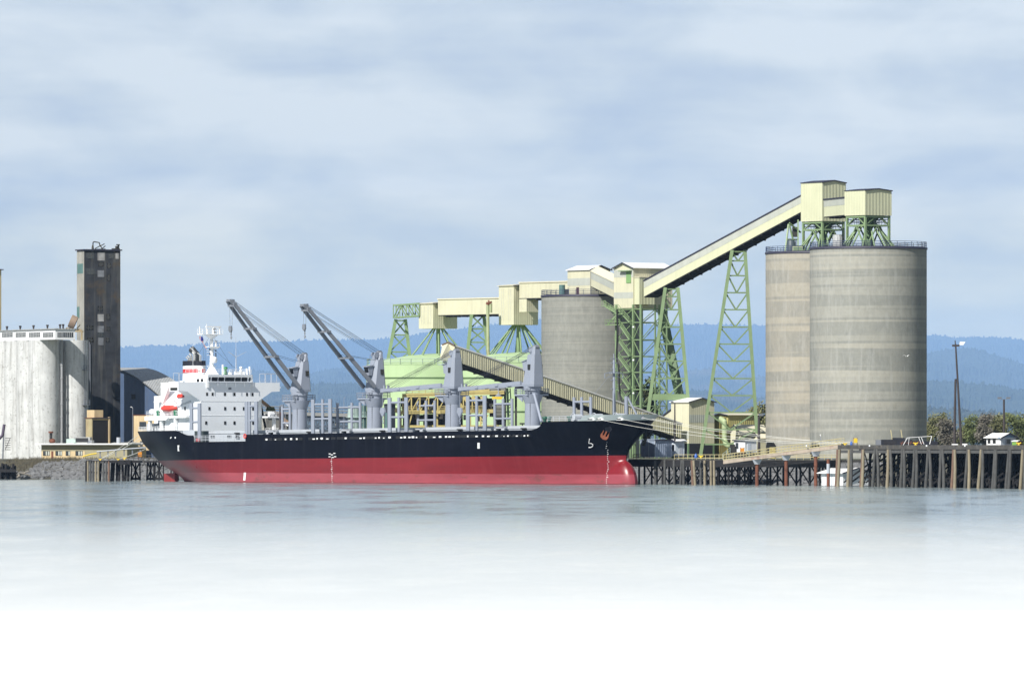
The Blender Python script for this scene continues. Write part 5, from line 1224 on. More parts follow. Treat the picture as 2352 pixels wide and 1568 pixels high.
# ship mooring lines and small gear on the wharf
def bollard(label, px, py, d, s=1.0):
    b = P(px, py, d); o = thing('mooring_bollard', label, 'bollard', b)
    g = MB(); g.lathe([(.55 * s, 0), (.34 * s, .2 * s), (.30 * s, .55 * s)], n=12); part('post', g, M['yellow'], o)
    g = MB(); g.tube((-.7 * s, 0, .62 * s), (.7 * s, 0, .62 * s), .24 * s, n=10); g.ball((-.7 * s, 0, .72 * s), .27 * s, .25 * s, .3 * s); g.ball((.7 * s, 0, .72 * s), .27 * s, .25 * s, .3 * s); part('horn', g, M['yellow'], o)
    return o
bollard('yellow bollard on the wharf edge below the tall trestle leg', 1610, 1051.0, 1520, .5)
def drum(label, px, py, d, h=1.0, r=.4):
    b = P(px, py, d); o = thing('plastic_drum', label, 'drum', b); g = MB(); g.lathe([(r, 0), (r, h * .65), (r * .45, h * .85), (r * .45, h)], n=12); part('body', g, M['blue'], o); g = MB(); g.lathe([(r * 1.06, h * .2), (r * 1.1, h * .27), (r * 1.06, h * .34)], n=12); part('rim', g, M['blue'], o)
drum('blue plastic drum on the wharf beside the yellow bollard', 1598.5, 1051.5, 1521, .95, .3)
def lifebox(label, px, py, d, s=1.0, m='orange'):
    b = P(px, py, d); o = thing('lifebuoy_cabinet', label, 'cabinet', b)
    g = MB(); g.box(-.75 * s, .75 * s, -.25, .25, 1.1 * s, 2.6 * s); g.taper(0, 0, 2.6 * s, 3.0 * s, .75 * s, .25, .45 * s, .25); part('box', g, M[m], o)
    g = MB()
    for x in (-.7, .7): g.tube((x * s, .1, 0), (x * s, .1, 3.2 * s), .07, n=5)
    part('post', g, M['rust'], o)
lifebox('orange lifebuoy cabinet on posts at the foot of the yellow ramp', 1705, 1046, 1512, .52)
# ramp to the pier
dR0, dR1 = 1508, 1470
A = P(1661, 1056.5, dR0); B = P(1932, 1019.5, dR1)
o = thing('gangway_ramp', 'yellow railed ramp rising from the low wharf to the tall pier', 'ramp', A); D = B - A; W_ = Vector((.7, 2.6, 0))
g = MB(); z = Vector((0, 0, -.75)); g.loft([[Vector((0, 0, 0)), W_, W_ + z, z], [D, D + W_, D + W_ + z, D + z]]); part('girder', g, mat('rusty_pale_girder', (.42, .35, .28), .7, 0, .2, .4, .3, (.24, .12, .08), spot=.6, spotcol=(.27, .11, .07), spscale=.3), o)
g = MB(); g.loft([[Vector((0, -.1, 0)), W_, W_ + Vector((0, 0, .12)), Vector((0, -.1, .14))], [D + Vector((0, -.1, 0)), D + W_, D + W_ + Vector((0, 0, .12)), D + Vector((0, -.1, .14))]]); part('deck', g, M['yellow_pale'], o)
g = MB(); g.rail([Vector((0, 0, 0)), D], 1.15, 2, 2.2, .05); g.rail([W_, W_ + D], 1.15, 2, 2.2, .05); part('railing', g, M['yellow_pale'], o)
for px, py in ((1736.6, 1052), (1804, 1043.5), (1871.4, 1034.5)):
    t_ = (px - 1661) / 271; c = D * t_ + W_ * .5; g = MB(); zt = c.z - 1.7; zb = -A.z - 2
    g.tube((c.x, c.y, zb), (c.x, c.y, zt), .36, n=12); pp = part('support_pile', g, M['rust'], o)
    g = MB(); g.taper(c.x, c.y, zt, zt + .95, .5, .5, .95, .8); part('cap', g, M['coaming'], pp)
# right pier
d0, d1 = 1463.0, 1372.0
fpA = P(1930, HY, d0); fpB = P(2352, HY, d1); ang = math.degrees(math.atan2(-(fpB.y - fpA.y), fpB.x - fpA.x))
fp = Fr(1930, d0, ang); Lp = fp.x_at(2352, 0) + 30
o = thing('timber_pier', 'tall timber pier on grey and tan pile pairs in front of the silos', 'pier', (fp.o.x, fp.o.y, 0), -fp.phi)
ZP = 8.0
g = MB(); g.box(-.5, Lp, 0, 24, ZP - .45, ZP - .03); part('deck', g, M['deck_timber'], o)
g = MB(); x = -.5
while x < Lp: l = random.uniform(5, 9); g.box(x, min(x + l - .05, Lp), -.35, -.02, ZP - .72, ZP + .12); x += l
part('kerb_beam', g, M['deck_timber'], o)
g = MB(); g.box(-.3, Lp, -.22, 0, ZP - 1.45, ZP - .85); part('waling', g, M['pile_grey'], o)
tones = ['brown', 'tan', 'tan', 'grey', 'brown', 'tan', 'grey', 'grey', 'tan', 'grey', 'grey', 'grey', 'grey', 'grey', 'grey', 'grey', 'grey', 'grey', 'brown', 'tan', 'grey', 'tan', 'tan', 'grey', 'grey', 'grey', 'grey', 'grey', 'tan', 'grey']
prs = [(105, 95), (127, 115), (213, 203), (228, 228), (330, 315), (340, 333), (440, 420), (458, 478), (562, 558), (578, 595), (685, 672), (700, 708), (795, 778), (812, 815), (915, 895), (928, 945), (1030, 1020), (1045, 1065), (1143, 1130), (1160, 1165), (1270, 1247), (1287, 1292), (1395, 1370), (1405, 1405), (1515, 1495), (1527, 1517), (1640, 1613), (1655, 1640), (1768, 1748), (1780, 1780)]
for (a, b), tn in zip(prs, tones):
    xa, xb = fp.x_at(1894.9 + .25633 * a, -.5), fp.x_at(1894.9 + .25633 * b, -.55); ph = random.uniform(-.05, .05)
    g = MB(); y = -.42 if tn == 'tan' else -.3
    m_ = ((xa + xb) / 2 + ph, y, ZP * .45); g.tube((xb - .0, y - .25, -2), m_, .33, .31, 9); g.tube(m_, (xa, y, ZP - .75), .31, .27, 9); part('pile', g, M['pile_' + tn], o)
k = 0
for row, m_, st in ((4.0, 'pile_dark', 2.6), (9.0, 'pile_dark', 2.2), (14.0, 'pile_dark', 2.0)):
    x = 6.0 if row < 10 else 10
    while x < Lp - 12 and k < 62:
        g = MB(); g.tube((x + random.uniform(-.5, .5), row, -2), (x, row, ZP - .4), .28, .25, 7); part('pile', g, M[m_], o); x += st * random.uniform(1.1, 1.7) * 1.15; k += 1
br = MB()
for row in (4.2, 9.2, 14.2, 19):
    x = -.3 if row > 10 else 2
    while x < Lp: br.bar((x, row, .4), (x + 5, row, ZP - .9), .12, .3); br.bar((x + 5, row, .4), (x, row, ZP - .9), .12, .3); x += 5
for row in (4.2, 9.2): br.box(-.3, Lp, row - .15, row + .15, 1.6, 1.95); br.box(-.3, Lp, row - .15, row + .15, ZP - 1.0, ZP - .5)
for x in range(2, int(Lp), 4): br.bar((x, 0, .8), (x + .3, 9, ZP - .9), .15, .3)
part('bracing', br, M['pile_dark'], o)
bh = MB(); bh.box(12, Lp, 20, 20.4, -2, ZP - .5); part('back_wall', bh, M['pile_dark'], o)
for px in (2117, 2248, 2336, 1972):
    g = MB(); x = fp.x_at(px - 120, -.4); 
    g.box(x - .3, x + .3, -.42, -.36, ZP - .18, ZP + .14); part('marker_plate', g, M['ship_white'], o)
def onpier(px, y): x = fp.x_at(px, y); w = fp.w(x, y, ZP); return w
def pdep(px, y): return fp.d(fp.x_at(px, y), y)
bollard('yellow double bollard in front of the white frame rail on the pier', 2103, 1021.5, pdep(2103, 1.2), .5)
bollard('yellow double bollard beside the little green and red box on the pier', 2340, 1021.5, pdep(2340, 1.2), .5)
bollard('small yellow bollard at the pier corner taking the white mooring lines', 1941, 1022, pdep(1941, 2), .45)
drum('blue plastic drum on the pier near the corner bollard', 1955.5, 1022.5, pdep(1955, 2), .8, .26)
lifebox('yellow lifebuoy cabinet on rusty posts in front of the larger silo', 1965, 1023, pdep(1965, 12), .5, 'yellow')
# black ship-fender stack and frames on the pier
dd = pdep(2060, 9)
o = thing('steel_hopper_barge', 'long black steel box lying on the pier before the larger silo', 'steel box', P(2024, 1023, dd)); g = MB()
L_ = (2160 - 2030) * dd / F; hh = 14 * dd / F
g.box(0, L_ * .55, 0, 3.0, -.03, hh); g.box(L_ * .55, L_, .3, 2.7, -.03, hh * .78); g.box(L_ * .2, L_ * .42, .5, 2, hh, hh + .35); blk = mat('black_plate', (.012, .014, .022), .5, 0, .3, .5, .3, (.03, .03, .04)); part('body', g, blk, o)
g = MB(); g.box(.5, 3.0, -.05, .03, .25, .95); g.box(3.8, 6.2, -.05, .03, .25, .95); part('recess', g, M['underside'], o); g = MB(); g.box(-1.0, -.02, 0, 2.4, 0, hh * .95); part('end_plate', g, M['steel_grey_dark'], o)
g = MB(); g.bar((2.2, 1, hh), (1.9, 1, hh + 1.9), .16); g.bar((4.2, 1, hh), (3.9, 1, hh + 1.9), .16); part('davit_post', g, M['yellow_pale'], o)
dd = pdep(2100, 4); b = P(2084, 1022, dd); o = thing('pipe_barrier', 'white pipe frame rail standing on the pier before the black steel box', 'frame', b); g = MB(); w_ = (2140 - 2084) * dd / F
g.bar((0, 0, 1.45), (w_, 0, 1.75), .08); g.bar((.2, 0, 0), (.35, 0, 1.45), .07); g.bar((-.8, 0, 0), (0, 0, 1.45), .1)
for x in (2.2, 2.7): g.bar((x, 0, 1.5), (x + .5, 0, .2), .1)
g.bar((w_, 0, 1.75), (w_ - .4, 0, .2), .12); part('frame', g, M['ship_white'], o)
g = MB()
for x in (-1.2, .4, 1.2, 1.8, 2.6): g.bar((x, .3, 0), (x + .4, .3, .75), .14)
g.bar((-1.4, .3, .45), (3.2, .3, .45), .12); part('rusty_grating', g, M['rust'], o)
# masts on the pier
dd = pdep(2200, 14)
b = P(2199, 1023, dd); o = thing('light_mast', 'tall dark double pole light mast with white lamp standing on the pier', 'light mast', b); zt = (1023 - 790) * dd / F
g = MB(); g.tube((-.6, 0, 0), (-.35, 0, (1023 - 870) * dd / F), .26, .2, 10); part('pole', g, M['wood_pole'], o); g = MB(); g.tube((.75, -.3, 0), (-.35, 0, zt), .27, .15, 10); part('pole', g, M['wood_pole'], o)
g = MB(); g.tube((-.4, 0, zt), (-.45, 0, zt + .7), .1, n=6); g.box(-1.0, .4, -.2, .2, zt - .5, zt - .1); part('bracket', g, M['wood_pole'], o)
g = MB(); g.taper(.75, -.2, zt - .2, zt + .45, .35, .3, .55, .35, .25); part('lamp_head', g, M['ship_white'], o)
g = MB(); g.box(-1.1, .1, -.5, .4, 0, .35); g.box(.9, 1.9, -.5, .4, 0, .4); part('footing', g, M['white_wall'], o)
lamp_post('wooden lamp post with two heads behind the white hut', 2306, 917, 1023, pdep(2306, 22), (-.85, .85), .22)
# white hut on the pier
dd = pdep(2290, 6)
t = house('watch_hut', 'little white hut with pale blue gable standing on the pier', 'hut', 2299, dd, 33, 34, 1004, 1022.6, 'x', 9, M['hut_side'], M['white_roof'], phi=45, over=.45, rt=.1)
o, f, Lx, Wy, H, z0 = t
g = MB(); g.box(-Lx + .02, -.02, -.04, .02, .05, H - .05); part('front_wall', g, M['white_wall'], o)
g = MB(); g.loft([[(.02, .1, H), (.02, Wy - .1, H), (.02, Wy / 2, H + 9 * dd / F - .1)], [(.06, .1, H), (.06, Wy - .1, H), (.06, Wy / 2, H + 9 * dd / F - .1)]]); part('gable_panel', g, M['blue_wall'], o)
for a, b_ in ((.35, .55), (.72, .9)): g = MB(); g.box(-Lx * b_, -Lx * a, -.09, .02, H * .25, H * .95); part('window', g, M['glass'], o)
g = MB(); g.box(-.02, .1, Wy * .3, Wy * .66, H * .15, H * .85); w_ = part('window', g, M['coaming'], o); g = MB(); g.box(.08, .13, Wy * .35, Wy * .61, H * .22, H * .78); part('pane', g, M['glass_grey'], w_)
g = MB(); g.box(-.2, .1, -.5, -.38, H - .2, H + .0); part('gutter', g, M['blue_wall'], o)
t = house('kiosk', 'small green and red kiosk beside the white hut on the pier', 'kiosk', 2338, dd - 4, 13, 9, 1013.5, 1022.5, 'x', 1.5, mat('kiosk_red', (.20, .03, .025), .6), M['white_roof'], over=.15)
o, f, Lx, Wy, H, z0 = t; g = MB(); g.box(-Lx, -.3, -.05, .05, 0, H); part('green_panel', g, mat('kiosk_green', (.20, .38, .08), .6), o)
# floating shed by the ramp
t = house('floating_shed', 'white floating boat shed moored under the ramp beside the pier', 'shed', 1936, 1472, 49, 60, 1085, 1116, 'x', 10, M['white_wall'], M['white_roof'], over=.7)
o, f, Lx, Wy, H, z0 = t
for k in range(3): g = MB(); x = -Lx * (.25 + .27 * k); g.box(x - .1, x + .1, -.05, .02, 0, H); part('corner_strip', g, M['coaming'], o)
g = MB(); g.box(-Lx - .2, .2, -.2, Wy + .2, -.35, .08); part('float', g, M['pile_dark'], o)
b = P(1900.5, 1118, 1474); o = thing('mooring_pile', 'single rusty steel pile standing before the floating shed', 'pile', (b.x, 1470, -2)); g = MB(); hh = P(0, 1054, 1470).z + 2; g.tube((0, 0, 0), (0, 0, hh), .32, n=10); part('pile', g, M['rust'], o); g = MB(); g.tube((0, 0, hh - 2.8), (0, 0, hh - .9), .335, n=10); part('pale_sleeve', g, M['coaming'], o)
# bow mooring lines to the pier
def line(label, a, b, sag, r=.085, group=None, m='rope'):
    a, b = Vector(a), Vector(b); g = MB(); n = 18
    pts = [a.lerp(b, i / n) - Vector((0, 0, sag * 4 * (i / n) * (1 - i / n))) for i in range(n + 1)]; g.path(pts, r, 5)
    return single('mooring_line', label, 'mooring line', g, M[m], group, a)
def hull_w(px, z):
    x, y = hull_pt(px, z, .25); v = ship_m @ Vector((x, y, z)); return v
bpy.context.view_layer.update(); ship_m = ship.matrix_world.copy()
endp = onpier(1941, 2) + Vector((0, 0, .35))
for i, (px, z, sg, lab) in enumerate(((1374, 12.05, 1.3, 'white mooring line leaving the bow furthest aft and hanging lowest'), (1426, 12.1, 1.2, 'white mooring line leaving the middle chock of the bow bulwark'), (1471, 12.3, 1.0, 'white mooring line leaving the round eye beside the stem'))):
    line(lab, hull_w(px, z), endp + Vector((-1.5 + i * 1.3, 1.2 * i, .15 * i)), sg, .036, 'mooring lines from the bow to the pier')
xq = 166.8; line('white mooring line leaving the far side of the stem, topmost of the bow lines', ship_m @ Vector((173.4, 1.6, 12.1)), onpier(1955, 6) + Vector((0, 0, .3)), .5, .034, 'mooring lines from the bow to the pier')

# ------------------------------------------------------------------ LEFT SHORE
LZ = 5.4
DLs = 1826
# white silo block: two rows of joined cylinders
r_ = 36.5 * DLs / F
fs = Fr(102, DLs, 63)
o = thing('grain_elevator', 'weathered white grain elevator of joined round bins with a windowed gallery on top', 'grain elevator', (fs.o.x, fs.o.y, LZ), -fs.phi)
zt = fs.z_at(781, 0, 0) - LZ
for i in range(5):
    g = MB(); g.lathe([(r_, -1), (r_, zt)], -i * r_ * 1.93, 0, 40); part('bin', g, M['white_plaster'], o)
x2 = 0; y2 = fs.y_at(153, 0)
for i in range(4):
    g = MB(); rr = 22.5 * DLs / F * 1.35; g.lathe([(rr, -1), (rr, zt)], .3 - i * r_ * 1.93, r_ * 2.08, 36); part('bin', g, M['white_plaster'], o)
g = MB(); g.box(-30, .6, 1, r_ * 2, -1, zt - .05); part('infill_wall', g, M['pale_concrete'], o)
# gallery
gx1 = fs.x_at(127, -2.6); gy1 = fs.y_at(173, gx1); zg0, zg1 = fs.z_at(784, 0, 0) - LZ, fs.z_at(758, 0, 0) - LZ
g = MB(); g.box(-40, gx1, -2.6, gy1, zt + .0, zg1); gal = part('gallery', g, M['white_wall'], o)
g = MB(); g.box(-40.2, gx1 + .3, -2.9, gy1 + .3, zg1 + .01, zg1 + .25); part('gallery_roof', g, M['roof_grey'], o)
for a, b_ in ((5, 29), (36.5, 59), (67, 92), (99, 122)):
    xa, xb = fs.x_at(a, -2.6), fs.x_at(b_, -2.6); za, zb = fs.z_at(774.5, xa, -2.6) - LZ, fs.z_at(764, xa, -2.6) - LZ
    g = MB(); g.box(xa, xb, -2.64, -2.5, za, zb); w_ = part('window', g, M['glass_grey'], gal)
    g = MB()
    for k in range(1, 7): x = xa + (xb - xa) * k / 7; g.box(x - .03, x + .03, -2.68, -2.6, za, zb)
    for k in (1, 2): z = za + (zb - za) * k / 3; g.box(xa, xb, -2.68, -2.6, z - .025, z + .025)
    part('muntin', g, M['white_wall'], w_)
for a, b_ in ((132, 146), (147, 168)):
    ya, yb = fs.y_at(a, gx1), fs.y_at(b_, gx1); za, zb = fs.z_at(774.5, gx1, 0) - LZ, fs.z_at(763, gx1, 0) - LZ
    g = MB(); g.box(gx1 - .1, gx1 + .04, ya, yb, za, zb); w_ = part('window', g, M['glass_grey'], gal)
    g = MB()
    for k in range(1, 5): y = ya + (yb - ya) * k / 5; g.box(gx1, gx1 + .08, y - .025, y + .025, za, zb)
    part('muntin', g, M['white_wall'], w_)
for px in (16, 46.5, 77, 109, 138, 145):
    x = fs.x_at(px, 0); g = MB(); g.tube((x, 0, zg1), (x, 0, zg1 + 1.0), .22, n=8); g.tube((x, 0, zg1 + .9), (x, 0, zg1 + 1.3), .34, n=8); part('roof_vent', g, M['wood_pole'], o)
for px, wd in ((142, .35),):
    x = .4; y = fs.y_at(px, r_ * .92); yv = fs.y_at(px, r_ * .8); g = MB(); g.tube((r_ * .8, yv, 0), (r_ * .8, yv, zt), .32, n=8)
    for k in range(9): g.tube((r_ * .8, yv, zt * k / 9), (r_ * .8, yv, zt * k / 9 + .3), .42, n=8)
    part('downpipe', g, mat('downpipe_grey', (.30, .31, .32), .5), o)
g = MB(); xl = .3 + 22.5 * DLs / F * 1.35; yl = r_ * 2.4
xl = fs.x_at(196, yl)
for dy in (-.25, .25): g.bar((xl, yl + dy, 2), (xl, yl + dy, zt), .09)
for k in range(48): g.bar((xl, yl - .25, 2 + k * .5), (xl, yl + .25, 2 + k * .5), .07)
for k in (0, 1, 2): g.box(xl - .2, xl + .9, yl - .8, yl + .8, 4 + k * 8.5, 4.12 + k * 8.5); g.rail([(xl + .9, yl - .8, 4.1 + k * 8.5), (xl + .9, yl + .8, 4.1 + k * 8.5)], 1.1, 2, .8, .05)
part('ladder', g, M['steel_grey_dark'], o)
# conveyor penthouse gap and round duct between bins and tower
g = MB(); b = P(176, 783, 1838); o = thing('rooftop_cyclone', 'brown round dust cyclone and rusty frame between the white elevator and dark tower', 'cyclone', b); g.tube((-1.6, 0, 5.0), (-.2, 0, 4.4), 1.6, n=16); part('drum', g, mat('cyclone_brown', (.26, .19, .14), .7, 0, .2), o)
g = MB(); g.bar((-2.6, 0, 3.2), (1.2, 0, 2.7), .5, .4); g.box(-.8, 1.6, -1, 1, 2.2, 2.6); g.bar((-.6, -.9, 0), (-.6, -.9, 2.4), .35); g.bar((1.3, -.9, 0), (1.3, -.9, 2.4), .45); g.box(-.6, 1.4, -1, 1, -.2, 0); g.bar((-.4, 0, 2.6), (.9, 0, 4), .25); part('frame', g, mat('rusty_cream', (.36, .29, .17), .8, 0, .3, 1, .4, (.12, .06, .03)), o)
# dark workhouse tower
ft = Fr(193.5, 1850, 64); lx = -ft.x_at(177, 0); wy = ft.y_at(276.5, 0); H = ft.z_at(575, 0, 0) - LZ
o = thing('workhouse_tower', 'tall soot stained concrete workhouse tower with broken windows', 'tower', (ft.o.x, ft.o.y, LZ), -ft.phi)
g = MB(); g.box(-lx, 0, 0, wy, -1, H); wall = part('wall', g, M['dark_concrete'], o)
g = MB(); g.box(-lx - .02, -.02, -.06, .05, -1, H - .1); part('side_wall', g, M['pale_concrete'], o)
g = MB(); g.box(-lx - .35, .35, -.4, wy + .35, H, H + .3); part('roof_slab', g, M['dark_trim'], o)
def tw(x0, x1, y0, y1, m, name='window'):
    ya, yb = ft.y_at(x0, 0), ft.y_at(x1, 0); za, zb = ft.z_at(y1, 0, ya) - LZ, ft.z_at(y0, 0, ya) - LZ; g = MB(); g.box(-.1, .05, ya, yb, za, zb); w_ = part(name, g, m, o)
    if name == 'window':
        g = MB()
        for k in range(1, 3): y = ya + (yb - ya) * k / 3; g.box(.03, .08, y - .06, y + .06, za, zb)
        z = (za + zb) / 2; g.box(.03, .08, ya, yb, z - .06, z + .06); part('muntin', g, M['pile_grey'], w_)
Z5 = lambda zx, zy: (zx * .3846, 516.8 + zy * .38466)
for zx0, zx1, zy0, zy1, m in ((515, 560, 165, 200, 'glass_grey'), (583, 625, 165, 212, 'board_pale'), (648, 680, 170, 200, 'glass_grey'), (690, 708, 168, 202, 'board_pale'), (588, 618, 222, 246, 'glass'), (640, 662, 228, 258, 'glass'), (517, 565, 260, 295, 'glass_grey'), (583, 622, 270, 310, 'board_grey'), (640, 658, 297, 333, 'glass'), (585, 612, 482, 514, 'glass'), (583, 620, 532, 575, 'board_pale'), (637, 656, 530, 565, 'glass'), (513, 557, 598, 626, 'glass'), (583, 620, 602, 640, 'board_grey'), (637, 657, 604, 632, 'glass'), (585, 618, 672, 716, 'board_grey'), (517, 557, 672, 698, 'glass'), (635, 652, 672, 700, 'glass'), (586, 616, 640, 668, 'glass_grey')):
    (a, c), (b_, d_) = Z5(zx0, zy0), Z5(zx1, zy1); tw(a, b_, c, d_, M[m], 'window' if m.startswith('glass') else 'boarded_window')
for zx0, zx1, zy0, zy1 in ((463, 497, 232, 290), (461, 476, 488, 555)):
    (a, c), (b_, d_) = Z5(zx0, zy0), Z5(zx1, zy1); xa, xb = ft.x_at(a, 0), ft.x_at(b_, 0); g = MB(); za, zb = ft.z_at(d_, xa, 0) - LZ, ft.z_at(c, xa, 0) - LZ; g.box(xa, xb, -.10, .02, za, zb); part('window', g, M['teal'], o)
st_ = MB(); rnd = random.Random(4)
g = MB(); z = H + .3; yv = lambda px: ft.y_at(px, -1)
g.path([(-1, yv(214), z), (-1, yv(213.5), z + 1.7), (-1, yv(216), z + 1.9), (-1, yv(228), z + 1.7), (-1, yv(230), z + .9)], .14, 6); g.tube((-1, yv(213), z), (-1, yv(213), z + 1.1), .35, .2, 8)
g.bar((-1, yv(218), z + .2), (-1, yv(240), z + 1.4), .2); g.bar((-1, yv(236), z), (-1, yv(230), z + 1.0), .2); g.bar((-1, yv(232), z), (-1, yv(242), z + .9), .2); g.bar((-1, yv(217), z), (-1, yv(242), z + .1), .25); part('roof_gear', g, M['machinery'], o); g = MB()
g.tube((-1, yv(268), z), (-1, yv(268), z + .9), .4, n=8); g.tube((-1, yv(272), z), (-1, yv(272), z + 1.2), .25, n=8); g.tube((-1, yv(271), z + 1.1), (-1, yv(271), z + 1.35), .5, n=8); g.box(-1.5, -.5, yv(258), yv(274), z, z + .3); part('roof_vent', g, M['machinery'], o)
g = MB()
for px, y0, y1 in ((205.5, 785, 995), (207.5, 790, 1000)): y = ft.y_at(px, .2); g.tube((.2, y, ft.z_at(y1, 0, y) - LZ), (.2, y, ft.z_at(y0, 0, y) - LZ), .09, n=5)
part('drain_pipe', g, M['steel_grey_dark'], o)
# neighbour at the picture edge
t = house('concrete_tower', 'yellowish concrete tower just entering at the left picture edge', 'tower', -22, 1870, 30, 25, 619, 1050, 'x', 0.2, mat('yellow_concrete', (.46, .42, .24), .85, 0, .15, .2, .3, (.25, .22, .14)), M['dark_trim'], over=.4)
# arched warehouse
fa_ = Fr(400, 1852, 53); o = thing('arched_warehouse', 'blue sheet fronted warehouse with curved grey roof behind the dark tower', 'warehouse', (fa_.o.x, fa_.o.y, LZ), -fa_.phi)
x0 = fa_.x_at(118, 0); n = 24; Wd = -x0; zA = fa_.z_at(846, x0 / 2, 0) - LZ; ze = fa_.z_at(940, 0, 0) - LZ
arc = [(x0 + Wd * i / n, ze + (zA - ze) * (1 - abs(2 * i / n - 1) ** 1.65)) for i in range(n + 1)]
g = MB(); lp = [(x0, -1)] + arc + [(0, -1)]; g.loft([[(x, 0, z) for x, z in lp], [(x, 9, z) for x, z in lp]]); part('wall', g, M['blue_sheet'], o)
g = MB(); 
oa = [(x + (x - x0 / 2) * .012, z + .25) for x, z in arc]; g.loft([[(x, -.8, z) for x, z in oa], [(x, 9.5, z) for x, z in oa], [(x, 9.5, z - .2) for x, z in oa], [(x, -.8, z - .2) for x, z in oa]], closed=False, caps=False); part('roof', g, M['roof_grey'], o)
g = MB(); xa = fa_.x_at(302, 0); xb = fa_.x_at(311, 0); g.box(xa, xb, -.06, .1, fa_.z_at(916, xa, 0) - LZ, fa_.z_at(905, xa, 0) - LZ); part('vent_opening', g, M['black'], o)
lamp_post('street lamp with pale head in front of the blue arched warehouse', 305, 936, 1030, 1822, (-.4,), .1, 'steel_grey_dark', 'ship_white')
# buff office by the stern
t = house('office_building', 'buff plastered two storey building half hidden behind the ship stern', 'building', 372, 1812, 65, 40, 953, 1034, 'x', 0.3, M['buff_wall'], M['rust'], over=.15)
o, f, Lx, Wy, H, z0 = t
g = MB(); xa, xb = f.x_at(320.5, 0), f.x_at(336, 0); g.box(xa, xb, -.06, .05, f.z_at(985, 0, 0) - z0, f.z_at(968, 0, 0) - z0); w_ = part('window', g, M['glass_grey'], o)
g = MB(); xa, xb = f.x_at(322, 0), f.x_at(328, 0); g.box(xa, xb, -.06, .05, 0, 2.3); part('door', g, M['pile_grey'], o)
# open shed with dark mouth
t = house('loading_shed', 'rusty cream loading shed with a wide dark opening beside the white elevator', 'shed', 211, 1820, 14, 40, 960, 1036, 'x', 0.5, mat('rusty_cream_sheet', (.40, .34, .20), .8, 0, .15, .4, .4, (.2, .1, .05)), M['rust'], over=.2)
o, f, Lx, Wy, H, z0 = t
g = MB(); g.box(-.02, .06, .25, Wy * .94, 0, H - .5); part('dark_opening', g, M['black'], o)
g = MB(); g.box(-.05, .25, Wy * .93, Wy + .1, 0, H + .3); part('corner_post', g, M['buff_wall'], o)
g = MB(); g.box(-Lx - 1, -.4, 1, Wy * .7, H, H + 2.0); part('upper_box', g, M['buff_wall'], o)
# low office
fl_ = Fr(95, 1800, 14); o = thing('low_office', 'low olive office building with flat white edged roof and window groups', 'building', (fl_.o.x, fl_.o.y, fl_.z_at(1052, 0, 0)), -fl_.phi); zb = o.location.z
x1 = fl_.x_at(292, 0); zt = fl_.z_at(1021, 0, 0) - zb
g = MB(); g.box(0, x1, 0, 9, -1.0, zt); part('wall', g, M['olive_wall'], o)
g = MB(); g.box(-1.2, x1 + .6, -1.3, 9.5, zt, zt + .35); part('roof', g, M['white_roof'], o)
g = MB(); g.box(.05, fl_.x_at(195, 0), -.05, .02, 0, fl_.z_at(1036, 0, 0) - zb); part('lower_panel', g, M['buff_wall'], o)
for a, b_ in ((99, 114.5), (127.5, 143), (151, 161.5), (173.5, 190)):
    xa, xb = fl_.x_at(a, 0), fl_.x_at(b_, 0); za, zz = fl_.z_at(1046, 0, 0) - zb, fl_.z_at(1035, 0, 0) - zb
    g = MB(); g.box(xa, xb, -.1, .05, za, zz); w_ = part('window', g, M['glass'], o)
    n = 3 if b_ - a > 11 else 2
    for k in range(n): g = MB(); s = (xb - xa) / n; g.box(xa + s * k + .12, xa + s * (k + 1) - .06, -.13, -.05, za + .1, zz - .1); part('pane', g, M['pale_band'] if k else M['glass_grey'], w_)
g = MB(); xa = fl_.x_at(118, 0); g.box(xa, xa + .5, -.1, .02, 0, 1.7); part('door', g, M['rust'], o)
def rooftop(label, px, w, h, d0=3.5, m='teal_pale', front=None, nm='roof_cooler'):
    x = fl_.x_at(px, d0); q_ = fl_.w(x, d0, zb + zt + .35); o = thing(nm, label, 'air conditioner', q_, -fl_.phi)
    g = MB(); g.box(-w / 2, w / 2, -1, 1, 0, h); part('casing', g, M[m], o); g = MB(); g.box(-w * .4, w * .4, -1.06, -.98, h * .2, h * .85); part('grille', g, M[front or 'steel_grey_dark'], o)
rooftop('pale teal cooler on the low office roof', 167, 2.6, 1.1, front='teal_pale'); rooftop('grey cooler with a dark front on the low office roof', 191, 4.0, 1.5, m='roof_grey', front='black'); rooftop('small grey cooler at the right of the office roof coolers', 208, 1.2, .75, m='roof_grey')
b = fl_.w(fl_.x_at(117, 3), 3, zb + zt + .35); o = thing('blower', 'dark rusty blower stack standing at the foot of the white bins', 'blower', b); g = MB(); g.tube((0, 0, 0), (0, 0, 2.6), .35, n=10); part('stack', g, M['machinery'], o); g = MB(); g.tube((0, -.2, 2.5), (0, -.2, 2.9), .6, n=10); g.ball((.3, 0, .6), .8, .8, .6); part('fan_casing', g, M['rust'], o)
b = P(6, 1052, 1802); o = thing('loading_spout', 'purple grey loading spout and ladder at the left foot of the white bins', 'spout', b); g = MB(); g.path([(-1.5, 0, 4.0), (0, 0, 5.6), (.4, 0, 8.2)], .35, 8); part('pipe', g, mat('spout_purple', (.09, .07, .11), .6), o); g = MB(); g.tube((0, 0, -1), (.3, 0, 7.5), .18, n=8); part('post', g, M['steel_grey_dark'], o); g = MB(); 
for k in range(6): g.box(.6, 1.9, -.3, .3, 2.0 + k * .55, 2.15 + k * .55)
g.bar((.6, 0, 2), (1.9, 0, 5), .12); part('ladder', g, M['machinery'], o)
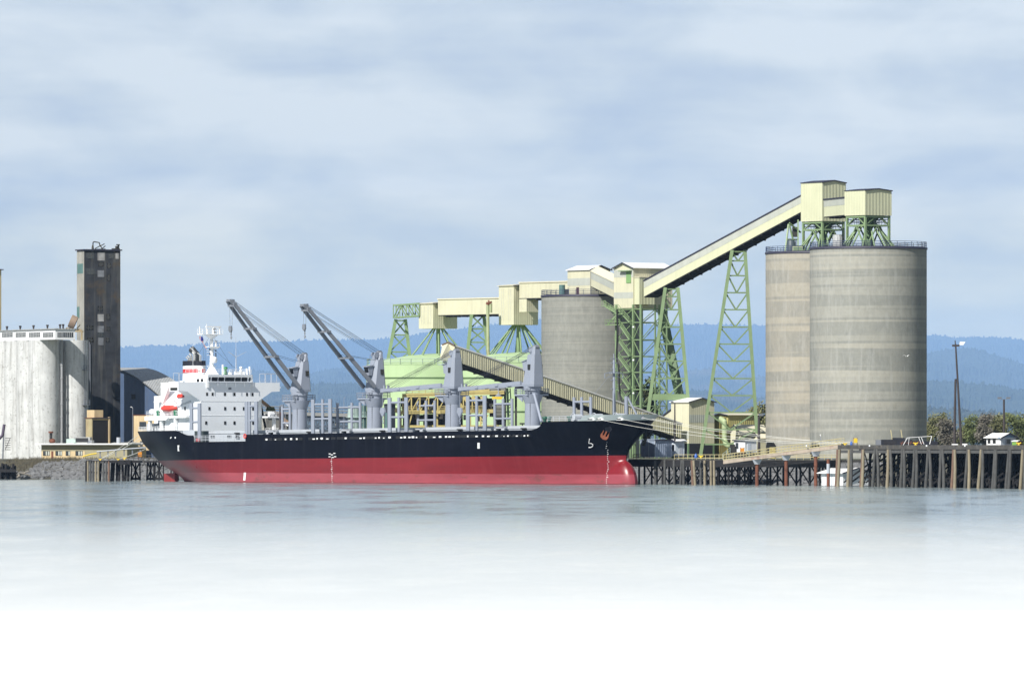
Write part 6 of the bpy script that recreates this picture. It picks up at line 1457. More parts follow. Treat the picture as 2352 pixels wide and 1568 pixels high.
b = fl_.w(fl_.x_at(262, 9), 14, LZ); o = thing('small_shed', 'small buff shed with grey roof at the foot of the dark tower', 'shed', b, -R(25)); g = MB(); g.box(-4, 4.5, 0, 5, -.5, 2.4); part('wall', g, M['olive_wall'], o); g = MB(); g.hexa([(-4.6, -.6, 2.42), (5, -.6, 2.42), (5, 5.4, 3.2), (-4.6, 5.4, 3.2), (-4.6, -.6, 2.6), (5, -.6, 2.6), (5, 5.4, 3.4), (-4.6, 5.4, 3.4)]); part('roof', g, M['roof_grey'], o); g = MB(); g.box(.6, 2.2, -.05, .05, .8, 1.7); part('window', g, M['glass'], o); g = MB(); g.tube((-1.5, 2, 3.2), (-1.5, 2, 4.6), .5, n=10); part('vent', g, M['coaming'], o)
# dolphin and walkway
dd = 1680
b = P(197, 1103, dd); o = thing('timber_dolphin', 'timber mooring dolphin of round piles with dark platform left of the stern', 'dolphin', b); bz = Vector((0, 0, 0))
for zx, tn in ((1158, 'dark'), (1181, 'tan'), (1215, 'grey'), (1250, 'grey'), (1286, 'tan'), (1322, 'tan'), (1390, 'grey'), (1428, 'grey'), (1463, 'brown')):
    a = P(zx * .1709, 1058.5, dd); g = MB(); g.tube((a.x, dd, -2), (a.x, dd, a.z), .25, .23, 9); part('pile', g.shift(b), M['pile_' + tn], o)
g = MB(); a = P(200, 1084.5, dd); c = P(250, 1084.5, dd); g.box(a.x, c.x, dd + .2, dd + .6, a.z - .15, a.z + .15); a = P(199, 1060, dd); g.box(a.x, c.x, dd + .2, dd + .6, a.z - .3, a.z); part('waling', g.shift(b), M['pile_grey'], o)
g = MB(); a = P(197, 1057, dd); c = P(322, 1057, dd); g.box(a.x, c.x, dd + .6, dd + 7, a.z - .55, a.z); a2 = P(271, 1067, dd); c2 = P(300, 1057, dd); g.box(a2.x, c2.x, dd - .2, dd + 5, a2.z, a.z + .1); part('platform', g.shift(b), M['pile_dark'], o)
for px in (232, 258, 262, 269, 275, 281, 290, 296): a = P(px, 1060, dd + 3); g = MB(); g.tube((a.x + random.uniform(-.6, .6), dd + 2, -2), (a.x, dd + 3, a.z), .3, n=7); part('pile', g.shift(b), M['pile_dark'], o)
b = P(299, 1103, dd + 8); o = thing('timber_walkway', 'dark timber walkway on X braced bents running behind the ship stern', 'walkway', b); g = MB()
a = P(296, 1058, dd + 8); c = P(470, 1058, dd + 8); g.box(a.x, c.x, dd + 7, dd + 10, a.z - .35, a.z); part('deck', g.shift(b), M['pile_dark'], o)
g = MB(); g.rail([(a.x, dd + 7.1, a.z), (c.x, dd + 7.1, a.z)], 1.25, 2, 1.1, .07); part('railing', g.shift(b), M['pile_grey'], o)
for l, r in ((301, 322), (337, 354), (355, 376), (392, 410)):
    g = MB(); p0, p1 = P(l, 1103, dd + 8), P(r, 1103, dd + 8); p2, p3 = P(l + 2, 1060, dd + 8), P(r - 1, 1060, dd + 8)
    for q0, q1 in ((p0, p2), (p1, p3), (p0, p3), (p1, p2)): g.bar(q0, q1, .32)
    g.bar(p0 + Vector((0, 0, .4)), p1 + Vector((0, 0, .4)), .5); g.bar(P((l + r) / 2, 1103, dd + 9), P((l + r) / 2, 1060, dd + 9), .35); part('bent', g.shift(b), M['pile_dark'], o)
g = MB(); g.bar(P(327, 1056, dd + 6), P(337, 1072, dd + 6), .3); part('loose_beam', g.shift(b), M['pile_grey'], o)
bollard('yellow bollard at the left end of the timber dolphin', 230.5, 1057, dd + 1, .45); bollard('yellow bollard in the middle of the dark dolphin platform', 272, 1057, dd + 1, .45); bollard('yellow bollard set slightly higher at the right of the dolphin platform', 286, 1055, dd + 4, .5)
lifebox('orange lifebuoy cabinet standing behind the dolphin railing', 321.5, 1055, dd + 9, .6)
for i, (p0, p1, lab) in enumerate(((ship_m @ Vector((.4, -8.2, 10.3)), P(232, 1052.5, dd + 1), 'upper of the two long mooring lines from the stern to the left dolphin bollard'), (ship_m @ Vector((.5, -7.8, 9.6)), P(233, 1053, dd + 1.5), 'lower of the two long mooring lines from the stern to the left dolphin bollard'), (ship_m @ Vector((.5, -6.0, 7.4)), P(274, 1052.5, dd + 1), 'short mooring line from the stern to the middle dolphin bollard'))):
    line(lab, p0, p1, .25, .055, 'stern mooring lines')
b = P(190, 1046, 1770); o = thing('pipe_rail', 'yellow and pale pipeline guard rail along the top of the left bank', 'guard rail', b); g = MB(); g.path([P(190, 1048, 1770), P(210, 1042.5, 1770), P(222, 1041, 1770)], .18, 6); part('yellow_pipe', g.shift(b), M['yellow'], o)
g = MB(); g.path([P(222, 1037, 1770), P(275, 1032, 1770), P(335, 1027.5, 1770)], .16, 6); part('pale_pipe', g.shift(b), M['coaming'], o)
g = MB()
for px, py in ((230, 1036.5), (248, 1035), (266, 1033), (285, 1031.5), (304, 1030), (322, 1028.5)): a = P(px, py, 1770.3); g.bar(a + Vector((0, 0, .2)), (a.x, a.y, a.z - 1.5), .28)
part('post', g.shift(b), M['steel_grey_dark'], o)
b = P(0, 1086, 1770); o = thing('pile_cluster', 'cluster of short black piles at the left edge of the bank', 'piles', b); g = MB()
for k in range(9): a = P(1 + k * 4.2, 1086, 1768 + (k % 3)); g.tube((a.x, a.y, a.z - 2), (a.x, a.y, a.z + random.uniform(1.2, 2.4)), .3, n=7)
part('pile', g.shift(b), M['pile_dark'], o); g = MB(); a = P(0, 1078, 1767); c = P(37, 1078, 1767); g.box(a.x, c.x, 1766.8, 1767.3, a.z - .6, a.z + .1); part('waling', g.shift(b), M['pile_dark'], o)

# ------------------------------------------------------------------ seen over the hatches: far conveyor boom, plant, bridge
dd = 1660
A, B = P(597, 919, dd), P(662, 973, dd)
o = thing('conveyor_boom', 'rust brown conveyor boom slanting down beside the ship house', 'conveyor', B); g = MB(); g.bar(A, B, 1.4, 1.0); part('boom', g.shift(B), M['boom_brown'], o); g = MB(); c = A.lerp(B, .38); g.taper(c.x, c.y - .6, c.z - .4, c.z + .5, 1.1, .4, .8, .4); part('green_cover', g.shift(B), M['leaf_deep'], o); g = MB(); g.bar(A + Vector((0, -.8, -.45)), B + Vector((0, -.8, -.45)), .2, .3); part('edge_beam', g.shift(B), M['ship_white'], o)
g = MB(); g.bar(B, (B.x, B.y, GZ), .6); g.bar(A, (A.x + 2.5, A.y + 2, GZ), .5); part('support_post', g.shift(B), M['machinery'], o)
t = house('storage_shed', 'pale concrete shed with a sloping roof edge behind the port side rails', 'building', 610, 1690, 15, 70, 952, 1010, 'x', 0.4, M['pale_concrete'], M['ship_white'], over=.3)
lamp_post('dark lamp post standing between the boom and the first ship crane', 643, 934, 1000, 1645, (.3,), .2)
lamp_post('slim pale lamp post behind the first ship crane', 655, 912, 1000, 1655, (.2,), .06, 'steel_grey', 'steel_grey')
lamp_post('slim pale lamp post between the second pair of stanchions', 790, 914, 1000, 1655, (.2,), .06, 'steel_grey', 'steel_grey')
for (px0, px1, y0, lab, m_) in ((799, 826, 932, 'pale teal process tank with railing left of the second ship crane', 'teal_pale'), (826, 842, 931, 'dark teal process tank touching the second ship crane', 'teal')):
    d_ = 1668; r = (px1 - px0) / 2 * d_ / F; c = P((px0 + px1) / 2, 1000, d_); o = thing('process_tank', lab, 'tank', (c.x, c.y, GZ)); h = P(0, y0, d_).z - GZ
    g = MB(); g.lathe([(r, 0), (r, h)], n=24); part('shell', g, M[m_], o); g = MB(); rail_ring(g, 0, 0, r, h - 2.5, 1.1, 14, .05); g.lathe([(r + .5, h - 2.6), (r + .5, h - 2.5), (r, h - 2.5)], n=20); part('railing', g, M['teal_pale'], o); g = MB(); 
    for k in range(10): g.bar((-r * .4, -r - .1, 1 + k), (r * .1, -r - .1, 1 + k), .07)
    g.bar((-r * .4, -r - .1, 0), (-r * .4, -r - .1, h), .08); g.bar((r * .1, -r - .1, 0), (r * .1, -r - .1, h), .08); part('ladder', g, M['teal_pale'], o)
t = house('dark_shed', 'dark slate shed between the second ship crane and the yellow loader', 'shed', 898, 1680, 16, 10, 929, 1020, 'x', 1, mat('slate_sheet', (.05, .06, .08), .6), M['dark_trim'], over=.2)
o, f, Lx, Wy, H, z0 = t; g = MB(); g.box(-Lx * .8, -Lx * .55, -.06, .05, 0, H * .8); part('door', g, M['teal'], o)
# far road bridge
D0 = 3600
o = thing('river_bridge', 'long grey river bridge far behind the ship hatches', 'bridge', P(600, 960, D0)); b = Vector(o.location)
g = MB(); A, B = P(560, 943, D0), P(860, 951, D0); g.loft([[A + Vector((0, 0, 0)), A + Vector((0, 10, 0)), A + Vector((0, 10, -1.6)), A + Vector((0, 0, -1.6))], [B, B + Vector((0, 10, 0)), B + Vector((0, 10, -1.6)), B + Vector((0, 0, -1.6))]]); part('deck', g.shift(b), M['bridge_deck'], o)
g = MB(); A2, B2 = A - Vector((0, 0, 1.6)), B - Vector((0, 0, 1.6)); g.loft([[A2 + Vector((0, 1, 0)), A2 + Vector((0, 9, 0)), A2 + Vector((0, 9, -2.4)), A2 + Vector((0, 1, -2.4))], [B2 + Vector((0, 1, 0)), B2 + Vector((0, 9, 0)), B2 + Vector((0, 9, -2.4)), B2 + Vector((0, 1, -2.4))]])
for px in range(606, 850, 12): a = P(px, 970, D0); g.bar((a.x, D0, a.z - 4), (a.x + 2, D0, A2.z - 2.4), .7); g.bar((a.x + 4, D0, a.z - 4), (a.x + 2, D0, A2.z - 2.4), .7)
a, c = P(690, 979, D0), P(800, 979, D0); g.bar((a.x - 20, D0, a.z), (c.x, D0, c.z), 1.2); part('girder', g.shift(b), M['bridge_steel'], o)
g = MB()
for px in range(610, 860, 80): a = P(px, 1000, D0); g.box(a.x - 2, a.x + 2, D0 + 2, D0 + 8, 0, A2.z)
part('pier', g.shift(b), M['bridge_deck'], o); g = MB(); g.rail([A, B], 2.4, 2, 6, .2); part('railing', g.shift(b), M['bridge_deck'], o)
# gull over the silo
b = P(2083, 818, 1575); g = MB(); g.ball((0, 0, 0), .34, .12, .11, 10, 6); g.add([(-.1, 0, .05), (.12, 0, .05), (-.35, -.5, .3), (-.55, -.45, .28), (-1.1, -.8, .05)], [(0, 1, 2, 3), (3, 2, 4)]); g.add([(-.1, 0, .05), (.12, 0, .05), (.55, .4, .3), (.35, .5, .28), (1.15, .8, 0.0)], [(0, 1, 2, 3), (3, 2, 4)])
g.v = [(v[0] + b.x, v[1] + b.y, v[2] + b.z) for v in g.v]; single('gull', 'white gull gliding in front of the larger silo', 'bird', g, M['gull'], None, b)
# ------------------------------------------------------------------ LAND, WATER, TREES, HILLS, SKY, LIGHT
def structure(name, mb, m): o = part(name, mb, m); o['kind'] = 'structure'; return o
# water: one sheet out to the hills
def water_material():
    m, nt, b = _mat('river_water')
    b.inputs['Base Color'].default_value = (.26, .315, .33, 1); b.inputs['Roughness'].default_value = .16; b.inputs['IOR'].default_value = 1.33; b.inputs['Specular IOR Level'].default_value = .5
    n1 = _noise(nt, .9, (.45, 1.0, 1), 5, .6, 'Object'); n2 = _noise(nt, .06, (.5, 1, 1), 4, .6, 'Object', (9, 2, 0)); n3 = _noise(nt, 3.2, (.6, 1, 1), 3, .55, 'Object', (1, 6, 0))
    h = _math(nt, 'ADD', _math(nt, 'MULTIPLY', n1, .36), _math(nt, 'ADD', _math(nt, 'MULTIPLY', n2, 1.6), _math(nt, 'MULTIPLY', n3, .08)))
    bp = _n(nt, 'ShaderNodeBump'); bp.inputs['Strength'].default_value = .4; bp.inputs['Distance'].default_value = 1.0
    nt.links.new(h, bp.inputs['Height']); nt.links.new(bp.outputs[0], b.inputs['Normal'])
    # calm and ruffled patches
    r = _ramp(nt, _noise(nt, .35, (.3, .05, 1), 6, .62, 'Object', (3, 3, 0)), [(.36, .06), (.62, .19)]); nt.links.new(r, b.inputs['Roughness'])
    return m
g = MB(); g.add([(-3300, -150, 0), (3300, -150, 0), (3300, 3200, 0), (-3300, 3200, 0)], [(0, 1, 2, 3)]); structure('water', g, water_material())
# river bed under it is not seen; ground sheet inland
def ground_mat(name, c0, c1, sc=.05):
    m, nt, b = _mat(name); n = _noise(nt, sc, detail=8, rough=.7); c = _ramp(nt, n, [(.35, c0), (.65, c1)]); nt.links.new(c, b.inputs['Base Color']); b.inputs['Roughness'].default_value = .95; b.inputs['Specular IOR Level'].default_value = .1; return m
M['ground'] = ground_mat('yard_ground', (.06, .068, .042), (.12, .12, .085))
M['bank'] = ground_mat('bank_earth', (.050, .048, .042), (.12, .115, .085), .25)
M['rock'] = mat('riprap_rock', (.15, .152, .155), .9, 0, .3, .5, spot=.4, spotcol=(.06, .06, .065), spscale=.3)
# shoreline: bank foot polyline, from far left to beyond the pier (world x, y)
def shore(px, d): v = P(px, HY, d); return (v.x, v.y)
SH = [shore(-1500, 1830), shore(-200, 1782), shore(0, 1776), shore(150, 1760), shore(200, 1750), shore(330, 1735), shore(420, 1715), shore(700, 1668), shore(1000, 1645), shore(1280, 1625), shore(1464, 1577), shore(1700, 1541), shore(1930, 1505), shore(2150, 1462), shore(2352, 1415), shore(2700, 1370)]
def bank_pts(k):  # k = metres inland
    out = []
    for i, (x, y) in enumerate(SH):
        a = SH[max(0, i - 1)]; c = SH[min(len(SH) - 1, i + 1)]; t = Vector((c[0] - a[0], c[1] - a[1], 0)).normalized(); n = Vector((-t.y, t.x, 0)); n = n if n.y > 0 else -n
        out.append((x + n.x * k, y + n.y * k))
    return out
def resample(pts, n):
    L = [0]
    for a, b in zip(pts, pts[1:]): L.append(L[-1] + math.hypot(b[0] - a[0], b[1] - a[1]))
    out = []; j = 0
    for i in range(n):
        s = L[-1] * i / (n - 1)
        while j < len(pts) - 2 and L[j + 1] < s: j += 1
        t = (s - L[j]) / (L[j + 1] - L[j]); out.append((pts[j][0] + (pts[j + 1][0] - pts[j][0]) * t, pts[j][1] + (pts[j + 1][1] - pts[j][1]) * t))
    return out
NB = 420
prof = [(-6, -2.5), (0, -.15), (2, .35), (5, 1.2), (9, 3.0), (13, 4.2), (17, 4.7), (24, 4.75)]
rows_ = [resample(bank_pts(k), NB) for k, z in prof]; loops = []
rr = random.Random(2); jz = [[rr.uniform(-.25, .25) for _ in range(NB)] for _ in prof]
for j, (k, z) in enumerate(prof): loops.append([(x, y, z + (jz[j][i] if 2 <= j <= 5 else 0)) for i, (x, y) in enumerate(rows_[j])])
g = MB(); g.loft(loops, closed=False, caps=False, smooth=True); structure('river_bank', g, M['bank'])
g = MB(); far = [(x * 9 if abs(x) > 80 else x * 9, 150000, 5.2) for x, y in rows_[-1]]
far = [(-40000 + 80000 * i / (NB - 1), 151000, 5.2) for i in range(NB)]
e0 = [(-40000, loops[-1][0][1], 4.75)] + loops[-1] + [(40000, loops[-1][-1][1] - 0, 4.75)]; e1 = [(-40000, 151000, 5.2)] + far + [(14000, 151000, 5.2)]
g.loft([e0, e1], closed=False, caps=False); structure('ground', g, M['ground'])
# riprap
def ico():
    bm = bmesh.new(); bmesh.ops.create_icosphere(bm, subdivisions=1, radius=1); vs = [v.co.copy() for v in bm.verts]; fs = [tuple(v.index for v in f.verts) for f in bm.faces]; bm.free(); return vs, fs
IV, IF = ico()
def rocks(mb, pts, n, smin, smax, seed):
    r = random.Random(seed)
    for _ in range(n):
        (x, y, z) = pts(r); s = r.uniform(smin, smax) * (1.5 if r.random() < .08 else 1); a = r.uniform(0, PI); ca, sa = math.cos(a), math.sin(a); vs = []
        kx, ky, kz = r.uniform(.8, 1.4), r.uniform(.6, 1.1), r.uniform(.5, .9)
        for v in IV:
            k = r.uniform(.75, 1.2); px, py, pz = v.x * kx * k, v.y * ky * k, v.z * kz * k; vs.append((x + s * (px * ca - py * sa), y + s * (px * sa + py * ca), z + s * pz))
        mb.add(vs, IF)
def on_bank(i0, i1, j0, j1):
    def f(r):
        i = r.randint(int(i0), int(i1)); u = r.uniform(j0, j1); j = int(u); t = u - j; a, b = loops[j][i], loops[min(j + 1, len(loops) - 1)][i]
        return (a[0] + (b[0] - a[0]) * t + r.uniform(-.5, .5), a[1] + (b[1] - a[1]) * t, a[2] + (b[2] - a[2]) * t + .1)
    return f
def idx(px):   # bank column nearest a picture column
    best = min(range(NB), key=lambda i: abs(CX + F * loops[3][i][0] / loops[3][i][1] - px)); return best
rp = MB()
rocks(rp, on_bank(idx(60), idx(210), 2.2, 4.8), 900, .35, .85, 1); rocks(rp, on_bank(idx(150), idx(440), 1.2, 5.4), 1900, .4, .95, 2); rocks(rp, on_bank(idx(-10), idx(120), 1.6, 3.2), 220, .2, .6, 3)
rocks(rp, on_bank(idx(1440), idx(1960), 1.0, 5.2), 2600, .4, .95, 4); rocks(rp, on_bank(idx(440), idx(1440), 1.0, 5.2), 500, .5, 1.1, 5)
o = part('riprap', rp, M['rock']); o['kind'] = 'stuff'; o['label'] = 'grey broken rocks covering the bank'
# dry grass and brush on the left bank
br = MB(); r = random.Random(9)
fbr = on_bank(idx(-20), idx(180), 3.0, 6.0)
for _ in range(2600):
    x, y, z = fbr(r); h = r.uniform(.2, .8); dx, dy = r.uniform(-.4, .4), r.uniform(-.3, .3); w = .05; br.add([(x - w, y, z - .1), (x + w, y, z - .1), (x + dx + w * .4, y + dy, z + h), (x + dx - w * .4, y + dy, z + h)], [(0, 1, 2, 3)])
fbr = on_bank(idx(190), idx(330), 4.6, 6.4)
for _ in range(1200):
    x, y, z = fbr(r); h = r.uniform(.2, .6); dx, dy = r.uniform(-.4, .4), r.uniform(-.3, .3); w = .05; br.add([(x - w, y, z - .1), (x + w, y, z - .1), (x + dx + w * .4, y + dy, z + h), (x + dx - w * .4, y + dy, z + h)], [(0, 1, 2, 3)])
o = part('brush', br, leafmat('dry_brush', (.07, .06, .045), (.15, .135, .09))); o['kind'] = 'stuff'; o['label'] = 'dry brown grass and brambles on the left bank'
# driftwood
r = random.Random(14)
for k, (px, py, L, a) in enumerate(((8, 1093, 6, .05), (22, 1095, 7, -.08), (40, 1092, 5, .15), (52, 1089, 3.5, .5), (30, 1098, 6, .03), (62, 1091, 4, -.3), (158, 1090, 3.2, .7), (166, 1096, 3, -.1), (180, 1090, 4, .2))):
    b = P(px, py, 1770); g = MB(); rad = r.uniform(.16, .34); q0 = Vector((-L / 2 * math.cos(a), -r.uniform(0, 1), -L / 2 * math.sin(a))); q1 = -q0
    g.tube(q0, q0.lerp(q1, .55) + Vector((0, 0, .2)), rad, rad * .8, 7); g.tube(q0.lerp(q1, .5) + Vector((0, 0, .19)), q1, rad * .8, rad * .4, 7); g.tube(q0.lerp(q1, .3), q0.lerp(q1, .4) + Vector((.3, -.3, .9)), rad * .4, rad * .2, 5)
    o = part('driftwood_log', g, M['drift']); o.location = b; tag(o, 'bleached driftwood log stranded at the water edge of the left bank', 'log', 'driftwood on the left bank')
# trees
def tree(label, px, ybase, ytop, d, wpx, lm, seed, n=2600, leaf=.34, shape=1.0, cat='tree', group='trees behind the terminal', name='deciduous_tree', gap=.35):
    r = random.Random(seed); b = P(px, ybase, d); b.z = min(b.z, GZ) if ybase > 1000 else b.z; h = P(px, ytop, d).z - b.z; w = wpx * d / F / 2
    o = thing(name, label, cat, b, 0, group); t = MB()
    t.tube((0, 0, 0), (r.uniform(-.3, .3), 0, h * .5), .045 * h * .5, .02 * h, 8); ends = []
    for k in range(16):
        z0 = h * r.uniform(.12, .6); a = r.uniform(0, 2 * PI); l = w * r.uniform(.55, 1.0); e = Vector((l * math.cos(a), l * math.sin(a) * .8, min(h * .97, z0 + h * r.uniform(.15, .42)))); s = Vector((0, 0, z0)); m_ = s.lerp(e, .5) + Vector((0, 0, h * .04))
        t.tube(s, m_, .014 * h, .009 * h, 6); t.tube(m_, e, .009 * h, .003 * h, 5)
        for j in range(3): q = m_.lerp(e, .3 * j + .2); t.tube(q, q + Vector((r.uniform(-1, 1), r.uniform(-1, 1), r.uniform(.2, 1.2))) * h * .09, .004 * h, .0015 * h, 4)
        ends += [e, m_, m_.lerp(e, .6)]
    ends += [Vector((0, 0, h * .9)), Vector((w * .3, 0, h * .82)), Vector((-w * .35, 0, h * .84))]
    part('trunk', t, M['bark'], o); c = MB()
    for _ in range(n):
        e = r.choice(ends); s = w * gap * shape; p = e + Vector((r.gauss(0, 1) * s * .62, r.gauss(0, 1) * s * .62, r.gauss(0, 1) * s * .5))
        if p.z < h * .06 or p.z > h * 1.02: continue
        nrm = Vector((r.gauss(0, 1), r.gauss(0, 1), r.gauss(0, .8) + .4)).normalized(); u = nrm.orthogonal().normalized(); v = nrm.cross(u); k = leaf * r.uniform(.6, 1.3)
        c.add([p - u * k - v * k * .6, p + u * k - v * k * .5, p + u * k * .8 + v * k * .6, p - u * k * .9 + v * k * .5], [(0, 1, 2, 3)])
    part('crown', c, lm, o); return o
TR = [(2150, 948, 1800, 58, 'leaf_olive', 'olive budding tree just right of the larger silo'), (2178, 960, 1780, 40, 'leaf_bare', 'bare brown tree directly left of the tall light mast'),
      (2128, 962, 1830, 30, 'leaf_bare', 'thin brown tree partly behind the larger silo edge'), (2238, 949, 1790, 52, 'leaf_green', 'bright green budding tree right of the tall light mast'),
      (2262, 946, 1770, 36, 'leaf_bare', 'narrow bare grey poplar behind the white hut'), (2292, 947, 1800, 54, 'leaf_olive', 'broad olive tree directly behind the white hut'), (2338, 949, 1790, 50, 'leaf_green', 'green tree at the right edge behind the hut'), (2372, 952, 1800, 50, 'leaf_olive', 'olive tree cut by the right picture edge'), (2214, 975, 1840, 40, 'leaf_olive', 'low olive bushy tree seen between the mast and the green tree')]
for k, (px, yt, d, w, lm, lab) in enumerate(TR): tree(lab, px, 1045, yt, d, w, M[lm], 40 + k, 5600, .17, gap=.34 if 'bare' not in lm else .40)
tree('olive tree seen between the yellow warehouse and the hidden silo', 1752, 1045, 921, 1740, 62, M['leaf_olive'], 61, 3200, .28)
tree('leafy dark green poplar growing behind the stair tower', 1489, 1045, 856, 1705, 44, M['leaf_deep'], 62, 3000, .28, name='poplar_tree', gap=.32)
tree('low scrubby tree at the foot of the stair tower', 1478, 1045, 915, 1700, 40, M['leaf_deep'], 63, 1500, .28)
# hills
def hillmat(name, dark, light, bare, sc):
    m, nt, b = _mat(name); n = _noise(nt, sc, (1, 1, 1), 10, .75); c = _ramp(nt, n, [(.35, dark), (.62, light)])
    p = _noise(nt, sc * .10, (1, 1, 1.5), 3, .5, off=(4, 4, 1)); c = _mix(nt, _ramp(nt, p, [(.55, 0.0), (.62, .7)]), c, bare)
    nt.links.new(c, b.inputs['Base Color']); b.inputs['Roughness'].default_value = .95; b.inputs['Specular IOR Level'].default_value = .1; return m
def ridge(name, d, pts, m, depth, noise, seed, tree_h, step=2.4, foot=1040, nrow=30, off=0):
    r = np.random.RandomState(seed); x0, x1 = pts[0][0], pts[-1][0]; px = np.arange(x0, x1, step); py = np.interp(px, [p[0] for p in pts], [p[1] for p in pts])
    n = len(px); n2 = n // 4 + 3; k = np.arange(n) / 4; low = np.interp(k, np.arange(n2), r.randn(n2)); py = py + low * noise
    g = MB(); loops_ = []
    for j in range(nrow + 1):
        t = j / nrow; L = []
        e = t ** .72
        bl = np.interp(np.arange(n) / 22 + 0, np.arange(n // 22 + 3), r.randn(n // 22 + 3)) * .05 * math.sin(PI * t)
        jt = r.rand(n) ** 2 * tree_h * (1 if j == nrow else .12)
        dd_ = d - depth * (1 - t)
        for i in range(n):
            zt = EYE + (HY - py[i]) * d / F; zb = 4.0; f_ = min(1, max(0, e + bl[i])); z = zb + (zt - zb) * f_ + jt[i]
            L.append(((px[i] - CX) * dd_ / F, dd_ + r.uniform(-.5, .5) * depth / nrow * .6, z))
        loops_.append(L)
    L = [(a[0], a[1] + depth * .5, 4.0) for a in loops_[-1]]; loops_.append(L)
    g.loft(loops_, closed=False, caps=False, smooth=False); o = structure(name, g, m); return o
far_pts = [(-2600, 806), (0, 803), (275, 799), (318, 797), (370, 794), (420, 796), (470, 790), (560, 785), (655, 787), (702, 782), (800, 782), (869, 780.5), (894, 778), (947, 771), (1013, 763), (1080, 753), (1144, 745), (1242, 735), (1380, 742), (1534, 748), (1616, 745.6), (1689, 747), (1756, 749), (1900, 758), (2129, 770), (2164, 771.6), (2190, 776.7), (2280, 775), (2351, 782), (5000, 800)]
mid_pts = [(-2600, 880), (300, 872), (450, 862), (580, 851), (640, 858), (714, 858), (773, 846), (800, 843), (860, 850), (1000, 872), (1240, 880), (1400, 874), (1534, 858), (1587, 851), (1630, 847), (1689, 860), (1757, 868), (1900, 840), (2000, 822), (2129, 812), (2190, 801), (2240, 803), (2290, 818), (2351, 838), (5000, 870)]
near_pts = [(-2600, 935), (300, 930), (560, 905), (640, 890), (720, 884), (800, 880), (900, 892), (1200, 910), (1500, 905), (1600, 898), (1690, 905), (1760, 915), (1900, 880), (2129, 874), (2202, 879), (2279, 885), (2351, 897), (5000, 920)]
low_pts = [(-2600, 985), (300, 980), (560, 962), (700, 945), (800, 950), (1000, 970), (1500, 968), (1700, 960), (2000, 945), (2129, 938), (2250, 945), (2351, 950), (5000, 970)]
ridge('hills', 142000, far_pts, hillmat('far_forest', (.028, .04, .04), (.045, .06, .055), (.07, .07, .065), .0017), 20000, .35, 1, 58)
ridge('hills', 100000, mid_pts, hillmat('mid_forest', (.025, .038, .035), (.05, .065, .05), (.12, .11, .085), .0026), 18000, .6, 2, 44)
ridge('hills', 66000, near_pts, hillmat('near_forest', (.022, .035, .03), (.055, .07, .045), (.10, .095, .07), .004), 12000, 1.1, 3, 34)
ridge('hills', 38000, low_pts, hillmat('low_forest', (.025, .036, .026), (.07, .08, .05), (.10, .095, .07), .0065), 8000, 1.6, 4, 22)

# ------------------------------------------------------------------ air
def volume(name, color, dens, aniso):
    m = bpy.data.materials.new(name); m.use_nodes = True; nt = m.node_tree; nt.nodes.remove(nt.nodes['Principled BSDF']); v = nt.nodes.new('ShaderNodeVolumePrincipled')
    v.inputs['Color'].default_value = (*color, 1); v.inputs['Density'].default_value = dens; v.inputs['Anisotropy'].default_value = aniso
    nt.links.new(v.outputs[0], nt.nodes['Material Output'].inputs['Volume']); return m
HAZE = volume('haze_air', (.38, .61, 1.0), 1.05e-5, -.3)
g = MB(); g.box(-45000, 45000, -200, 152000, -6, 2500)
o = part('haze', g, HAZE); o['kind'] = 'stuff'; o['label'] = 'thin blue air over the river and hills'
# added white fog low over the near water, thinning out towards the ship
FADE_MIST = volume('fade_mist_air', (1, 1, 1), .08, -.25)  # made-up volume, added to fade the foreground to white
prof_m = [(900, .0), (860, .004), (800, .016), (699, .046), (640, .072), (578, .105), (530, .14), (494, .172), (455, .20), (419, .24), (384, .30), (345, .44), (300, 1.0), (250, 1.8), (180, 2.4), (120, 2.0)]
g = MB(); lp = []
for d, h in prof_m: lp.append([(-260, d, -.5), (260, d, -.5), (260, d, h), (-260, d, h)])
g.loft(lp); FADE_MIST_OBJ = part('fade_mist', g, FADE_MIST); FADE_MIST_OBJ['kind'] = 'stuff'; FADE_MIST_OBJ['label'] = 'added white fog low on the near water, made up to fade it to white'

# ------------------------------------------------------------------ camera, sun, sky
cam = bpy.data.cameras.new('camera'); co = bpy.data.objects.new('camera', cam); C.objects.link(co); bpy.context.scene.camera = co
co.location = (0, 0, EYE); co.rotation_euler = (PI / 2, 0, 0); cam.sensor_width = 36; cam.lens = 36 * F / 2352; cam.shift_y = (HY - 784) / 2352; cam.clip_start = 1; cam.clip_end = 400000
AZ, EL = R(35), R(42)       # sun behind the eye, to the left
to_sun = Vector((-math.sin(AZ) * math.cos(EL), -math.cos(AZ) * math.cos(EL), math.sin(EL)))
sl = bpy.data.lights.new('sun', 'SUN'); sl.energy = 5.0; sl.angle = R(.6); sl.color = (1, .965, .90); so = bpy.data.objects.new('sun', sl); C.objects.link(so); so.rotation_euler = (-to_sun).to_track_quat('-Z', 'Y').to_euler()
wd = bpy.data.worlds.new('World'); bpy.context.scene.world = wd; wd.use_nodes = True; nt = wd.node_tree; bg = nt.nodes['Background']
sky = nt.nodes.new('ShaderNodeTexSky'); sky.sky_type = 'NISHITA'; sky.sun_disc = False; sky.sun_elevation = EL; sky.sun_rotation = math.atan2(to_sun.x, to_sun.y); sky.air_density = 1.0; sky.dust_density = .6; sky.ozone_density = 1.5
STR = .05
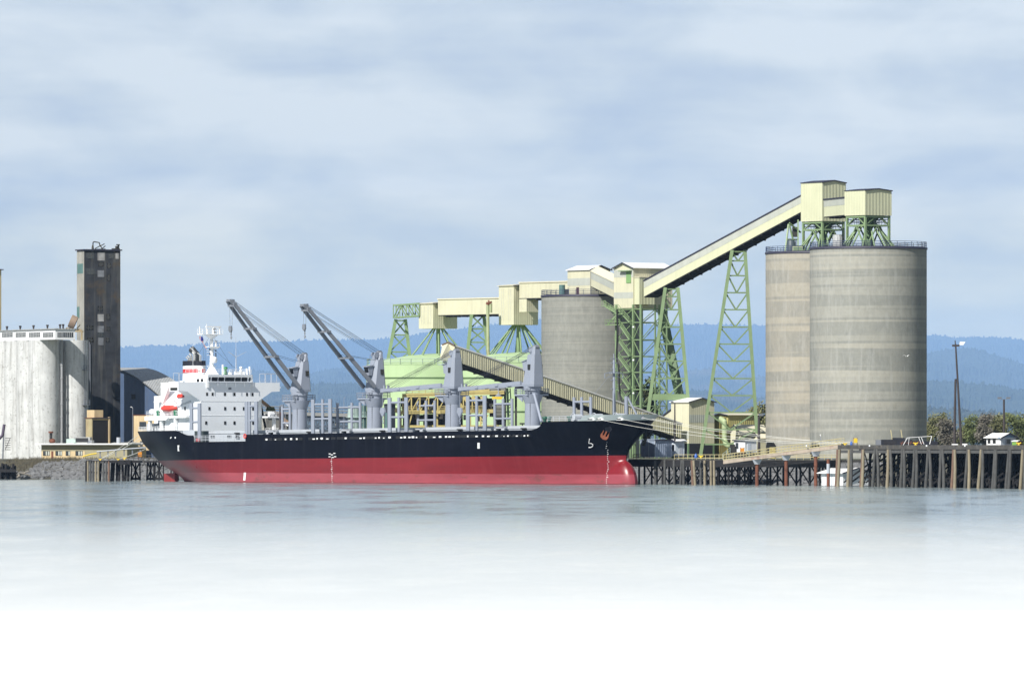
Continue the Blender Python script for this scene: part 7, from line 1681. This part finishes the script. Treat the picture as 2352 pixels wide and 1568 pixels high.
def skynoise(sc, off, detail=6, rough=.55, dist=.0):
    tc = nt.nodes.new('ShaderNodeTexCoord'); mp = nt.nodes.new('ShaderNodeMapping'); mp.inputs['Scale'].default_value = sc; mp.inputs['Location'].default_value = off; nt.links.new(tc.outputs['Generated'], mp.inputs['Vector'])
    n = nt.nodes.new('ShaderNodeTexNoise'); n.inputs['Scale'].default_value = 1; n.inputs['Detail'].default_value = detail; n.inputs['Roughness'].default_value = rough; n.inputs['Distortion'].default_value = dist; nt.links.new(mp.outputs[0], n.inputs['Vector']); return n.outputs['Fac']
n1 = skynoise((34, 34, 80), (3.1, 0, 1.7), 7, .52, .3); n2 = skynoise((11, 11, 120), (7, 1, .3), 4, .5)
mixn = nt.nodes.new('ShaderNodeMath'); mixn.operation = 'MULTIPLY_ADD'; nt.links.new(n2, mixn.inputs[0]); mixn.inputs[1].default_value = .45
sc_ = nt.nodes.new('ShaderNodeMath'); sc_.operation = 'MULTIPLY'; nt.links.new(n1, sc_.inputs[0]); sc_.inputs[1].default_value = .6; nt.links.new(sc_.outputs[0], mixn.inputs[2])
k = 1.03 / STR
cl = _ramp(nt, mixn.outputs[0], [(.37, (.41, .465, .575)), (.45, (.49, .54, .61)), (.52, (.59, .63, .655)), (.61, (.72, .745, .74))])
tcz = nt.nodes.new('ShaderNodeTexCoord'); spz = nt.nodes.new('ShaderNodeSeparateXYZ'); nt.links.new(tcz.outputs['Generated'], spz.inputs[0])
gr = _ramp(nt, _math(nt, 'MULTIPLY', spz.outputs[2], 10), [(.0, (.90, .73, .36)), (.16, (.90, .73, .36)), (.35, (.56, .53, .475)), (.60, (.5, .5, .5)), (1.0, (.5, .5, .5))])
cl = _mix(nt, 1.0, _mix(nt, 1.0, cl, gr, 'MULTIPLY'), (2, 2, 2), 'MULTIPLY')
mul = _mix(nt, 1.0, cl, (k, k, k), 'MULTIPLY')
skyc = _mix(nt, _ramp(nt, spz.outputs[2], [(.075, .88), (.16, .18)]), sky.outputs[0], mul)
nt.links.new(skyc, bg.inputs['Color']); bg.inputs['Strength'].default_value = STR
sc = bpy.context.scene; sc.view_settings.view_transform = 'Standard'; sc.view_settings.look = 'None'; sc.view_settings.gamma = 1; sc.view_settings.exposure = 0.3
sc.render.engine = 'CYCLES'; sc.cycles.max_bounces = 8; sc.cycles.volume_bounces = 2; sc.cycles.transparent_max_bounces = 8; sc.cycles.use_denoising = True; sc.cycles.caustics_reflective = False; sc.cycles.caustics_refractive = False
